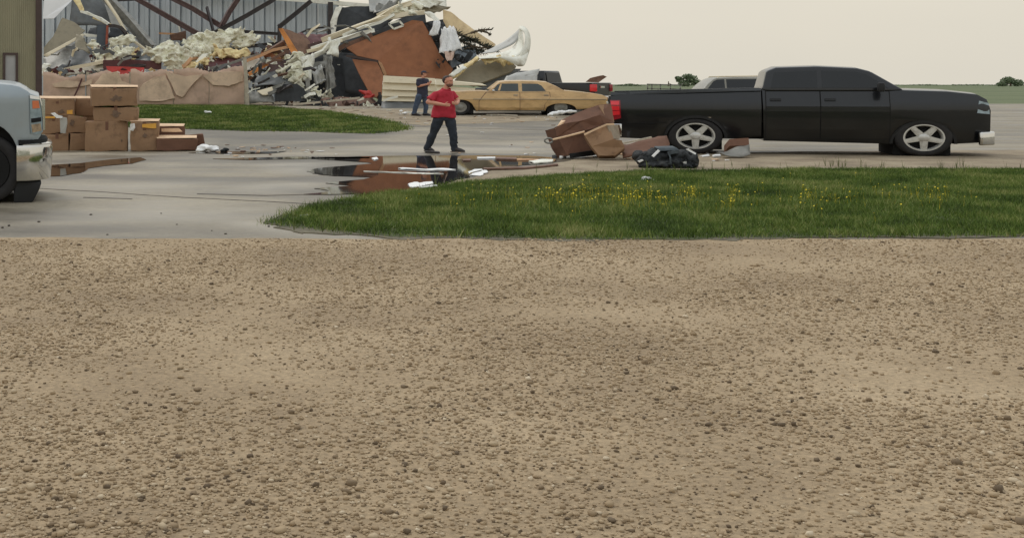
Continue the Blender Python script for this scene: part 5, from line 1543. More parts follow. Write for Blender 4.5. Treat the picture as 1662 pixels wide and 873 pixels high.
# ------------------------------------------------------------------ old gold sedan
def sedan():
    Y = 48
    C0, L = frame(712, Y, 0.0)
    t = root('sedan', C0, 'old gold four door sedan parked before the wreckage', 'car')
    wc = .98
    def LL(*p): return [L(*q) for q in p]
    xr0 = L(712, 0)[0]; xr1 = L(988, 0)[0]
    zr = L(0, 180)[1]; zb = L(0, 149)[1]
    zm = L(0, 161)[1]
    def hw(x, z):
        f = (z - zr) / (zb - zr)
        h = .97 if f < .58 else .97 - .07 * (f - .58) / .42
        if f < .15: h -= .06 * (.15 - f) / .15
        if abs(f - .58) < .04: h += .012
        e = min(x - xr0, xr1 - x)
        if e < .9: h -= .13 * ((.9 - e) / .9) ** 2
        return max(.4, h)
    fw = L(747, 175); rw = L(911, 176)
    px2m = Y / F
    arcf = arc(fw[0], fw[1] - .0, 22 * px2m, 13 * px2m, 165, 10)
    arcr = arc(rw[0], rw[1] - .05, 25 * px2m, 10 * px2m, 178, 2)
    out = LL((712, 156), (713, 151), (730, 149.5), (756, 148.7), (780, 147.8), (792, 148.6), (850, 149), (900, 148.6), (918, 147.4), (945, 150), (965, 152.5), (980, 155), (986.5, 158), (988, 163), (985, 166), (986, 170), (970, 175), (938, 178))
    out += arcr[::-1][:-1] if arcr[0][0] > arcr[-1][0] else arcr[::-1]
    out += LL((886, 180), (840, 181), (774, 181.3))
    out += arcf[::-1]
    out += LL((724, 178), (714, 176), (712, 168))
    m = body_mesh(out, hw, wc, [L(0, q)[1] for q in (151, 153, 156, 159, 160.4, 161.5, 164, 168, 172, 176, 178)], [L(q, 0)[0] for q in (716, 722, 730, 745, 765, 790, 815, 845, 875, 905, 935, 955, 968, 976, 982)], 8, .035)
    b = m.build('body', M['gold'], t)
    soften(b, .02, 2, 40)
    # wheels and dark wells
    m = MB()
    for q in (fw, rw): m.box((q[0], wc, q[1] + .02), (44 * px2m, 1.70, .5))
    m.box((L(850, 0)[0], wc, zr + .1), (5.8, 1.6, .16))
    m.build('underbody', M['under'], t)
    for q, side in ((fw, -1), (rw, -1), (fw, 1), (rw, 1)):
        wheel(t, (q[0], wc + side * (.92 if q is fw else .86), .31), .41, .31, .2, 'dark', side)
    # cabin
    zt = L(0, 132.6)[1]
    def hc(x, z): return .88 - .17 * (z - zb) / (zt - zb)
    cab = LL((791, 149.5), (802, 141), (811.5, 133.8), (820, 132.6), (850, 132), (876, 132.6), (889, 134), (904, 140.5), (919, 148.6), (900, 150.5), (850, 151), (800, 151))
    m = body_mesh(cab, hc, wc, [L(0, q)[1] for q in (147, 144, 141, 138, 135)], [L(q, 0)[0] for q in (810, 830, 850, 870, 890)], 8, .05)
    soften(m.build('roof', M['gold'], t), .02, 2, 40)
    def win(name, pts):
        for s in (-1, 1): side_patch(LL(*pts), hc, wc, .006, s, .02).build(name, M['glass'], t)
    win('window', [(798, 148.4), (808, 138), (813, 136), (842, 136), (842, 148.6)])
    win('window', [(848, 148.6), (848, 136), (874, 136.4), (880, 139.5), (886.5, 148.2)])
    for s in (-1, 1):
        side_patch(LL((800, 149.6), (888, 149.4), (888, 148.5), (800, 148.7)), hc, wc, .012, s, .03).build('window_trim', M['sheet_tan'], t)
        side_patch(LL((808.5, 147.5), (812, 147.5), (815.5, 136.4), (813, 136.4)), hc, wc, .010, s, .02).build('window_divider', M['gold'], t)
    # windscreens
    for a, b_, nm in (((793.5, 148.2), (810.5, 135.5), 'windscreen'), ((916, 147.6), (891, 135.6), 'rear_window')):
        a, b_ = L(*a), L(*b_)
        sg = -1 if nm == 'windscreen' else 1
        mm = MB()
        q = [(a[0] + sg * .02, wc - .76, a[1] + .02), (a[0] + sg * .02, wc + .76, a[1] + .02), (b_[0] + sg * .02, wc + .62, b_[1] + .02), (b_[0] + sg * .02, wc - .62, b_[1] + .02)]
        mm.prism(q, (-sg * .02, 0, -.01))
        mm.build(nm, M['glass'], t)
    # doors as panels proud of the body, side trim, handles
    def door(pts):
        for s in (-1, 1):
            big = [(x + (.9 if x > 820 and pts[0][0] > 800 or x > 840 else -.9), y + (.6 if y > 170 else -.6)) for x, y in pts]
            side_patch(LL(*big), hw, wc, .003, s, .01, [L(0, q)[1] for q in (153, 157, 160.4, 161.5, 165, 170, 175)]).build('door_seam', M['wood_dark'], t)
            d = side_patch(LL(*pts), hw, wc, .006, s, .012, [L(0, q)[1] for q in (153, 157, 160.4, 161.5, 165, 170, 175)]).build('door', M['gold'], t)
            x1 = max(p[0] for p in pts)
            mm = side_patch(LL((x1 - 10, 154.2), (x1 - 2.5, 154.2), (x1 - 2.5, 155.4), (x1 - 10, 155.4)), hw, wc, .03, s, .03)
            mm.build('handle', M['steel_grey'], d)
    door([(790, 150.4), (843.6, 150.6), (843.6, 179.6), (778, 179.6), (778, 165), (785, 156)])
    door([(845, 150.6), (892, 150), (893, 158), (884, 170), (882, 179.4), (845, 179.6)])
    for s in (-1, 1):
        side_patch(LL((768, 160.7), (985, 161.2), (985, 162.2), (768, 161.8)), hw, wc, .014, s, .03, (), [L(q, 0)[0] for q in (800, 850, 900, 940, 960, 970, 978)]).build('side_trim', M['sheet_tan'], t)
        side_patch(LL((776, 179.2), (884, 179.2), (884, 181), (776, 181)), hw, wc, .012, s, .03).build('sill_trim', M['steel_grey'], t)
    # bumpers and lamps
    for x, nm in ((L(712, 0)[0] - .02, 'front_bumper'), (L(986.5, 0)[0] + .03, 'rear_bumper')):
        mm = MB()
        z = L(0, 169 if nm == 'front_bumper' else 167)[1]
        mm.sweep([(x + (.25 if nm[0] == 'f' else -.25), wc - .86, z), (x, wc - .72, z), (x, wc, z), (x, wc + .72, z), (x + (.25 if nm[0] == 'f' else -.25), wc + .86, z)], rect(.09, .17))
        soften(mm.build(nm, M['chrome'], t), .02, 2)
    for s in (-1, 1):
        mm = MB(); mm.box((L(988, 0)[0] - .01, wc + s * .62, L(0, 161)[1]), (.05, .22, .13)); mm.build('tail_light', M['lens_dark'], t)
        mm = MB(); mm.lathe([(.001, -.02), (.08, -.02), (.09, .02), (.001, .02)], (0, 0, 0), n=16)
        o = mm.build('headlight', M['lens_clear'], t); o.rotation_euler = (0, 0, R(90)); o.location = (L(712, 0)[0], wc + s * .62, L(0, 156)[1])
        mm = MB(); mm.ell((L(801, 0)[0], wc + s * 1.0, L(0, 147.4)[1]), (.06, .06, .04)); mm.build('mirror', M['chrome'], t)
sedan()

# ------------------------------------------------------------------ dark pickup, near, on the right
def pickup():
    a = R(-11.2)
    C0, L = frame(990, 28.6, a)
    C0, L = frame(990, 28.6, a, z0=gz(27.6))
    t = root('pickup_truck', C0, 'large black pickup truck parked at right with bright alloy rear wheel', 'pickup truck', rz=a)
    wc = 1.0
    def LL(*p): return [L(*q) for q in p]
    px = 28.3 / F
    zlo, zhi = L(1003, 226)[1], L(1003, 152)[1]
    def hw(x, z):
        f = (z - zlo) / (zhi - zlo)
        h = 1.0 - .10 * max(0, f - .74) / .26 - .05 * max(0, .60 - f) / .60 - .03 * max(0, .25 - f) / .25
        if x < .25: h -= .05 * ((.25 - x) / .25) ** 2
        return h
    rw = L(1129, 225); fwp = L(1500, 234)
    def arch(c, rx, rz): return arc(c[0], c[1], rx, rz, 180, 0, 18)
    ar = arch(rw, 46 * px, .475)
    bed = LL((991, 153), (992, 150.8), (1003, 150.4), (1100, 147.6), (1200, 144.8), (1236, 144), (1236, 222)) + ar[::-1] + LL((1060, 226), (1005, 224), (992, 222), (990.5, 200), (990, 170))
    zs = [L(1003, q)[1] for q in (153, 158, 164, 172, 180, 190, 199, 201, 208, 216, 222)]
    m = body_mesh(bed, hw, wc, zs, [L(q, 0)[0] for q in (994, 998, 1020, 1060, 1100, 1150, 1200)], 6, 0)
    # the open load space: lower the top between the rails
    b = m.build('bed', M['black_paint'], t)
    soften(b, .018, 2, 40)
    m = MB()
    zr = L(1003, 151)[1]
    m.box((L(1114, 0)[0], wc, L(1114, 147.3)[1] + .012), (L(1232, 0)[0] - L(996, 0)[0], 1.62, .02), Matrix.Rotation(R(-1.4), 3, 'Y'))
    m.build('bed_cover', M['plastic'], t)
    for s in (-1, 1):
        q = LL((991.5, 150.2), (1100, 147.0), (1236, 143.3), (1236, 147.6), (1100, 151.5), (991.5, 155))
        side_patch(q, hw, wc, .03, s, .05).build('rail_cap', mk('rail_cap_plastic', (46, 49, 52), .45, 0, .15, 3, k=.6), t)
        side_patch(LL((1004, 199.4), (1082, 198.6), (1082, 200), (1004, 200.8)), hw, wc, .008, s, .02).build('crease', M['under'], t)
        ao = arch(rw, 50.5 * px, .53)
        ai = arch(rw, 45.5 * px, .468)
        side_patch(ao + ai[::-1], hw, wc, .022, s, .05).build('wheel_arch', M['plastic'], t)
        # tail lamp in three lenses
        tl = side_patch(LL((990.2, 163), (1006.5, 163), (1008, 192), (992.5, 196), (991, 180)), hw, wc, .018, s, .05, [L(1000, q)[1] for q in (170, 178, 186)]).build('tail_light', M['lens_dark'], t)
        side_patch(LL((991.5, 164.5), (1004.5, 164.5), (1004.8, 170.5), (991.5, 170.5)), hw, wc, .024, s, .02).build('lens', M['lens_red'], tl)
        side_patch(LL((992, 172.5), (1004.8, 172.5), (1005.2, 179), (992.2, 179.4)), hw, wc, .022, s, .02).build('lens', M['lens_red'], tl)
        side_patch(LL((992.4, 180.8), (1005.6, 180.2), (1006, 186.5), (993, 187.5)), hw, wc, .024, s, .02).build('lens', M['lens_red'], tl)
    side_patch(LL((1147, 190.2), (1154.5, 190.6), (1154, 191.6), (1147.5, 191)), hw, wc, .018, -1, .02).build('badge', M['chrome'], t)
    # bumper corner, tailgate
    m = MB()
    zb0, zb1 = L(1000, 222)[1], L(1000, 201)[1]
    m.sweep([(L(1010, 0)[0], wc - .99, (zb0 + zb1) / 2), (L(992, 0)[0] - .03, wc - .93, (zb0 + zb1) / 2), (L(990, 0)[0] - .12, wc - .6, (zb0 + zb1) / 2), (L(990, 0)[0] - .12, wc + .6, (zb0 + zb1) / 2), (L(992, 0)[0] - .03, wc + .93, (zb0 + zb1) / 2), (L(1010, 0)[0], wc + .99, (zb0 + zb1) / 2)], rect(.1, zb1 - zb0))
    soften(m.build('rear_bumper', M['chrome'], t), .02, 2)
    m = MB()
    m.box((L(990, 0)[0] - .012, wc, (L(1003, 156)[1] + zb1) / 2 + .02), (.05, 1.6, L(1003, 156)[1] - zb1 - .05))
    tg = m.build('tailgate', M['black_paint'], t); soften(tg, .015, 2)
    m = MB(); m.box((L(990, 0)[0] - .045, wc, L(1003, 164)[1]), (.03, .26, .08)); m.build('handle', M['plastic'], tg)
    # cab and bonnet, beyond the right edge of the photograph
    zroof = L(1330, 108)[1]
    nose = L(1612, 0)[0]
    af = arch(fwp, 46 * px, .475)
    front = LL((1238, 152), (1238, 143), (1300, 142), (1440, 143), (1470, 147), (1540, 149), (1590, 154), (1606, 162), (1612, 180), (1612, 215), (1606, 232), (1556, 234)) + af + LL((1440, 234), (1240, 229))
    def hwf(x, z):
        h = hw(x, z)
        e = nose - x
        if e < 1.1: h -= .18 * ((1.1 - e) / 1.1) ** 2
        return h
    if af[0][0] < af[-1][0]: af = af[::-1]
    front = LL((1238, 152), (1238, 143), (1300, 142), (1440, 143), (1470, 147), (1540, 149), (1590, 154), (1606, 162), (1612, 180), (1612, 215), (1606, 232), (1556, 234)) + af + LL((1440, 234), (1240, 229))
    m = body_mesh(front, hwf, wc, zs, [L(q, 0)[0] for q in (1260, 1300, 1350, 1400, 1450, 1500, 1550, 1580, 1600)], 8, .05)
    soften(m.build('cab', M['black_paint'], t), .02, 2, 40)
    def hc(x, z): return .93 - .2 * (z - zhi) / (zroof - zhi)
    cab = LL((1238, 146), (1246, 116), (1262, 110), (1330, 108), (1395, 111), (1415, 116), (1468, 146), (1440, 148), (1250, 148))
    m = body_mesh(cab, hc, wc, [L(1330, q)[1] for q in (140, 130, 120, 114)], [L(q, 0)[0] for q in (1270, 1300, 1340, 1380, 1410)], 8, .04)
    soften(m.build('roof', M['black_paint'], t), .03, 2, 40)
    for s in (-1, 1):
        side_patch(LL((1252, 143), (1258, 118), (1328, 115), (1328, 143)), hc, wc, .006, s, .02).build('window', M['glass_dark'], t)
        side_patch(LL((1336, 143), (1336, 115), (1392, 117), (1409, 121), (1444, 143)), hc, wc, .006, s, .02).build('window', M['glass_dark'], t)
        for q0, q1 in ((1244, 1331), (1333, 1444)):
            side_patch(LL((q0 - 1.6, 148), (q1 + 1.6, 148), (q1 + 1.6, 227), (q0 - 1.6, 227)), hwf, wc, .003, s, .01, zs).build('door_seam', M['under'], t)
            d = side_patch(LL((q0, 149), (q1, 149), (q1, 226), (q0, 226)), hwf, wc, .006, s, .012, zs).build('door', M['black_paint'], t)
            side_patch(LL((q0 + 6, 160), (q0 + 24, 160), (q0 + 24, 164), (q0 + 6, 164)), hwf, wc, .03, s, .03).build('handle', M['plastic'], d)
        side_patch(af + arch(fwp, 50 * px, .52) if False else arch(fwp, 50 * px, .52) + arch(fwp, 45.5 * px, .468)[::-1], hwf, wc, .02, s, .05).build('wheel_arch', M['plastic'], t)
        side_patch(LL((1592, 164), (1609, 168), (1610, 186), (1588, 184)), hwf, wc, .012, s, .04).build('headlight', M['lens_clear'], t)
        m = MB(); m.box((L(1428, 0)[0], wc + s * 1.12, L(1428, 142)[1]), (.14, .2, .2)); soften(m.build('mirror', M['plastic'], t), .03, 2)
    q0, q1 = L(1464, 145), L(1415, 117)
    m = MB(); m.prism([(q0[0] + .03, wc - .84, q0[1]), (q0[0] + .03, wc + .84, q0[1]), (q1[0] + .05, wc + .68, q1[1]), (q1[0] + .05, wc - .68, q1[1])], (-.03, 0, -.02)); m.build('windscreen', M['glass'], t)
    m = MB()
    zf = (L(1612, 215)[1] + L(1612, 236)[1]) / 2
    m.sweep([(nose - .25, wc - .98, zf), (nose + .06, wc - .7, zf), (nose + .1, wc, zf), (nose + .06, wc + .7, zf), (nose - .25, wc + .98, zf)], rect(.12, .3)); soften(m.build('front_bumper', M['chrome'], t), .03, 2)
    m = MB(); m.box((nose + .01, wc, L(1612, 188)[1]), (.05, 1.2, .4)); m.build('grille', M['plastic'], t)
    m = MB()
    for q in (rw, fwp): m.box((q[0], wc, q[1] + .05), (1.2, 1.55, .62))
    m.box((L(1300, 0)[0], wc, .5), (7.6, 1.5, .3))
    m.build('underbody', M['under'], t)
    for q in (rw, fwp):
        for side in (-1, 1): wheel(t, (q[0], wc + side * .985, .415), .61, .415, .27, 'alloy', side)
pickup()

# ------------------------------------------------------------------ silver pickup, cut by the left edge
def silver():
    a = math.atan2(4.33, 16.6) * 1.09
    C0, L = frame(70, 16.7, a)
    t = root('silver_truck', C0, 'silver pickup truck with chrome bumper nosing in at the left edge', 'pickup truck', rz=a)
    wc = .98
    def LL(*p): return [L(*q) for q in p]
    px = 16.7 / F
    z0, z1 = L(40, 228)[1], L(40, 140)[1]
    xe = L(70, 0)[0]
    def hw(x, z):
        h = .98
        f = (z - z0) / (z1 - z0)
        if f > .75: h -= .16 * ((f - .75) / .35) ** 2
        e = xe - x
        if e < .45: h -= .20 * ((.45 - e) / .45) ** 2
        return h
    ar = arc(L(-22, 0)[0], L(-22, 262)[1], 50 * px, 62 * px, 0, 180, 16)
    sz = ar[::1]
    out = LL((-330, 138), (-110, 137), (-40, 136), (0, 136.8), (18, 138.4), (32, 141.5), (44, 148), (50, 153), (64, 158), (68, 172), (70.5, 190), (71, 211), (66, 222), (62, 227), (30, 228.5)) + sz + LL((-76, 290), (-330, 288))
    m = body_mesh(out, hw, wc, [L(40, q)[1] for q in (140, 143, 148, 154, 160, 170, 182, 196, 210, 222)], [L(q, 0)[0] for q in (-60, -30, 0, 12, 24, 36, 44, 52, 58, 63, 67)], 10, .06)
    soften(m.build('body', M['silver'], t), .03, 3, 30)
    for s in (-1, 1):
        hl = side_patch(LL((48.5, 161), (65, 162), (69, 190), (70, 215), (62, 219), (50, 217), (49, 190)), hw, wc, .014, s, .05, [L(50, q)[1] for q in (170, 180, 195, 205)], [L(q, 0)[0] for q in (55, 60, 64)]).build('headlight', M['lens_clear'], t)
        side_patch(LL((52.5, 164), (63, 164), (65, 176), (53, 177)), hw, wc, .020, s, .03, (), [L(q, 0)[0] for q in (56, 60)]).build('amber_lens', M['lens_amber'], hl)
        side_patch(LL((51, 203), (66, 201), (68, 213), (53, 216)), hw, wc, .020, s, .03, (), [L(q, 0)[0] for q in (56, 60, 64)]).build('lower_lens', M['lens_dark'] if False else mk('brownish_lens', (128, 112, 92), .12, 0, .3, 12, k=.6), hl)
        side_patch(LL((50.5, 193), (67, 191), (67.5, 198), (51, 200)), hw, wc, .019, s, .03, (), [L(q, 0)[0] for q in (56, 60, 64)]).build('reflector', M['under'], hl)
        side_patch(LL((48.5, 154.5), (63.5, 157.6), (66, 162.5), (49, 160.5)), hw, wc, .022, s, .05, (), [L(q, 0)[0] for q in (54, 60)]).build('chrome_strip', M['chrome'], hl)
        side_patch(LL((66, 158), (69, 172), (71.5, 190), (72, 212), (70.5, 212), (69.5, 190), (67, 172), (64.6, 160)), hw, wc, .024, s, .04).build('grille_edge', M['chrome'], t)
    m = MB(); m.box((xe + .01, wc, L(70, 188)[1]), (.05, 1.1, .42)); m.build('grille', M['chrome'], t)
    # bumper: a curved chrome face with a bright upper lip
    m = MB()
    zc = (L(50, 236)[1] + L(50, 293)[1]) / 2
    hgt = L(50, 236)[1] - L(50, 293)[1]
    xb = L(79, 0)[0]
    sec = [(-.05, -.5 * hgt), (.03, -.5 * hgt), (.042, -.45 * hgt), (.056, -.05 * hgt), (.071, .42 * hgt), (.062, .5 * hgt), (-.05, .5 * hgt)]
    cr = xb - L(36, 0)[0]
    pth = [(L(27, 0)[0], wc - 1.0, zc)] + [(xb - cr + cr * math.sin(R(q)), wc - .45 - .55 * math.cos(R(q)), zc) for q in range(0, 91, 10)]
    pth += [(p[0], 2 * wc - p[1], p[2]) for p in pth[::-1]]
    m.sweep(pth, sec)
    bu = m.build('front_bumper', M['chrome'], t, smooth=True, angle=50)
    m = MB()
    zt = L(50, 233)[1]
    pt2 = [Vector(p) + Vector((0, 0, zt - zc)) for p in pth[1:-1]]
    m.sweep(pt2, [(-.16, -.028), (.05, -.045), (.06, -.01), (-.1, .035)])
    m.build('bumper_lip', M['sheet_white'] if False else M['chrome'], bu, smooth=True, angle=30)
    m = MB()
    zc2 = (L(50, 229)[1] + L(50, 234)[1]) / 2
    m.sweep([Vector((p[0] - .05, p[1] + (.06 if p[1] < wc else -.06), L(50, 231)[1])) for p in pth[1:-1]], rect(.1, .06))
    m.build('gap_trim', M['under'], t)
    # air dam
    m = MB()
    q = LL((26, 294), (68, 296), (64, 308), (54, 328), (50, 330), (22, 331), (22, 312))
    m.prism([(x, wc - .93, z) for x, z in q], (0, 1.86, 0))
    soften(m.build('air_dam', M['plastic'], t), .02, 2)
    m = MB()
    m.box((L(-22, 0)[0], wc + .06, .6), (1.0, 1.72, .9))
    m.box((L(-160, 0)[0], wc, .55), (2.6, 1.5, .4))
    m.build('underbody', M['under'], t)
    wz = L(-22, 262)[1]
    for side in (-1, 1):
        wheel(t, (L(-22, 0)[0], wc + side * .95, .46), .46, .46, .28, 'black', side)
        wheel(t, (L(-290, 0)[0] - .4, wc + side * .95, .46), .46, .46, .28, 'alloy', side)
    # cab and bed behind the left edge
    zt = 2.1
    zb_ = L(-110, 137)[1]
    def hc(x, z): return .88 - .16 * (z - zb_) / (zt - zb_)
    cx0, cx1 = L(-290, 0)[0], L(-100, 0)[0]
    cab = [(cx1, zb_ - .05), (cx1 - .75, zt - .06), (cx1 - 1.0, zt), (cx0 + .1, zt), (cx0, zt - .1), (cx0 - .02, zb_ - .05)]
    m = body_mesh(cab, hc, wc, [zb_ + .2, zb_ + .4], [cx0 + .5, cx1 - .6, cx1 - .3], 8, .04)
    soften(m.build('roof', M['silver'], t), .03, 2, 40)
    for s in (-1, 1):
        side_patch([(cx0 + .2, zb_ + .04), (cx0 + .25, zt - .12), (cx1 - .98, zt - .12), (cx1 - .3, zb_ + .04)], hc, wc, .006, s, .02).build('window', M['glass'], t)
    m = MB()
    m.prism([(cx1 - .02, wc - .8, zb_ + .06), (cx1 - .02, wc + .8, zb_ + .06), (cx1 - .66, wc + .66, zt - .08), (cx1 - .66, wc - .66, zt - .08)], (.03, 0, .02)); m.build('windscreen', M['glass'], t)
    m = MB()
    m.box((cx0 - 1.2, wc, .98), (2.3, 1.92, 1.0)); soften(m.build('bed', M['silver'], t), .03, 2)
silver()

# ------------------------------------------------------------------ dark pickup standing behind the sedan
def far_pickup():
    Y = 53
    a = R(31)
    C0, L = frame(960, 50.5, a, z0=gz(51))
    # the tail corner is nearest; the body runs back to the left, so its near side is seen
    t = root('pickup_truck', C0, 'black pickup truck standing behind the old sedan with a red tail lamp', 'pickup truck', rz=0)
    px = 51 / F
    def part(mb, name, mat, bev=.0):
        o = mb.build(name, mat, t)
        if bev: soften(o, bev, 2, 40)
        return o
    # own axes: forward direction f (to the left and away), across direction s (to the right and away)
    fdir = Vector((-.93, .37, 0)); sdir = Vector((.62, .784, 0)).normalized()
    def W_(u, v, z): return fdir * u + sdir * v + Vector((0, 0, z))
    Ln, Wd = 4.1, 1.75
    def block(u0, u1, v0, v1, z0, z1, name, mat, bev=.03, top_in=(0, 0, 0, 0)):
        m = MB()
        a0, a1, b0, b1 = top_in
        vs = [W_(u0, v0, z0), W_(u1, v0, z0), W_(u1, v1, z0), W_(u0, v1, z0), W_(u0 + a0, v0 + b0, z1), W_(u1 - a1, v0 + b0, z1), W_(u1 - a1, v1 - b1, z1), W_(u0 + a0, v1 - b1, z1)]
        m.add(vs, [(0, 1, 2, 3), (4, 5, 6, 7), (0, 1, 5, 4), (1, 2, 6, 5), (2, 3, 7, 6), (3, 0, 4, 7)])
        return part(m, name, mat, bev)
    zr = EYE - (134.5 - HY) * 51 / F - C0.z
    zro = EYE - (115.5 - HY) * 52.5 / F - C0.z
    block(0, 1.95, 0, Wd, .45, zr, 'bed', M['black_paint'], .03)
    block(1.97, 4.0, .02, Wd - .02, .45, zr - .04, 'cab', M['black_paint'], .04)
    block(4.02, 5.0, .04, Wd - .04, .45, zr - .22, 'bonnet', M['black_paint'], .05)
    block(2.0, 3.75, .08, Wd - .08, zr - .06, zro, 'roof', M['black_paint'], .06, (.10, .55, .14, .14))
    def flat(u0, u1, z0, z1, name, mat, v=-.012, d=.02, sh=0):
        m = MB()
        m.prism([W_(u0, v, z0), W_(u1, v, z0), W_(u1 - sh, v + (.1 if sh else 0), z1), W_(u0 + sh * .2, v + (.1 if sh else 0), z1)], W_(0, d, 0))
        return part(m, name, mat)
    m = MB(); h = zro - zr
    m.prism([W_(2.2, .10, zr + .02), W_(3.5, .10, zr + .02), W_(3.15, .19, zro - .08), W_(2.28, .19, zro - .08)], W_(0, .03, 0)); part(m, 'window', M['glass_dark'])
    m = MB(); m.prism([W_(2.0 - .0, .3, zr + .03), W_(2.0 - .0, Wd - .3, zr + .03), W_(2.075, Wd - .32, zro - .09), W_(2.075, .32, zro - .09)], W_(-.02, 0, 0)); part(m, 'rear_window', M['glass_dark'])
    m = MB(); m.box(W_(-.02, .1, zr - .22), (.3, .22, .30)); part(m, 'tail_light', M['lens_red'], .03)
    m = MB(); m.box(W_(-.02, Wd - .1, zr - .22), (.14, .16, .30)); part(m, 'tail_light', M['lens_dark'], .02)
    m = MB(); m.prism([W_(-.02, .22, .62), W_(-.02, Wd - .22, .62), W_(-.02, Wd - .22, zr - .02), W_(-.02, .22, zr - .02)], W_(.03, 0, 0)); tg = part(m, 'tailgate', M['black_paint'])
    m = MB(); m.prism([W_(-.05, .7, zr - .22), W_(-.05, 1.05, zr - .22), W_(-.05, 1.05, zr - .14), W_(-.05, .7, zr - .14)], W_(.02, 0, 0)); m.build('handle', M['chrome'], tg)
    m = MB(); m.sweep([W_(-.1, -.02, .55), W_(-.1, Wd + .02, .55)], rect(.14, .2)); part(m, 'rear_bumper', M['chrome'], .02)
    ang = math.atan2(fdir.y, fdir.x)
    for u in (.95, 4.2):
        for v in (.02, Wd - .02):
            wh = wheel(t, (0, 0, 0), .38, .38, .24, 'steel', -1)
            wh.location = W_(u, v if v < 1 else v - .24, .38)
            wh.rotation_euler = (0, 0, ang + math.pi)
far_pickup()
plate('broken_board', [(951, 133, 50.3), (958, 127, 50.3), (973, 123.3, 50.4), (979, 122.4, 50.4), (985, 125, 50.4), (979, 129, 50.4), (972, 134, 50.3)], .06, M['wood_dark'], 'dark broken board sticking up from the bed of the far pickup', 'board', jag=.015)
tgs = root('sheet_pile', onground(845, 50.6), 'crumpled grey metal sheets piled against the cab of the far pickup', 'metal sheets')
lp(crumple('upper_sheet', [(838, 118, 50.6), (876, 112, 50.6), (873, 122, 50.4), (822, 125, 50.4)], 8, 4, .05, 2, M['sheet_grey'], None, None, seed=51, parent=tgs), tgs)
lp(crumple('lower_sheet', [(822, 124, 50.4), (872, 121, 50.4), (872, 134, 50.2), (816, 134, 50.2)], 8, 4, .05, 2, M['sheet_grey'], None, None, seed=52, parent=tgs), tgs)
lp(crumple('bottom_sheet', [(806, 132, 50.3), (870, 132, 50.2), (872, 160, 49.95), (800, 164, 49.95)], 8, 5, .06, 1.5, M['dark_grey'], None, None, seed=53, parent=tgs), tgs)

# ------------------------------------------------------------------ pale estate car beyond the black pickup
def estate():
    Y = 44
    C0, L = frame(1120, Y, 0)
    t = root('estate_car', C0, 'grey estate car with pale roof rails half hidden behind the black pickup', 'car')
    wc = .9
    def LL(*p): return [L(*q) for q in p]
    zb, zt = L(0, 147)[1], L(0, 126.5)[1]
    x0, x1 = L(1118, 0)[0], L(1420, 0)[0]
    def hw(x, z):
        e = min(x - x0, x1 - x)
        return .9 - (.12 * ((.8 - e) / .8) ** 2 if e < .8 else 0)
    px = Y / F
    g = HY + F * (EYE - gz(Y)) / Y
    wy = g - 14
    a1 = arc(L(1172, 0)[0], L(0, wy)[1], 20 * px, .36, 0, 180)[::-1]
    a2 = arc(L(1362, 0)[0], L(0, wy)[1], 20 * px, .36, 0, 180)[::-1]
    out = LL((1118, 158), (1121, 148), (1135, 146.4), (1350, 146), (1400, 150), (1418, 156), (1420, 172), (1415, g - 9)) + a2[::-1] + LL((1300, g - 8), (1240, g - 8)) + a1[::-1] + LL((1124, g - 9), (1118, g - 14))
    m = body_mesh(out, hw, wc, [L(0, q)[1] for q in (150, 155, 160, 170, 180)], [L(q, 0)[0] for q in (1130, 1160, 1200, 1260, 1320, 1380, 1400)], 6, .03)
    soften(m.build('body', M['pale_paint'], t), .03, 2)
    def hc(x, z): return .84 - .16 * (z - zb) / (zt - zb)
    cab = LL((1140, 147.5), (1150, 137), (1160, 129.5), (1166, 127), (1200, 126), (1300, 126.4), (1330, 128), (1366, 147.5))
    m = body_mesh(cab, hc, wc, [L(0, q)[1] for q in (142, 136, 131)], [L(q, 0)[0] for q in (1170, 1200, 1240, 1290)], 6, .03)
    soften(m.build('roof', M['pale_paint'], t), .02, 2)
    for s in (-1, 1):
        for q in (((1149, 145), (1160, 132.5), (1166, 129.5), (1178, 129), (1178, 145.4)), ((1181, 145.4), (1181, 129), (1238, 128.6), (1238, 145.4)), ((1243, 145.4), (1243, 128.6), (1300, 129), (1310, 131), (1342, 145.4))):
            side_patch(LL(*q), hc, wc, .006, s, .02).build('window', M['glass_dark'], t)
        mm = MB()
        mm.tube([(x, wc + s * .62, z) for x, z in LL((1168, 127.5), (1170, 124.6), (1230, 123.8), (1296, 124.4), (1300, 127))], .022, 8)
        mm.build('roof_rail', M['siding_cream'], t)
    mm = MB()
    mm.box((L(1270, 0)[0], wc, .5), (5.4, 1.4, .3)); mm.build('underbody', M['under'], t)
    for x in (1172, 1362):
        for s in (-1, 1): wheel(t, (L(x, 0)[0], wc + s * .86, .31), .42, .31, .2, 'steel', s)
estate()

# ------------------------------------------------------------------ utility trailer rails far behind the pickup bed
def trailer():
    Y = 75
    C0 = onground(1078, Y)
    t = root('trailer', C0, 'open frame utility trailer far off behind the bed of the black pickup', 'trailer')
    def bar(path, w_=.06):
        o = stick('rail', [(x, y, Y + d) for x, y, d in path], w_, w_, M['steel_grey'], parent=t)
        lp(o, t)
    for d in (0, 1.6):
        bar([(1050, 137, d), (1106, 138.5, d)])
        bar([(1050, 144, d), (1106, 145, d)])
        for x in (1051, 1058, 1072, 1088, 1104): bar([(x, 137, d), (x, 152, d)])
    m = MB()
    base = P(1078, 152, Y + .8)
    m.box(base - C0, (2.3, 1.6, .1)); m.build('deck', M['wood_dark'], t)
    for s in (-1, 1):
        wheel(t, (0, s * .85 + .8, .33), .4, .33, .2, 'steel', s)
trailer()
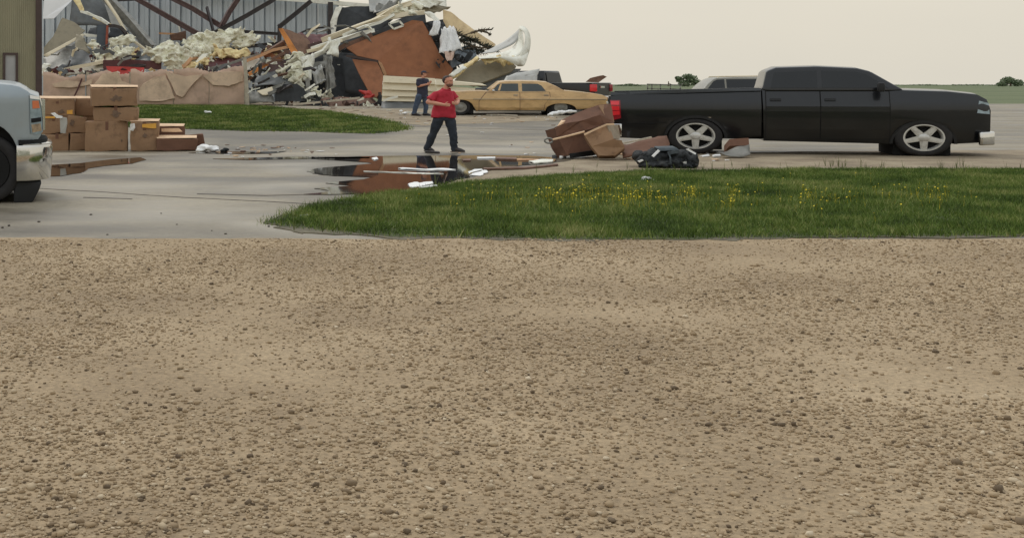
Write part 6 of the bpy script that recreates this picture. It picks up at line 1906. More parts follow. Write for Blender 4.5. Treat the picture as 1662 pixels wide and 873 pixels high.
# ================================================================== the two men
def person_red():
    Y = 29.0
    k = Y / F
    SX = 1.22                                  # broad, thick-set build
    base = onground(722, Y)
    t = root('person', base, 'man in red polo shirt and dark jeans walking past the puddle', 'person')
    def J(px, py, d=0.0): return P(px, py, Y) - base + Vector((0, d, 0))
    # bare parts: head, neck, arms, hands as one continuous surface
    m = MB()
    fdir = Vector((.82, -.57, 0)).normalized()           # he looks to the right and a little towards us
    side = Vector((-fdir.y, fdir.x, 0))
    hc = J(727.5, 132.2, .02)
    rot = Matrix(((fdir.x, side.x, 0), (fdir.y, side.y, 0), (0, 0, 1)))
    HS = 1.1
    rot = Matrix.Diagonal((1.2, 1.1, 1.04)) @ rot
    def hp(f, s, z):
        q = fdir * f + side * s
        return hc + Vector((q.x * 1.2, q.y * 1.1, z * 1.04))
    m.ell(hp(-.012, 0, .025), (.108, .082, .098), rot, 20, 14)
    m.ell(hp(.020, 0, -.050), (.078, .066, .078), rot, 18, 12)
    m.ell(hp(.050, 0, -.088), (.040, .038, .032), rot, 12, 8)       # chin
    m.ell(hp(.095, 0, -.022), (.022, .014, .024), rot, 10, 8)       # nose
    m.ell(hp(.090, 0, .004), (.012, .011, .026), rot, 10, 8)
    m.ell(hp(.080, .0, .026), (.020, .058, .012), rot, 12, 8)       # brow
    for s in (-1, 1):
        m.ell(hp(.062, s * .040, -.030), (.026, .022, .022), rot, 10, 8)
        m.ell(hp(-.012, s * .084, -.012), (.022, .010, .034), rot, 10, 8)   # ears
    m.ell(hp(.084, 0, -.062), (.014, .028, .006), rot, 10, 6)       # lips
    m.ell(hp(.082, 0, -.073), (.014, .024, .006), rot, 10, 6)
    m.limb([J(725.5, 138.5, .03), J(723.5, 145.5, .04), J(722, 150, .05)], [.062, .064, .075])
    # right arm (near, at the left of the picture)
    rs, re, rw_ = J(707, 153.2, -.02), J(694.5, 166, -.08), J(720, 170.2, -.30)
    m.limb([rs, rs.lerp(re, .55), re], [.062, .058, .050], 1.1)
    m.limb([re, re.lerp(rw_, .35), rw_], [.050, .050, .034], 1.0)
    ls, le, lw = J(734, 152.5, .18), J(744, 164.5, .14), J(740.5, 168.5, -.16)
    m.limb([ls, ls.lerp(le, .55), le], [.058, .054, .046], 1.1)
    m.limb([le, le.lerp(lw, .4), lw], [.046, .046, .032], 1.0)
    def hand(wr, d, up, th):
        d = d.normalized(); up = (up - d * up.dot(d)).normalized(); sd = d.cross(up)
        r_ = Matrix((d, up, sd)).transposed()
        m.ell(wr + d * .045, (.055, .042, .019), r_, 12, 8)
        for j, (o, ln) in enumerate(((.030, .070), (.010, .080), (-.010, .074), (-.029, .058))):
            b = wr + d * .082 + up * o
            c1 = b + d * ln * .5 + sd * .006
            c2 = c1 + d * ln * .36 + sd * .022
            m.limb([b - d * .02, b, c1, c2], [.0105, .0105, .0095, .008], 1, 8)
        b = wr + d * .03 + up * .036
        m.limb([b, b + d * .03 + up * .026 + sd * .008, b + d * .062 + up * .032 + sd * .014], [.013, .0115, .009], 1, 8)
    hand(rw_, Vector((1, -.35, -.02)), Vector((0, 0, 1)), 1)
    hand(lw, Vector((-.55, -.6, .12)), Vector((0, 0, 1)), 1)
    body = m.build('body', M['skin'], t)
    remesh(body, .0085, 2)
    # polo shirt
    m = MB()
    rows = [(144.4, 718, 730, .068, .04), (146.4, 714, 731.5, .085, .04), (148.6, 709.5, 734.5, .11, .04), (151.5, 707.5, 735.5, .12, .04), (156, 707, 736.5, .13, .04), (162, 706, 737.5, .135, .03), (168, 704.5, 738.4, .14, .02), (175, 702.5, 739.4, .145, .01), (182, 700.6, 740, .15, .0), (188, 699.4, 740.4, .15, .0), (191.2, 699.4, 740, .145, .0)]
    n = 28
    vs = []
    for y, a, b, dp, dy in rows:
        c = J((a + b) / 2, y, dy)
        hx = (b - a) / 2 * k
        for j in range(n):
            g = 2 * math.pi * j / n
            e = 2.4
            cs, sn = math.cos(g), math.sin(g)
            vs.append(c + Vector((hx * abs(cs) ** (2 / e) * (1 if cs > 0 else -1), dp * abs(sn) ** (2 / e) * (1 if sn > 0 else -1), (.012 * math.sin(3 * g) if y > 191 else 0))))
    R_ = len(rows)
    m.add(vs, [(i * n + j, (i + 1) * n + j, (i + 1) * n + (j + 1) % n, i * n + (j + 1) % n) for i in range(R_ - 1) for j in range(n)] + [tuple(range(n)), tuple((R_ - 1) * n + j for j in range(n - 1, -1, -1))])
    e1 = rs.lerp(re, .74)
    m.limb([J(712, 151.5, 0), rs, rs.lerp(re, .4)], [.066, .076, .080], 1.15)
    m.tube([rs, rs.lerp(re, .4), e1], [.076, .084, .092], 16, sx=1.15)
    e2 = ls.lerp(le, .7)
    m.limb([J(730, 151.5, .14), ls, ls.lerp(le, .4)], [.064, .070, .074], 1.1)
    m.tube([ls, ls.lerp(le, .4), e2], [.074, .076, .078], 16, sx=1.1)
    shirt = m.build('polo_shirt', M['polo'], t)
    remesh(shirt, .013, 3, ((.022, 6.0), (.012, 13.0)))
    m = MB()
    c = J(724.3, 145.2, .03)
    ring = []
    for j in range(15):
        g = R(-120 + 300 * j / 14)
        ring.append(c + Vector((.108 * math.cos(g), .086 * math.sin(g), .03 * math.sin(g))))
    m.sweep(ring, rect(.016, .036))
    m.add([], [])
    cl_ = m.build('collar', M['polo'], shirt)
    soften(cl_, .005, 2)
    # jeans
    m = MB()
    hips = [(187, 703, 738, .13), (192, 702.5, 739, .135), (196, 703, 739, .13)]
    vs = []
    for y, a, b, dp in hips:
        c = J((a + b) / 2, y, .01)
        for j in range(20):
            g = 2 * math.pi * j / 20
            vs.append(c + Vector(((b - a) / 2 * k * math.cos(g), dp * math.sin(g), 0)))
    m.add(vs, [(i * 20 + j, (i + 1) * 20 + j, (i + 1) * 20 + (j + 1) % 20, i * 20 + (j + 1) % 20) for i in range(2) for j in range(20)] + [tuple(range(20)), tuple(40 + j for j in range(19, -1, -1))])
    h1, k1, a1 = J(711.5, 195, -.02), J(703, 218, .06), J(693.5, 241, .14)
    h2, k2, a2 = J(730.5, 195, .0), J(735.2, 218, -.06), J(737.2, 242.5, -.02)
    for h_, kn, an in ((h1, k1, a1), (h2, k2, a2)):
        m.limb([h_, h_.lerp(kn, .35), h_.lerp(kn, .75), kn, kn.lerp(an, .35), kn.lerp(an, .8), an], [.108, .106, .088, .080, .082, .070, .070], SX, 16)
    jn = m.build('jeans', M['jeans_dark'], t)
    remesh(jn, .013, 3, ((.018, 7.0), (.009, 16.0)))
    # shoes
    for hl, toe in ((J(691.5, 243.5, .16), J(704, 247.3, .06)), (J(735, 245.6, 0), J(752.5, 246.6, -.12))):
        hl = hl.copy(); toe = toe.copy()
        toe.z = .032
        hl.z = max(.04, hl.z)
        m = MB()
        m.limb([hl + Vector((0, 0, .045)), hl.lerp(toe, .35) + Vector((0, 0, .035)), hl.lerp(toe, .75) + Vector((0, 0, .012)), toe], [.052, .054, .046, .03], 1.0, 12)
        sh = m.build('shoe', M['shoe'], t)
        remesh(sh, .010, 2)
        m = MB()
        d = (toe - hl); d.z = 0; d.normalize()
        q = Vector((-d.y, d.x, 0))
        prof = [(-.05, -.034), (-.05, .034), (.08, .044), (.2, .046), (.29, .02), (.29, -.02), (.2, -.046), (.08, -.044)]
        ln = (toe - hl).length
        pts = []
        for u, v in prof:
            uu = u * ln / .27
            pts.append(Vector((hl.x, hl.y, 0)) + d * uu + q * v + Vector((0, 0, .002 + max(0, (hl.z - .04) * (1 - u / .27)))))
        m.prism(pts, (0, 0, .022))
        m.build('sole', M['sole'], sh)
    # hair, beard, eyes
    m = MB()
    m.ell(hp(-.016, 0, .030), (.113, .089, .102), rot, 24, 16)
    hr = m.build('hair', M['hair'], t, smooth=True)
    bm = bmesh.new(); bm.from_mesh(hr.data)
    kill = []
    for v in bm.verts:
        q = v.co - hc
        f_, z_ = q.dot(fdir), q.z
        if z_ < .055 + .55 * f_ - (.02 if f_ < -.02 else 0) and not (f_ < -.01 and z_ > -.045): kill.append(v)
        elif f_ > .055 and z_ < .085: kill.append(v)
    bmesh.ops.delete(bm, geom=kill, context='VERTS'); bm.to_mesh(hr.data); bm.free()
    m = MB()
    m.ell(hp(.024, 0, -.080), (.081, .0675, .056), rot, 16, 10)
    bd_ = m.build('beard', M['stubble'], t, smooth=True)
    for s in (-1, 1):
        m = MB(); m.ell(hp(.086, s * .032, .006), (.010, .013, .007), rot, 8, 6); m.build('eye', M['eye'], t, smooth=True)
    m = MB()
    c = J(719, 190.8, -.165)
person_red()

def person_navy():
    Y = 47.6
    k = Y / F
    base = onground(683, Y)
    t = root('person', base, 'man in navy shirt, dark cap and blue jeans standing by the cream siding', 'person')
    def J(px, py, d=0.0): return P(px, py, Y) - base + Vector((0, d, 0))
    fdir = Vector((.93, -.36, 0)).normalized()
    side = Vector((-fdir.y, fdir.x, 0))
    rot = Matrix(((fdir.x, side.x, 0), (fdir.y, side.y, 0), (0, 0, 1)))
    hc = J(688.3, 120.3)
    def hp(f, s, z): return hc + fdir * f + side * s + Vector((0, 0, z))
    m = MB()
    m.ell(hp(-.01, 0, .02), (.108, .08, .098), rot, 16, 12)
    m.ell(hp(.02, 0, -.055), (.076, .064, .075), rot, 14, 10)
    m.ell(hp(.05, 0, -.088), (.036, .036, .03), rot, 10, 8)
    m.ell(hp(.098, 0, -.022), (.024, .014, .022), rot, 8, 6)
    for s in (-1, 1): m.ell(hp(-.012, s * .08, -.012), (.02, .01, .032), rot, 8, 6)
    m.limb([J(687.2, 124, .0), J(686, 129.5, .0)], [.058, .066])
    rs, re, rw_ = J(679.5, 131.5, -.12), J(679, 140.3, -.16), J(692.3, 137.4, -.28)
    m.limb([rs, rs.lerp(re, .5), re], [.062, .056, .05], 1.1)
    m.limb([re, re.lerp(rw_, .4), rw_], [.05, .048, .033])
    ls, le, lw = J(692.5, 131, .16), J(695.5, 138.5, .10), J(697, 134.8, -.16)
    m.limb([ls, le], [.056, .046], 1.1)
    m.limb([le, lw], [.046, .033])
    def hand(wr, d, up):
        d = d.normalized(); up = (up - d * up.dot(d)).normalized(); sd = d.cross(up)
        r_ = Matrix((d, up, sd)).transposed()
        m.ell(wr + d * .045, (.055, .042, .02), r_, 12, 8)
        for o, ln in ((.030, .066), (.010, .078), (-.010, .072), (-.029, .056)):
            b = wr + d * .08 + up * o
            m.limb([b - d * .02, b, b + d * ln * .5 + sd * .010, b + d * ln * .7 + sd * .034], [.0115, .0115, .010, .009], 1, 8)
        b = wr + d * .03 + up * .036
        m.limb([b, b + d * .03 + up * .026, b + d * .055 + up * .03 + sd * .016], [.013, .012, .010], 1, 8)
    hand(rw_, Vector((1, -.15, .25)), Vector((-.2, 0, 1)))
    hand(lw, Vector((.5, -.5, .4)), Vector((-.2, 0, 1)))
    remesh(m.build('body', M['skin'], t), .0105, 2)
    # t-shirt
    m = MB()
    rows = [(127.3, 681.5, 692, .08), (129, 677.5, 694, .11), (132, 675.8, 695.3, .13), (138, 676, 695, .15), (145, 676.6, 694.6, .15), (152, 676.3, 694.8, .15), (158.5, 676, 695, .15)]
    n = 24
    vs = []
    for y, a, b, dp in rows:
        c = J((a + b) / 2, y, .0)
        for j in range(n):
            g = 2 * math.pi * j / n
            vs.append(c + Vector(((b - a) / 2 * k * math.cos(g), dp * math.sin(g), 0)))
    R_ = len(rows)
    m.add(vs, [(i * n + j, (i + 1) * n + j, (i + 1) * n + (j + 1) % n, i * n + (j + 1) % n) for i in range(R_ - 1) for j in range(n)] + [tuple(range(n)), tuple((R_ - 1) * n + j for j in range(n - 1, -1, -1))])
    m.limb([J(681, 130.8, -.06), rs, rs.lerp(re, .35), rs.lerp(re, .68)], [.08, .098, .098, .09], 1.15)
    m.limb([J(690, 130.5, .1), ls, ls.lerp(le, .7)], [.078, .088, .084], 1.1)
    remesh(m.build('shirt', M['navy'], t), .016, 3, ((.014, 7.0),))
    # jeans
    m = MB()
    m.limb([J(680, 157, -.06), J(677.5, 166, -.04), J(674.8, 173, -.03), J(673, 181, .02), J(672, 184.6, .03)], [.125, .108, .09, .082, .078], 1.15, 14)
    m.limb([J(690, 157, .06), J(691, 166, .08), J(691.5, 173, .08), J(690.8, 181, .12), J(690.2, 184.6, .14)], [.12, .104, .088, .08, .076], 1.1, 14)
    m.limb([J(681, 156, 0), J(689, 156, 0)], [.13, .13], 1.0, 14)
    remesh(m.build('jeans', M['jeans_blue'], t), .016, 3, ((.014, 8.0),))
    for a, b in ((J(670, 186.5, .04), J(681, 187.6, -.06)), (J(688.5, 186.5, .15), J(698, 187.4, .04))):
        a.z = .07; b.z = .035
        m = MB()
        m.limb([a, a.lerp(b, .4) + Vector((0, 0, .012)), b], [.062, .058, .034], 1.0, 12)
        sh = m.build('shoe', M['shoe'], t)
        remesh(sh, .013, 2)
        m = MB(); c = (a + b) / 2; d = b - a
        m.box((c.x, c.y, .012), (d.length + .1, .085, .022), Matrix.Rotation(math.atan2(d.y, d.x), 3, 'Z')); m.build('sole', M['under'], sh)
    # cap
    m = MB()
    m.ell(hp(-.012, 0, .042), (.118, .094, .085), rot, 20, 12)
    cp = m.build('cap', M['navy'], t, smooth=True)
    bm = bmesh.new(); bm.from_mesh(cp.data)
    bmesh.ops.delete(bm, geom=[v for v in bm.verts if (v.co - hc).z < .032], context='VERTS'); bm.to_mesh(cp.data); bm.free()
    m = MB()
    pts = [hp(.06 + .15 * math.cos(R(q)) * (1 if abs(q) < 90 else 0), .082 * math.sin(R(q)), .045 - .0 * q) for q in range(-90, 91, 15)]
    m.prism(pts, (0, 0, .012)); m.build('cap_brim', M['navy'], cp)
    m = MB()
    m.ell(hp(-.02, 0, .0), (.104, .084, .085), rot, 16, 12)
    hr = m.build('hair', M['hair'], t, smooth=True)
    bm = bmesh.new(); bm.from_mesh(hr.data)
    bmesh.ops.delete(bm, geom=[v for v in bm.verts if (v.co - hc).dot(fdir) > -.01 or (v.co - hc).z < -.05], context='VERTS'); bm.to_mesh(hr.data); bm.free()
    for s in (-1, 1):
        m = MB(); m.ell(hp(.088, s * .032, .004), (.010, .013, .007), rot, 8, 6); m.build('eye', M['eye'], t, smooth=True)
person_navy()
# ================================================================== cardboard boxes and things lying about
def carton(name, px0, px1, py0, py1, Y, depth, label, mat='card', group=None, jit=0.0, flaps=(), tape=True, ink=None, lid_light=True, tilt=0, yellow=None):
    """one cardboard box whose sides run along the line of sight; flaps: 'l','r','f','b'"""
    a = math.atan2(-((px0 + px1) / 2 - CX), F) + jit
    k = Y / F
    w_ = (px1 - px0) * k
    h = (py1 - py0) * k
    b = P((px0 + px1) / 2, py1, Y)
    t = root(name, b, label, 'box', group, rz=a)
    if tilt: t.rotation_euler = (0, R(tilt), a)
    random.seed(int(px0 * 7 + py0))
    m = MB()
    def rnd(s=.026): return random.uniform(-s, s)
    x, z = w_ / 2, h
    vs = [(-x + rnd(), 0 + rnd(), 0), (x + rnd(), 0 + rnd(), 0), (x + rnd(), depth, 0), (-x + rnd(), depth, 0), (-x + rnd(), rnd(), z + rnd()), (x + rnd(), rnd(), z + rnd()), (x + rnd(), depth, z + rnd()), (-x + rnd(), depth, z + rnd())]
    m.add(vs, [(0, 1, 5, 4), (1, 2, 6, 5), (2, 3, 7, 6), (3, 0, 4, 7), (0, 3, 2, 1), (4, 5, 6, 7)])
    o = m.build('carton_body', M[mat], t)
    ss = o.modifiers.new('s', 'SUBSURF'); ss.subdivision_type = 'SIMPLE'; ss.levels = 3; ss.render_levels = 3
    bake(o)
    for v in o.data.vertices:
        q = v.co * 2.4 + Vector((px0, py0, 0))
        v.co += Vector((noise.noise(q), noise.noise(q + Vector((5, 1, 2))), noise.noise(q + Vector((1, 8, 3)))) ) * .045
    soften(o, .008, 2, 50)
    if tape:
        m = MB()
        m.prism([(-.035, -.006, z * .72), (.035, -.006, z * .72), (.035, -.006, z + .004), (-.035, -.006, z + .004)], (0, .008, 0))
        m.prism([(-.035, -.006, z + .003), (.035, -.006, z + .003), (.035, depth, z + .003), (-.035, depth, z + .003)], (0, 0, .006))
        m.build('tape', M['ink'] if mat == 'card_dark' else M['card_dark'], t)
    if ink:
        for (u0, v0, u1, v1) in ink:
            m = MB()
            um, vm, ur, vr = (u0 + u1) / 2, (v0 + v1) / 2, (u1 - u0) / 2, (v1 - v0) / 2
            pts = [Vector((-x + (um + ur * math.cos(R(g)) * random.uniform(.35, 1.15)) * w_, -.013, (vm + vr * math.sin(R(g)) * random.uniform(.35, 1.15)) * z)) for g in range(0, 360, 20)]
            m.prism(pts, (0, .008, 0)); m.build('printed_mark', M['ink'], t)
    if yellow:
        u0, v0, u1, v1 = yellow
        m = MB(); m.prism(ragged([Vector((-x + q * w_, -.015, r * z)) for q, r in ((u0, v0 + .02), (u1, v0), (u1, v1), (u0, v1 - .03))], .03, .05, int(px0)), (0, .008, 0)); m.build('yellow_tape', M['tape'], t)
    for fl in flaps:
        m = MB()
        L_ = h * random.uniform(.3, .45)
        up = random.uniform(.05, .5)
        if fl == 'f': pts = [(-x, 0, z), (x, 0, z), (x - .02, -L_ * .9, z - L_ * .1), (-x + .02, -L_ * .9, z - L_ * .14)]
        if fl == 'b': pts = [(-x, depth, z), (x, depth, z), (x - .02, depth + L_ * .6, z + L_ * .8 * up), (-x + .02, depth + L_ * .6, z + L_ * up)]
        if fl == 'l': pts = [(-x, 0, z), (-x, depth, z), (-x - L_, depth - .03, z + L_ * up), (-x - L_, .03, z + L_ * up * .8)]
        if fl == 'r': pts = [(x, 0, z), (x, depth, z), (x + L_, depth - .03, z - L_ * up), (x + L_, .03, z - L_ * up * .8)]
        if fl == 't': pts = [(-x, .02, z + .01), (x, .02, z + .01), (x + .02, depth * .8, z + .05), (-x - .02, depth * .8, z + .06)]
        m.prism([Vector(p) for p in pts], (0, .004, .012))
        m.build('flap', M['card_light'] if fl in 'tf' else M[mat], t)
    return t

GB = 'cardboard boxes heaped behind the silver truck'
carton('cardboard_box', 139.5, 207.5, 198.5, 245.6, 29.45, .62, 'big square cardboard box at the bottom of the tallest stack', group=GB, ink=[(.82, .30, .87, .42)], jit=.02)
carton('cardboard_box', 153, 223, 173.2, 197.6, 29.5, .6, 'wide flat cardboard box in the middle of the tallest stack', group=GB, ink=[(.36, .25, .62, .8)], jit=-.03)
carton('cardboard_box', 149.5, 223.5, 142.5, 172.6, 29.45, .62, 'topmost cardboard box of the tallest stack with a pale lid edge', group=GB, ink=[(.36, .22, .72, .6)], flaps=('t',), jit=.04)
carton('cardboard_box', 212, 257, 198, 245.2, 29.5, .55, 'cardboard box with yellow tape right of the tallest stack', group=GB, flaps=('t', 'l'), ink=[(.42, .45, .62, .62)], jit=-.06, yellow=(.42, .78, .92, .95))
carton('cardboard_box', 112, 138.5, 217, 244.4, 29.75, .5, 'small cardboard box on the ground left of the big square box', group=GB, jit=.03)
carton('cardboard_box', 74, 111, 217.5, 245.4, 29.6, .5, 'cardboard box on the ground beside the chrome truck bumper', group=GB, jit=-.03)
carton('cardboard_box', 110, 139, 189.5, 216.4, 29.8, .5, 'creased cardboard box stacked above the small ground box', group=GB, jit=-.06, ink=[(.1, .3, .4, .9)])
carton('cardboard_box', 66, 108, 188, 217, 29.7, .5, 'cardboard box with a yellow lid edge near the headlight of the silver truck', group=GB, jit=.02, yellow=(.12, .84, .55, .98))
carton('cardboard_box', 64, 122, 161, 187.6, 29.75, .6, 'long cardboard box lying on top just right of the headlight', group=GB, flaps=('t',), ink=[(.5, .08, .72, .35)], jit=.02, yellow=(.76, .06, .92, .34))
carton('cardboard_box', 122.5, 154, 161, 189, 30.3, .5, 'cardboard box wedged between the long top box and tallest stack', group=GB, flaps=('t',), jit=-.04)
carton('cardboard_box', 255, 319, 225.4, 245.6, 29.5, .6, 'low reddish cardboard box with open pale top at the right end', 'card_dark', GB, flaps=('t',), jit=.02, tape=False)
carton('cardboard_box', 256, 298, 206, 226.6, 30.2, .5, 'cardboard box with white liner standing behind the low reddish box', 'card_dark', GB, flaps=('t', 'b'), jit=-.03, tape=False)
carton('cardboard_box', 299, 331, 219.5, 243.5, 30.3, .4, 'small dark cardboard box farthest right of the heap', 'card_dark', GB, jit=.05, tape=False)
carton('cardboard_box', 134, 157, 184, 244, 30.35, .4, 'tall cardboard box hidden behind the big square and small ground box', group=GB, jit=.02, tape=False)
# loose pieces on the boxes
plate('white_paper', [(211, 202, 29.35), (218, 201, 29.35), (219, 208, 29.35), (216, 213, 29.4), (211, 212, 29.4)], .02, M['foam'], 'white scrap of liner stuck between the big square and taped box', 'scrap', jag=.01)
plate('white_tray', [(82, 184, 29.3), (88, 183, 29.3), (94, 187.5, 29.3), (101, 189, 29.3), (101, 192, 29.3), (92, 192, 29.3)], .04, M['foam'], 'white curved strip of foam lying on the left boxes', 'foam', jag=.01)
plate('grey_plastic', [(97, 190, 29.35), (108, 192, 29.35), (109, 200, 29.35), (106, 217, 29.4), (98, 216, 29.4)], .03, M['sheet_grey'], 'grey plastic sheet hanging in front of the left boxes', 'plastic sheet', jag=.015)
plate('liner_sheet', [(262, 209, 29.9), (290, 208.5, 29.9), (296, 214, 29.9), (284, 214.5, 29.9), (262, 214, 29.9)], .03, M['card_light'], 'pale liner sheet folded over the box behind the low reddish one', 'liner', jag=.012)

def bag_of(name, blobs, mat, label, cat, vox=.02, disp=((.04, 6.0), (.02, 14.0))):
    m = MB()
    for px, py, Y, rx, ry in blobs:
        k = Y / F
        c = P(px, py, Y)
        c.z = max(c.z, gz(Y) + ry * k * .8)
        m.ell(c, (rx * k, rx * k * .7, ry * k), None, 14, 9)
    o = m.build(name, mat, origin='base')
    remesh(o, vox, 1, disp)
    return tag(o, label, cat)
bag_of('plastic_bag', [(332, 240, 29.3, 14, 5), (344, 241, 29.2, 12, 5), (326, 244, 29.2, 8, 3), (350, 243, 29.1, 7, 3)], M['foam'], 'white plastic lying by the small dark box at the right end of the heap', 'plastic')
bag_of('plastic_scrap', [(367, 243, 29.2, 5, 2), (360, 244.5, 29.1, 4, 2)], M['bag'], 'small black scrap just right of the white plastic', 'scrap')

# crushed boxes by the dark pickup
def crushed():
    Y = 27.0
    t = root('crushed_box', onground(950, Y), 'large crushed wet cardboard box leaning behind the rear of the black pickup', 'box')
    def pl(name, pts, mat, th=.02, jag=.02, sd=0):
        o = plate(name, pts, th, mat, None, None, jag=jag, seg=.15, parent=t, seed=sd)
        return lp(o, t)
    pl('carton_body', [(900, 208, 26.6), (938, 203, 26.6), (972, 196, 26.7), (996, 200, 26.9), (1002, 244, 26.9), (964, 245, 26.6), (921, 253, 26.4), (911, 238, 26.5)], M['card_dark'], .5, .015, 1)
    pl('front_flap', [(900, 207, 26.55), (912, 202, 26.5), (940, 197, 26.5), (974, 187, 26.6), (994, 196, 26.7), (970, 206, 26.5), (930, 217, 26.45), (904, 222, 26.5)], M['card_dark'], .02, .02, 2)
    pl('upper_flap', [(910, 195.5, 27.3), (940, 182, 27.5), (972, 170.5, 27.6), (991, 168.5, 27.6), (996, 201, 27.2), (960, 196, 27.2), (922, 203, 27.1), (914, 201, 27.1)], M['card_dark'], .02, .03, 3)
    pl('side_flap', [(972, 171, 27.5), (991, 168.5, 27.7), (997, 198, 27.4), (990, 202, 27.2)], M['card'], .02, .01, 4)
    pl('torn_edge', [(911, 195, 27.05), (918, 196, 27.0), (914, 203, 27.0), (902, 209, 26.5), (905, 204, 26.8)], M['card_light'], .02, .02, 5)
    pl('base_shade_plate', [(925, 250, 26.35), (962, 244.5, 26.4), (972, 246, 26.5), (968, 252, 26.5), (926, 257, 26.3)], M['under'], .03, .01, 6)  # near-black plate stands in for shade along the foot of the box
crushed()
def small_crushed():
    t = root('crushed_box', onground(980, 26.0), 'smaller tan cardboard box tilted against the large crushed one', 'box')
    def pl(name, pts, mat, th=.02, jag=.012, sd=0):
        return lp(plate(name, pts, th, mat, None, None, jag=jag, seg=.15, parent=t, seed=sd), t)
    pl('carton_body', [(948, 219, 26.0), (968, 210, 26.0), (986, 202.5, 26.0), (993, 216, 25.9), (996, 226, 25.8), (1009, 228, 25.8), (1014, 240, 25.8), (998, 252.5, 25.8), (972, 252.5, 25.8), (960, 238, 25.9)], M['card'], .32, .012, 1)
    pl('grey_flap', [(985, 202.5, 25.95), (1003, 203, 26.2), (1007, 222, 26.2), (1005, 226, 26.1), (995, 225, 25.85)], mk('grey_wet_card', (112, 102, 88), .85, 0, .2, 4, k=K), .02, .01, 2)
    pl('torn_edge', [(948, 217.5, 25.9), (968, 208, 25.9), (985, 201, 25.9), (997, 200.5, 25.95), (997, 203, 25.95), (985, 203.6, 25.9), (968, 211, 25.9), (949, 220, 25.9)], M['card_light'], .02, .006, 3)
small_crushed()
pr = root('ring_pole', onground(920, 26.1), 'thin pale pole with a ring at its left end stuck through the crushed boxes', 'pole')
m = MB()
m.tube([P(899, 226, 26.15) - pr.location, P(920, 220.5, 26.2) - pr.location, P(949, 213.6, 26.2) - pr.location, P(1058, 223, 27.2) - pr.location + Vector((0, 0, 0))], .016, 8) if False else m.tube([P(897, 227, 26.2) - pr.location, P(922, 221, 26.2) - pr.location, P(949, 214, 26.15) - pr.location], .022, 8)
m.build('pole_shaft', M['card_light'], pr, smooth=True)
m = MB()
c = P(890.5, 228.6, 26.2) - pr.location
m.tube([c + Vector((math.cos(R(q)) * .085, 0, math.sin(R(q)) * .052)) for q in range(0, 361, 24)], .02, 8)
m.build('ring', M['steel_grey'], pr, smooth=True)
stick('long_pole', [(1008, 233.5, 25.95), (1030, 229, 26.2), (1057, 223.2, 26.4)], .035, .035, M['post'], 'thin pale pole leaning under the bed of the black pickup', 'pole')
crumple('dark_carton', [(1010, 236, 26.4), (1082, 222, 27.0), (1088, 248, 26.3), (1012, 252, 25.9)], 10, 6, .07, 2, M['card_dark'], 'dark flattened cardboard lying under the tail of the black pickup', 'box', seed=61, rag=.04, thick=.04)
plate('dark_carton', [(1184, 226, 27.3), (1215, 224, 27.4), (1216, 236, 27.3), (1184, 237, 27.2)], .3, M['card_dark'], 'dark cardboard piece behind the rear wheel of the black pickup', 'box', jag=.01)
crumple('grey_sheet', [(1176, 243, 26.9), (1216, 238, 27.1), (1218, 251, 26.6), (1164, 252.5, 26.5)], 9, 4, .07, 2, M['steel_grey'], 'crumpled grey sheet on the ground right of the alloy wheel', 'metal sheet', seed=62, rag=.04)

# white foam bars and bits lying about: each is a thing
def bit(name, pts, th, mat, label, cat, group=None, jag=.01):
    gp_ = [G(x, y, .012) for x, y in pts]
    m = MB()
    m.prism(ragged(gp_, jag, .1, int(pts[0][0])) if jag else gp_, (0, 0, th))
    o = m.build(name, mat, origin='base')
    return tag(o, label, cat, group)
FO = 'white foam pieces lying about'
bit('foam_bar', [(962, 253), (994, 250.5), (994, 253.5), (962, 256)], .010, M['foam'], 'long white foam bar in front of the smaller tan box', 'foam', FO)
bit('foam_bar', [(1003, 251), (1022, 245.4), (1026, 247), (1010, 252.5)], .05, M['card_light'], 'pale slanting bar at the right foot of the smaller tan box', 'foam', FO)
bit('foam_piece', [(1013, 252), (1020, 251.4), (1021, 254), (1013, 254)], .010, M['foam'], 'small white foam piece below the pale slanting bar', 'foam', FO)
bit('foam_piece', [(1138, 254), (1150, 251.5), (1152, 254.4), (1140, 256)], .010, M['foam'], 'white foam piece on the dirt right of the duffel bag', 'foam', FO)
bit('foam_piece', [(1156, 255), (1168, 253), (1170, 255), (1158, 256.4)], .03, M['foam'], 'flat white piece further right of the duffel bag', 'foam', FO)
bit('foam_bar', [(646, 274.5), (700, 275.6), (728, 275.4), (740, 277), (700, 278), (652, 276.2)], .012, M['foam'], 'long white sheet floating across the middle of the puddle', 'foam', FO, .02)
bit('foam_bar', [(590, 279.2), (620, 280), (690, 282.4), (720, 283.4), (690, 283.8), (630, 281), (592, 280)], .008, M['sheet_white'], 'long thin strip floating below the white sheet in the puddle', 'foam', FO, .02)
bit('foam_piece', [(662, 301), (672, 297.5), (682, 299.4), (702, 296.6), (703, 300), (690, 302.6), (668, 306)], .010, M['foam'], 'white foam slab at the near edge of the puddle by the grass', 'foam', FO, .02)
bit('foam_piece', [(680, 306), (708, 303), (710, 304.8), (684, 307.4)], .02, M['foam'], 'thin white strip beside the foam slab at the puddle edge', 'foam', FO)
bit('foam_piece', [(760, 281), (770, 276.5), (782, 276), (792, 281), (780, 287), (764, 286)], .010, M['foam'], 'broken white foam heap at the right end of the puddle', 'foam', FO, .04)
bit('foam_piece', [(603, 258.5), (611, 256.4), (614, 259.4), (608, 261.5)], .010, M['foam'], 'small white scrap at the far edge of the puddle', 'foam', FO)
bit('board', [(805, 258), (838, 258.6), (838, 261.4), (806, 260.6)], .03, M['wood_dark'], 'dark board lying in the shallow right end of the puddle', 'board', None, .006)
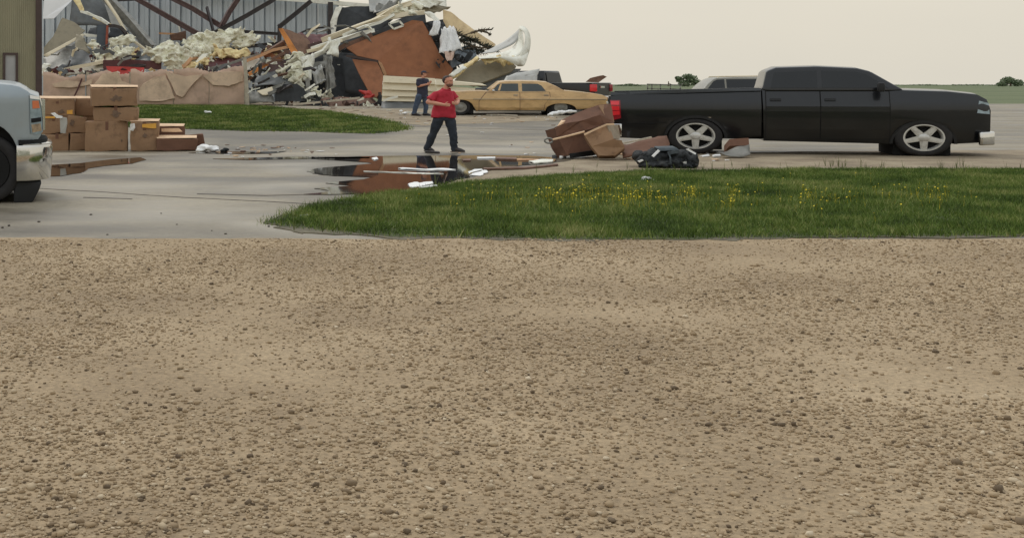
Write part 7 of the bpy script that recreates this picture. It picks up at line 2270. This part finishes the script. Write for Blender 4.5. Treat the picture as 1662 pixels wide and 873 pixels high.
bit('board', [(838, 260), (874, 260.6), (875, 262), (839, 261.8)], .02, M['wood'], 'thin brown lath in line with the dark board', 'board', None, .004)
bit('board', [(774, 257.2), (804, 257), (804, 258.8), (776, 259)], .02, M['foam'], 'white lath left of the dark board in the puddle', 'board', None, .004)
bit('board', [(750, 260.5), (764, 260), (764, 262.4), (752, 262.8)], .02, M['wood_dark'], 'short brown lath near the right foot of the man in red', 'board', None, .006)
bit('board', [(784, 275.5), (850, 274), (905, 269), (906, 270.2), (850, 276), (786, 277.4)], .03, M['wood_dark'], 'long dark lath along the right edge of the puddle', 'board', None, .01)
bit('wet_paper', [(858, 264), (880, 260.5), (898, 261), (896, 264.5), (868, 267)], .02, M['sheet_white'], 'white wet paper at the right tip of the puddle', 'paper', None, .02)
plate('black_scrap', [(896, 252, 27.0), (908, 250.6, 27.0), (914, 252, 27.0), (912, 256.5, 26.8), (897, 257.5, 26.8)], .12, M['bag'], 'black scrap with white edge at the left of the crushed boxes', 'scrap', jag=.02)
bit('foam_piece', [(908, 257), (917, 253.6), (919, 256), (910, 259)], .04, M['foam'], 'white scrap beside the black scrap near the crushed boxes', 'foam', FO)
bit('dark_stick', [(689, 247.2), (712, 248.4), (714, 249.8), (690, 248.6)], .03, M['shoe'], 'flat dark stick lying at the rear foot of the man in red', 'stick', None, .004)
bag_of('white_bundle', [(900, 184.6, 44.6, 9, 3), (912, 182.5, 44.6, 8, 3), (928, 181.2, 44.6, 9, 2.6), (893, 187, 44.4, 6, 2)], M['foam'], 'white plastic bundle lying before the rear wheel of the old sedan', 'plastic', .03)
bit('white_pipe', [(789, 186.2), (840, 188.4), (840, 189.6), (789, 187.4)], .03, M['post'], 'thin pale pipe on the ground under the old sedan', 'pipe', None, .004)
stick('lath', [(660, 182, 48.2), (690, 184.6, 47.9)], .1, .07, M['sheet_white'], 'white slat lying left of the feet of the man in navy', 'slat')
bag_of('white_scrap', [(657, 184.2, 48, 5, 2), (651, 181, 48.6, 3, 1.6)], M['foam'], 'white scraps on the ground left of the man in navy', 'scrap', .03)
bag_of('grass_scrap', [(338, 182.6, 49, 6, 2), (333, 181.4, 49, 3, 1.6)], M['foam'], 'small white scrap lying on the back grass strip', 'scrap', .03)
bag_of('grass_scrap', [(1050, 293.5, 20.5, 9, 3.4), (1045, 296, 20.4, 6, 2), (1058, 296, 20.4, 6, 2)], M['foam'], 'white crumpled scrap lying on the front grass below the duffel bag', 'scrap', .015, ((.02, 9.0), (.01, 20.0)))
bag_of('grass_scrap', [(490, 351, 14.9, 5, 2), (499, 350, 14.9, 4, 2)], M['foam'], 'pale scrap at the left tip of the front grass', 'scrap', .012, ((.012, 9.0),))

def litter(n, area, mat, label, seed, s0, s1, kind='litter'):
    random.seed(seed)
    m = MB()
    for _ in range(n):
        a = random.choice(area)
        g = G(random.uniform(a[0], a[1]), random.uniform(a[2], a[3]), .012)
        s = random.uniform(s0, s1)
        an = random.uniform(0, 6.28)
        pts = [g + Vector((math.cos(an + q) * s * random.uniform(.5, 1.4), math.sin(an + q) * s * random.uniform(.5, 1.2), 0)) for q in (0, 1.2, 2.3, 3.5, 4.6, 5.4)]
        m.prism(pts, (random.uniform(-.01, .01), 0, random.uniform(.004, .022)))
    o = m.build(kind, mat, origin='base')
    tag(o, label, 'litter', kind='stuff')
AREA = [(340, 560, 236, 256), (360, 520, 238, 250), (640, 960, 186, 206), (560, 720, 182, 200), (740, 960, 188, 196), (700, 1000, 200, 252), (960, 1190, 248, 262)]
litter(70, AREA, M['foam'], 'small white bits of litter strewn over the wet driveway', 1, .02, .085)
litter(46, AREA, M['card_light'], 'small pale cardboard bits strewn over the wet driveway', 2, .02, .09)
litter(50, AREA, M['wood_dark'], 'small dark bits of litter strewn over the wet driveway', 3, .02, .09)
litter(70, [(72, 400, 168, 176), (400, 640, 166, 182)], M['sheet_white'], 'white litter along the foot of the fence and wreckage', 4, .03, .13)
litter(60, [(400, 640, 166, 184)], M['wood_dark'], 'dark litter along the foot of the wreckage', 5, .04, .16)

# black duffel bag on the dirt
def duffel():
    Y = 24.5
    b = G(1088, 273.5)
    Y = b.y
    k = Y / F
    t = root('duffel_bag', b, 'bulging black duffel bag with grey straps lying at the grass edge before the black pickup', 'bag')
    def Q(px, py, d=0): return P(px, py, Y) - b + Vector((0, d, 0))
    m = MB()
    for px, py, rx, ry, d in ((1060, 260, 22, 13.5, .28), (1052, 262, 15, 11, .25), (1074, 256, 20, 14, .34), (1086, 255, 24, 14, .42), (1110, 259, 25, 14, .26), (1120, 263, 17, 11, .22), (1100, 265, 16, 9, .16), (1128, 258, 12, 10, .4), (1044, 256, 10, 9, .4), (1078, 268, 14, 7, .1), (1112, 269, 22, 6, .12), (1058, 269, 18, 6, .14), (1096, 250, 14, 9, .3)):
        m.ell(Q(px, py, d), (rx * k, .26, ry * k), None, 20, 12)
    o = m.build('bag_body', M['bag'], t)
    remesh(o, .014, 1, ((.05, 4.0), (.035, 9.0), (.016, 20.0)))
    def strap(path, w_, mat, name='strap'):
        m = MB(); m.sweep([Q(*p) for p in path], rect(.02, w_), Vector((0, 0, 1))); m.build(name, mat, t)
    m = MB(); m.prism([Q(1068, 240.8, .15), Q(1100, 240, .15), Q(1106, 245, .1), Q(1072, 246, .1)], (0, .25, .02)); soften(m.build('top_flap', M['bag_strap'], t), .02, 2)
    strap([(1084, 246, -.05), (1086, 256, -.10), (1087, 268, -.08), (1090, 273, -.02)], .06, M['bag_strap'])
    strap([(1086, 249, -.05), (1094, 246.5, -.06), (1100, 247, -.03)], .05, M['bag_strap'])
    m = MB(); m.prism([Q(1057, 253, -.05), Q(1068, 243, -.02), Q(1071, 245, -.03), Q(1060, 255, -.06)], (0, .03, 0)); m.build('white_patch', M['foam'], t)
    m = MB(); m.prism([Q(1113, 242.5, -.02), Q(1118, 241.5, -.02), Q(1130, 249, -.0), Q(1128, 251, -.02)], (0, .03, 0)); m.build('white_patch', M['foam'], t)
    m = MB(); m.prism([Q(1036, 262, .05), Q(1044, 258.5, .03), Q(1046, 260.5, .02), Q(1039, 264.5, .05)], (0, .03, 0)); m.build('white_patch', M['foam'], t)
    m = MB(); m.prism([Q(1064, 266, -.02), Q(1072, 265, -.02), Q(1072, 267, -.02), Q(1064, 268.4, -.02)], (0, .03, 0)); m.build('white_patch', M['sheet_grey'], t)
    m = MB(); m.prism([Q(1100, 262, -.045), Q(1113.5, 262, -.045), Q(1113.5, 268, -.045), Q(1100, 268.4, -.045)], (0, .03, 0)); lb = m.build('label_patch', M['sheet_grey'], t)
    m = MB()
    for i in range(3): m.prism([Q(1102, 263.2 + i * 1.6, -.05), Q(1111.5, 263.2 + i * 1.6, -.05), Q(1111.5, 264 + i * 1.6, -.05), Q(1102, 264 + i * 1.6, -.05)], (0, .01, 0))
    m.build('label_lines', M['foam'], lb)
duffel()

# ================================================================== far trees
def crown(t, blobs, n, size, mat, seed, name='crown'):
    random.seed(seed)
    m = MB()
    for _ in range(n):
        c, r = random.choice(blobs)
        v = Vector((random.gauss(0, 1), random.gauss(0, 1), random.gauss(0, 1))).normalized() * (random.random() ** .4)
        p = Vector(c) + Vector((v.x * r[0], v.y * r[1], v.z * r[2]))
        a = Vector((random.gauss(0, 1), random.gauss(0, 1), random.gauss(0, 1))).normalized()
        b = a.orthogonal().normalized()
        a2 = a.cross(b)
        s = size * random.uniform(.5, 1.3)
        m.add([p + b * s, p + a2 * s * .6, p - b * s, p - a2 * s * .6], [(0, 1, 2, 3)])
    return m.build(name, mat, t)

def tree(px, Y, blobs, label, trunk_h, n, size, mat, seed, group=None):
    b = onground(px, Y)
    t = root('tree', b, label, 'tree', group)
    k = Y / F
    B = [(P(x, y, Y + d) - b, (rx * k, (rx + ry) / 2 * k, ry * k)) for x, y, d, rx, ry in blobs]
    crown(t, B, n, size, mat, seed)
    m = MB()
    top = Vector((0, 0, trunk_h))
    m.tube([(0, 0, -.1), top * .5, top], [.45, .32, .2], 8)
    for c, r in B[:6]:
        m.tube([top * .6, top.lerp(c, .6), c], [.2, .12, .05], 6)
    m.build('trunk', M['bark'], t)
    return t
tree(1117, 520, [(1116, 124.5, 0, 10, 4.5), (1105, 130, 1, 9, 5), (1124, 129, -1, 11, 6), (1131, 135, 1, 10, 5), (1112, 136, -1, 12, 5), (1120, 131, 0, 8, 4), (1100, 127, 0, 5, 3)], 'rounded green tree on the horizon left of the grey estate car', 5, 2300, .40, M['leaf'], 3)
tree(1022, 640, [(1018, 142, 0, 14, 5), (1032, 143, 1, 13, 5), (1044, 145, 0, 9, 3.5), (1006, 143, 0, 10, 5), (1022, 140, 1, 9, 3.5)], 'low dark tree clump on the horizon right of the far pickup', 1.2, 3000, .6, M['leaf'], 4)
tree(1085, 640, [(1082, 143, 0, 14, 3), (1098, 143, 0, 10, 3)], 'small low tree on the horizon behind the trailer rails', 2.5, 700, .5, M['leaf2'], 5)
tree(1640, 560, [(1636, 131, 0, 12, 6), (1650, 135, 1, 12, 6), (1626, 137, 0, 9, 4)], 'rounded tree on the horizon beyond the front of the black pickup', 4, 1500, .45, M['leaf'], 6)
def far_wood():
    random.seed(8)
    B = []
    x = 560
    while x < 1760:
        h = 1.2 + 2.4 * abs(noise.noise(Vector((x * .013, 1, 0)))) + 1.5 * max(0, noise.noise(Vector((x * .05, 4, 0))))
        c = P(x, 140 - h * .5, 900)
        B.append((c, (10 * .45, 3, h * .45 * .6)))
        x += 9
    o = crown(None, B, 9000, .7, M['leaf2'], 9, 'far_wood')
    tag(o, 'low belt of trees along the far horizon', 'trees', kind='stuff')
far_wood()
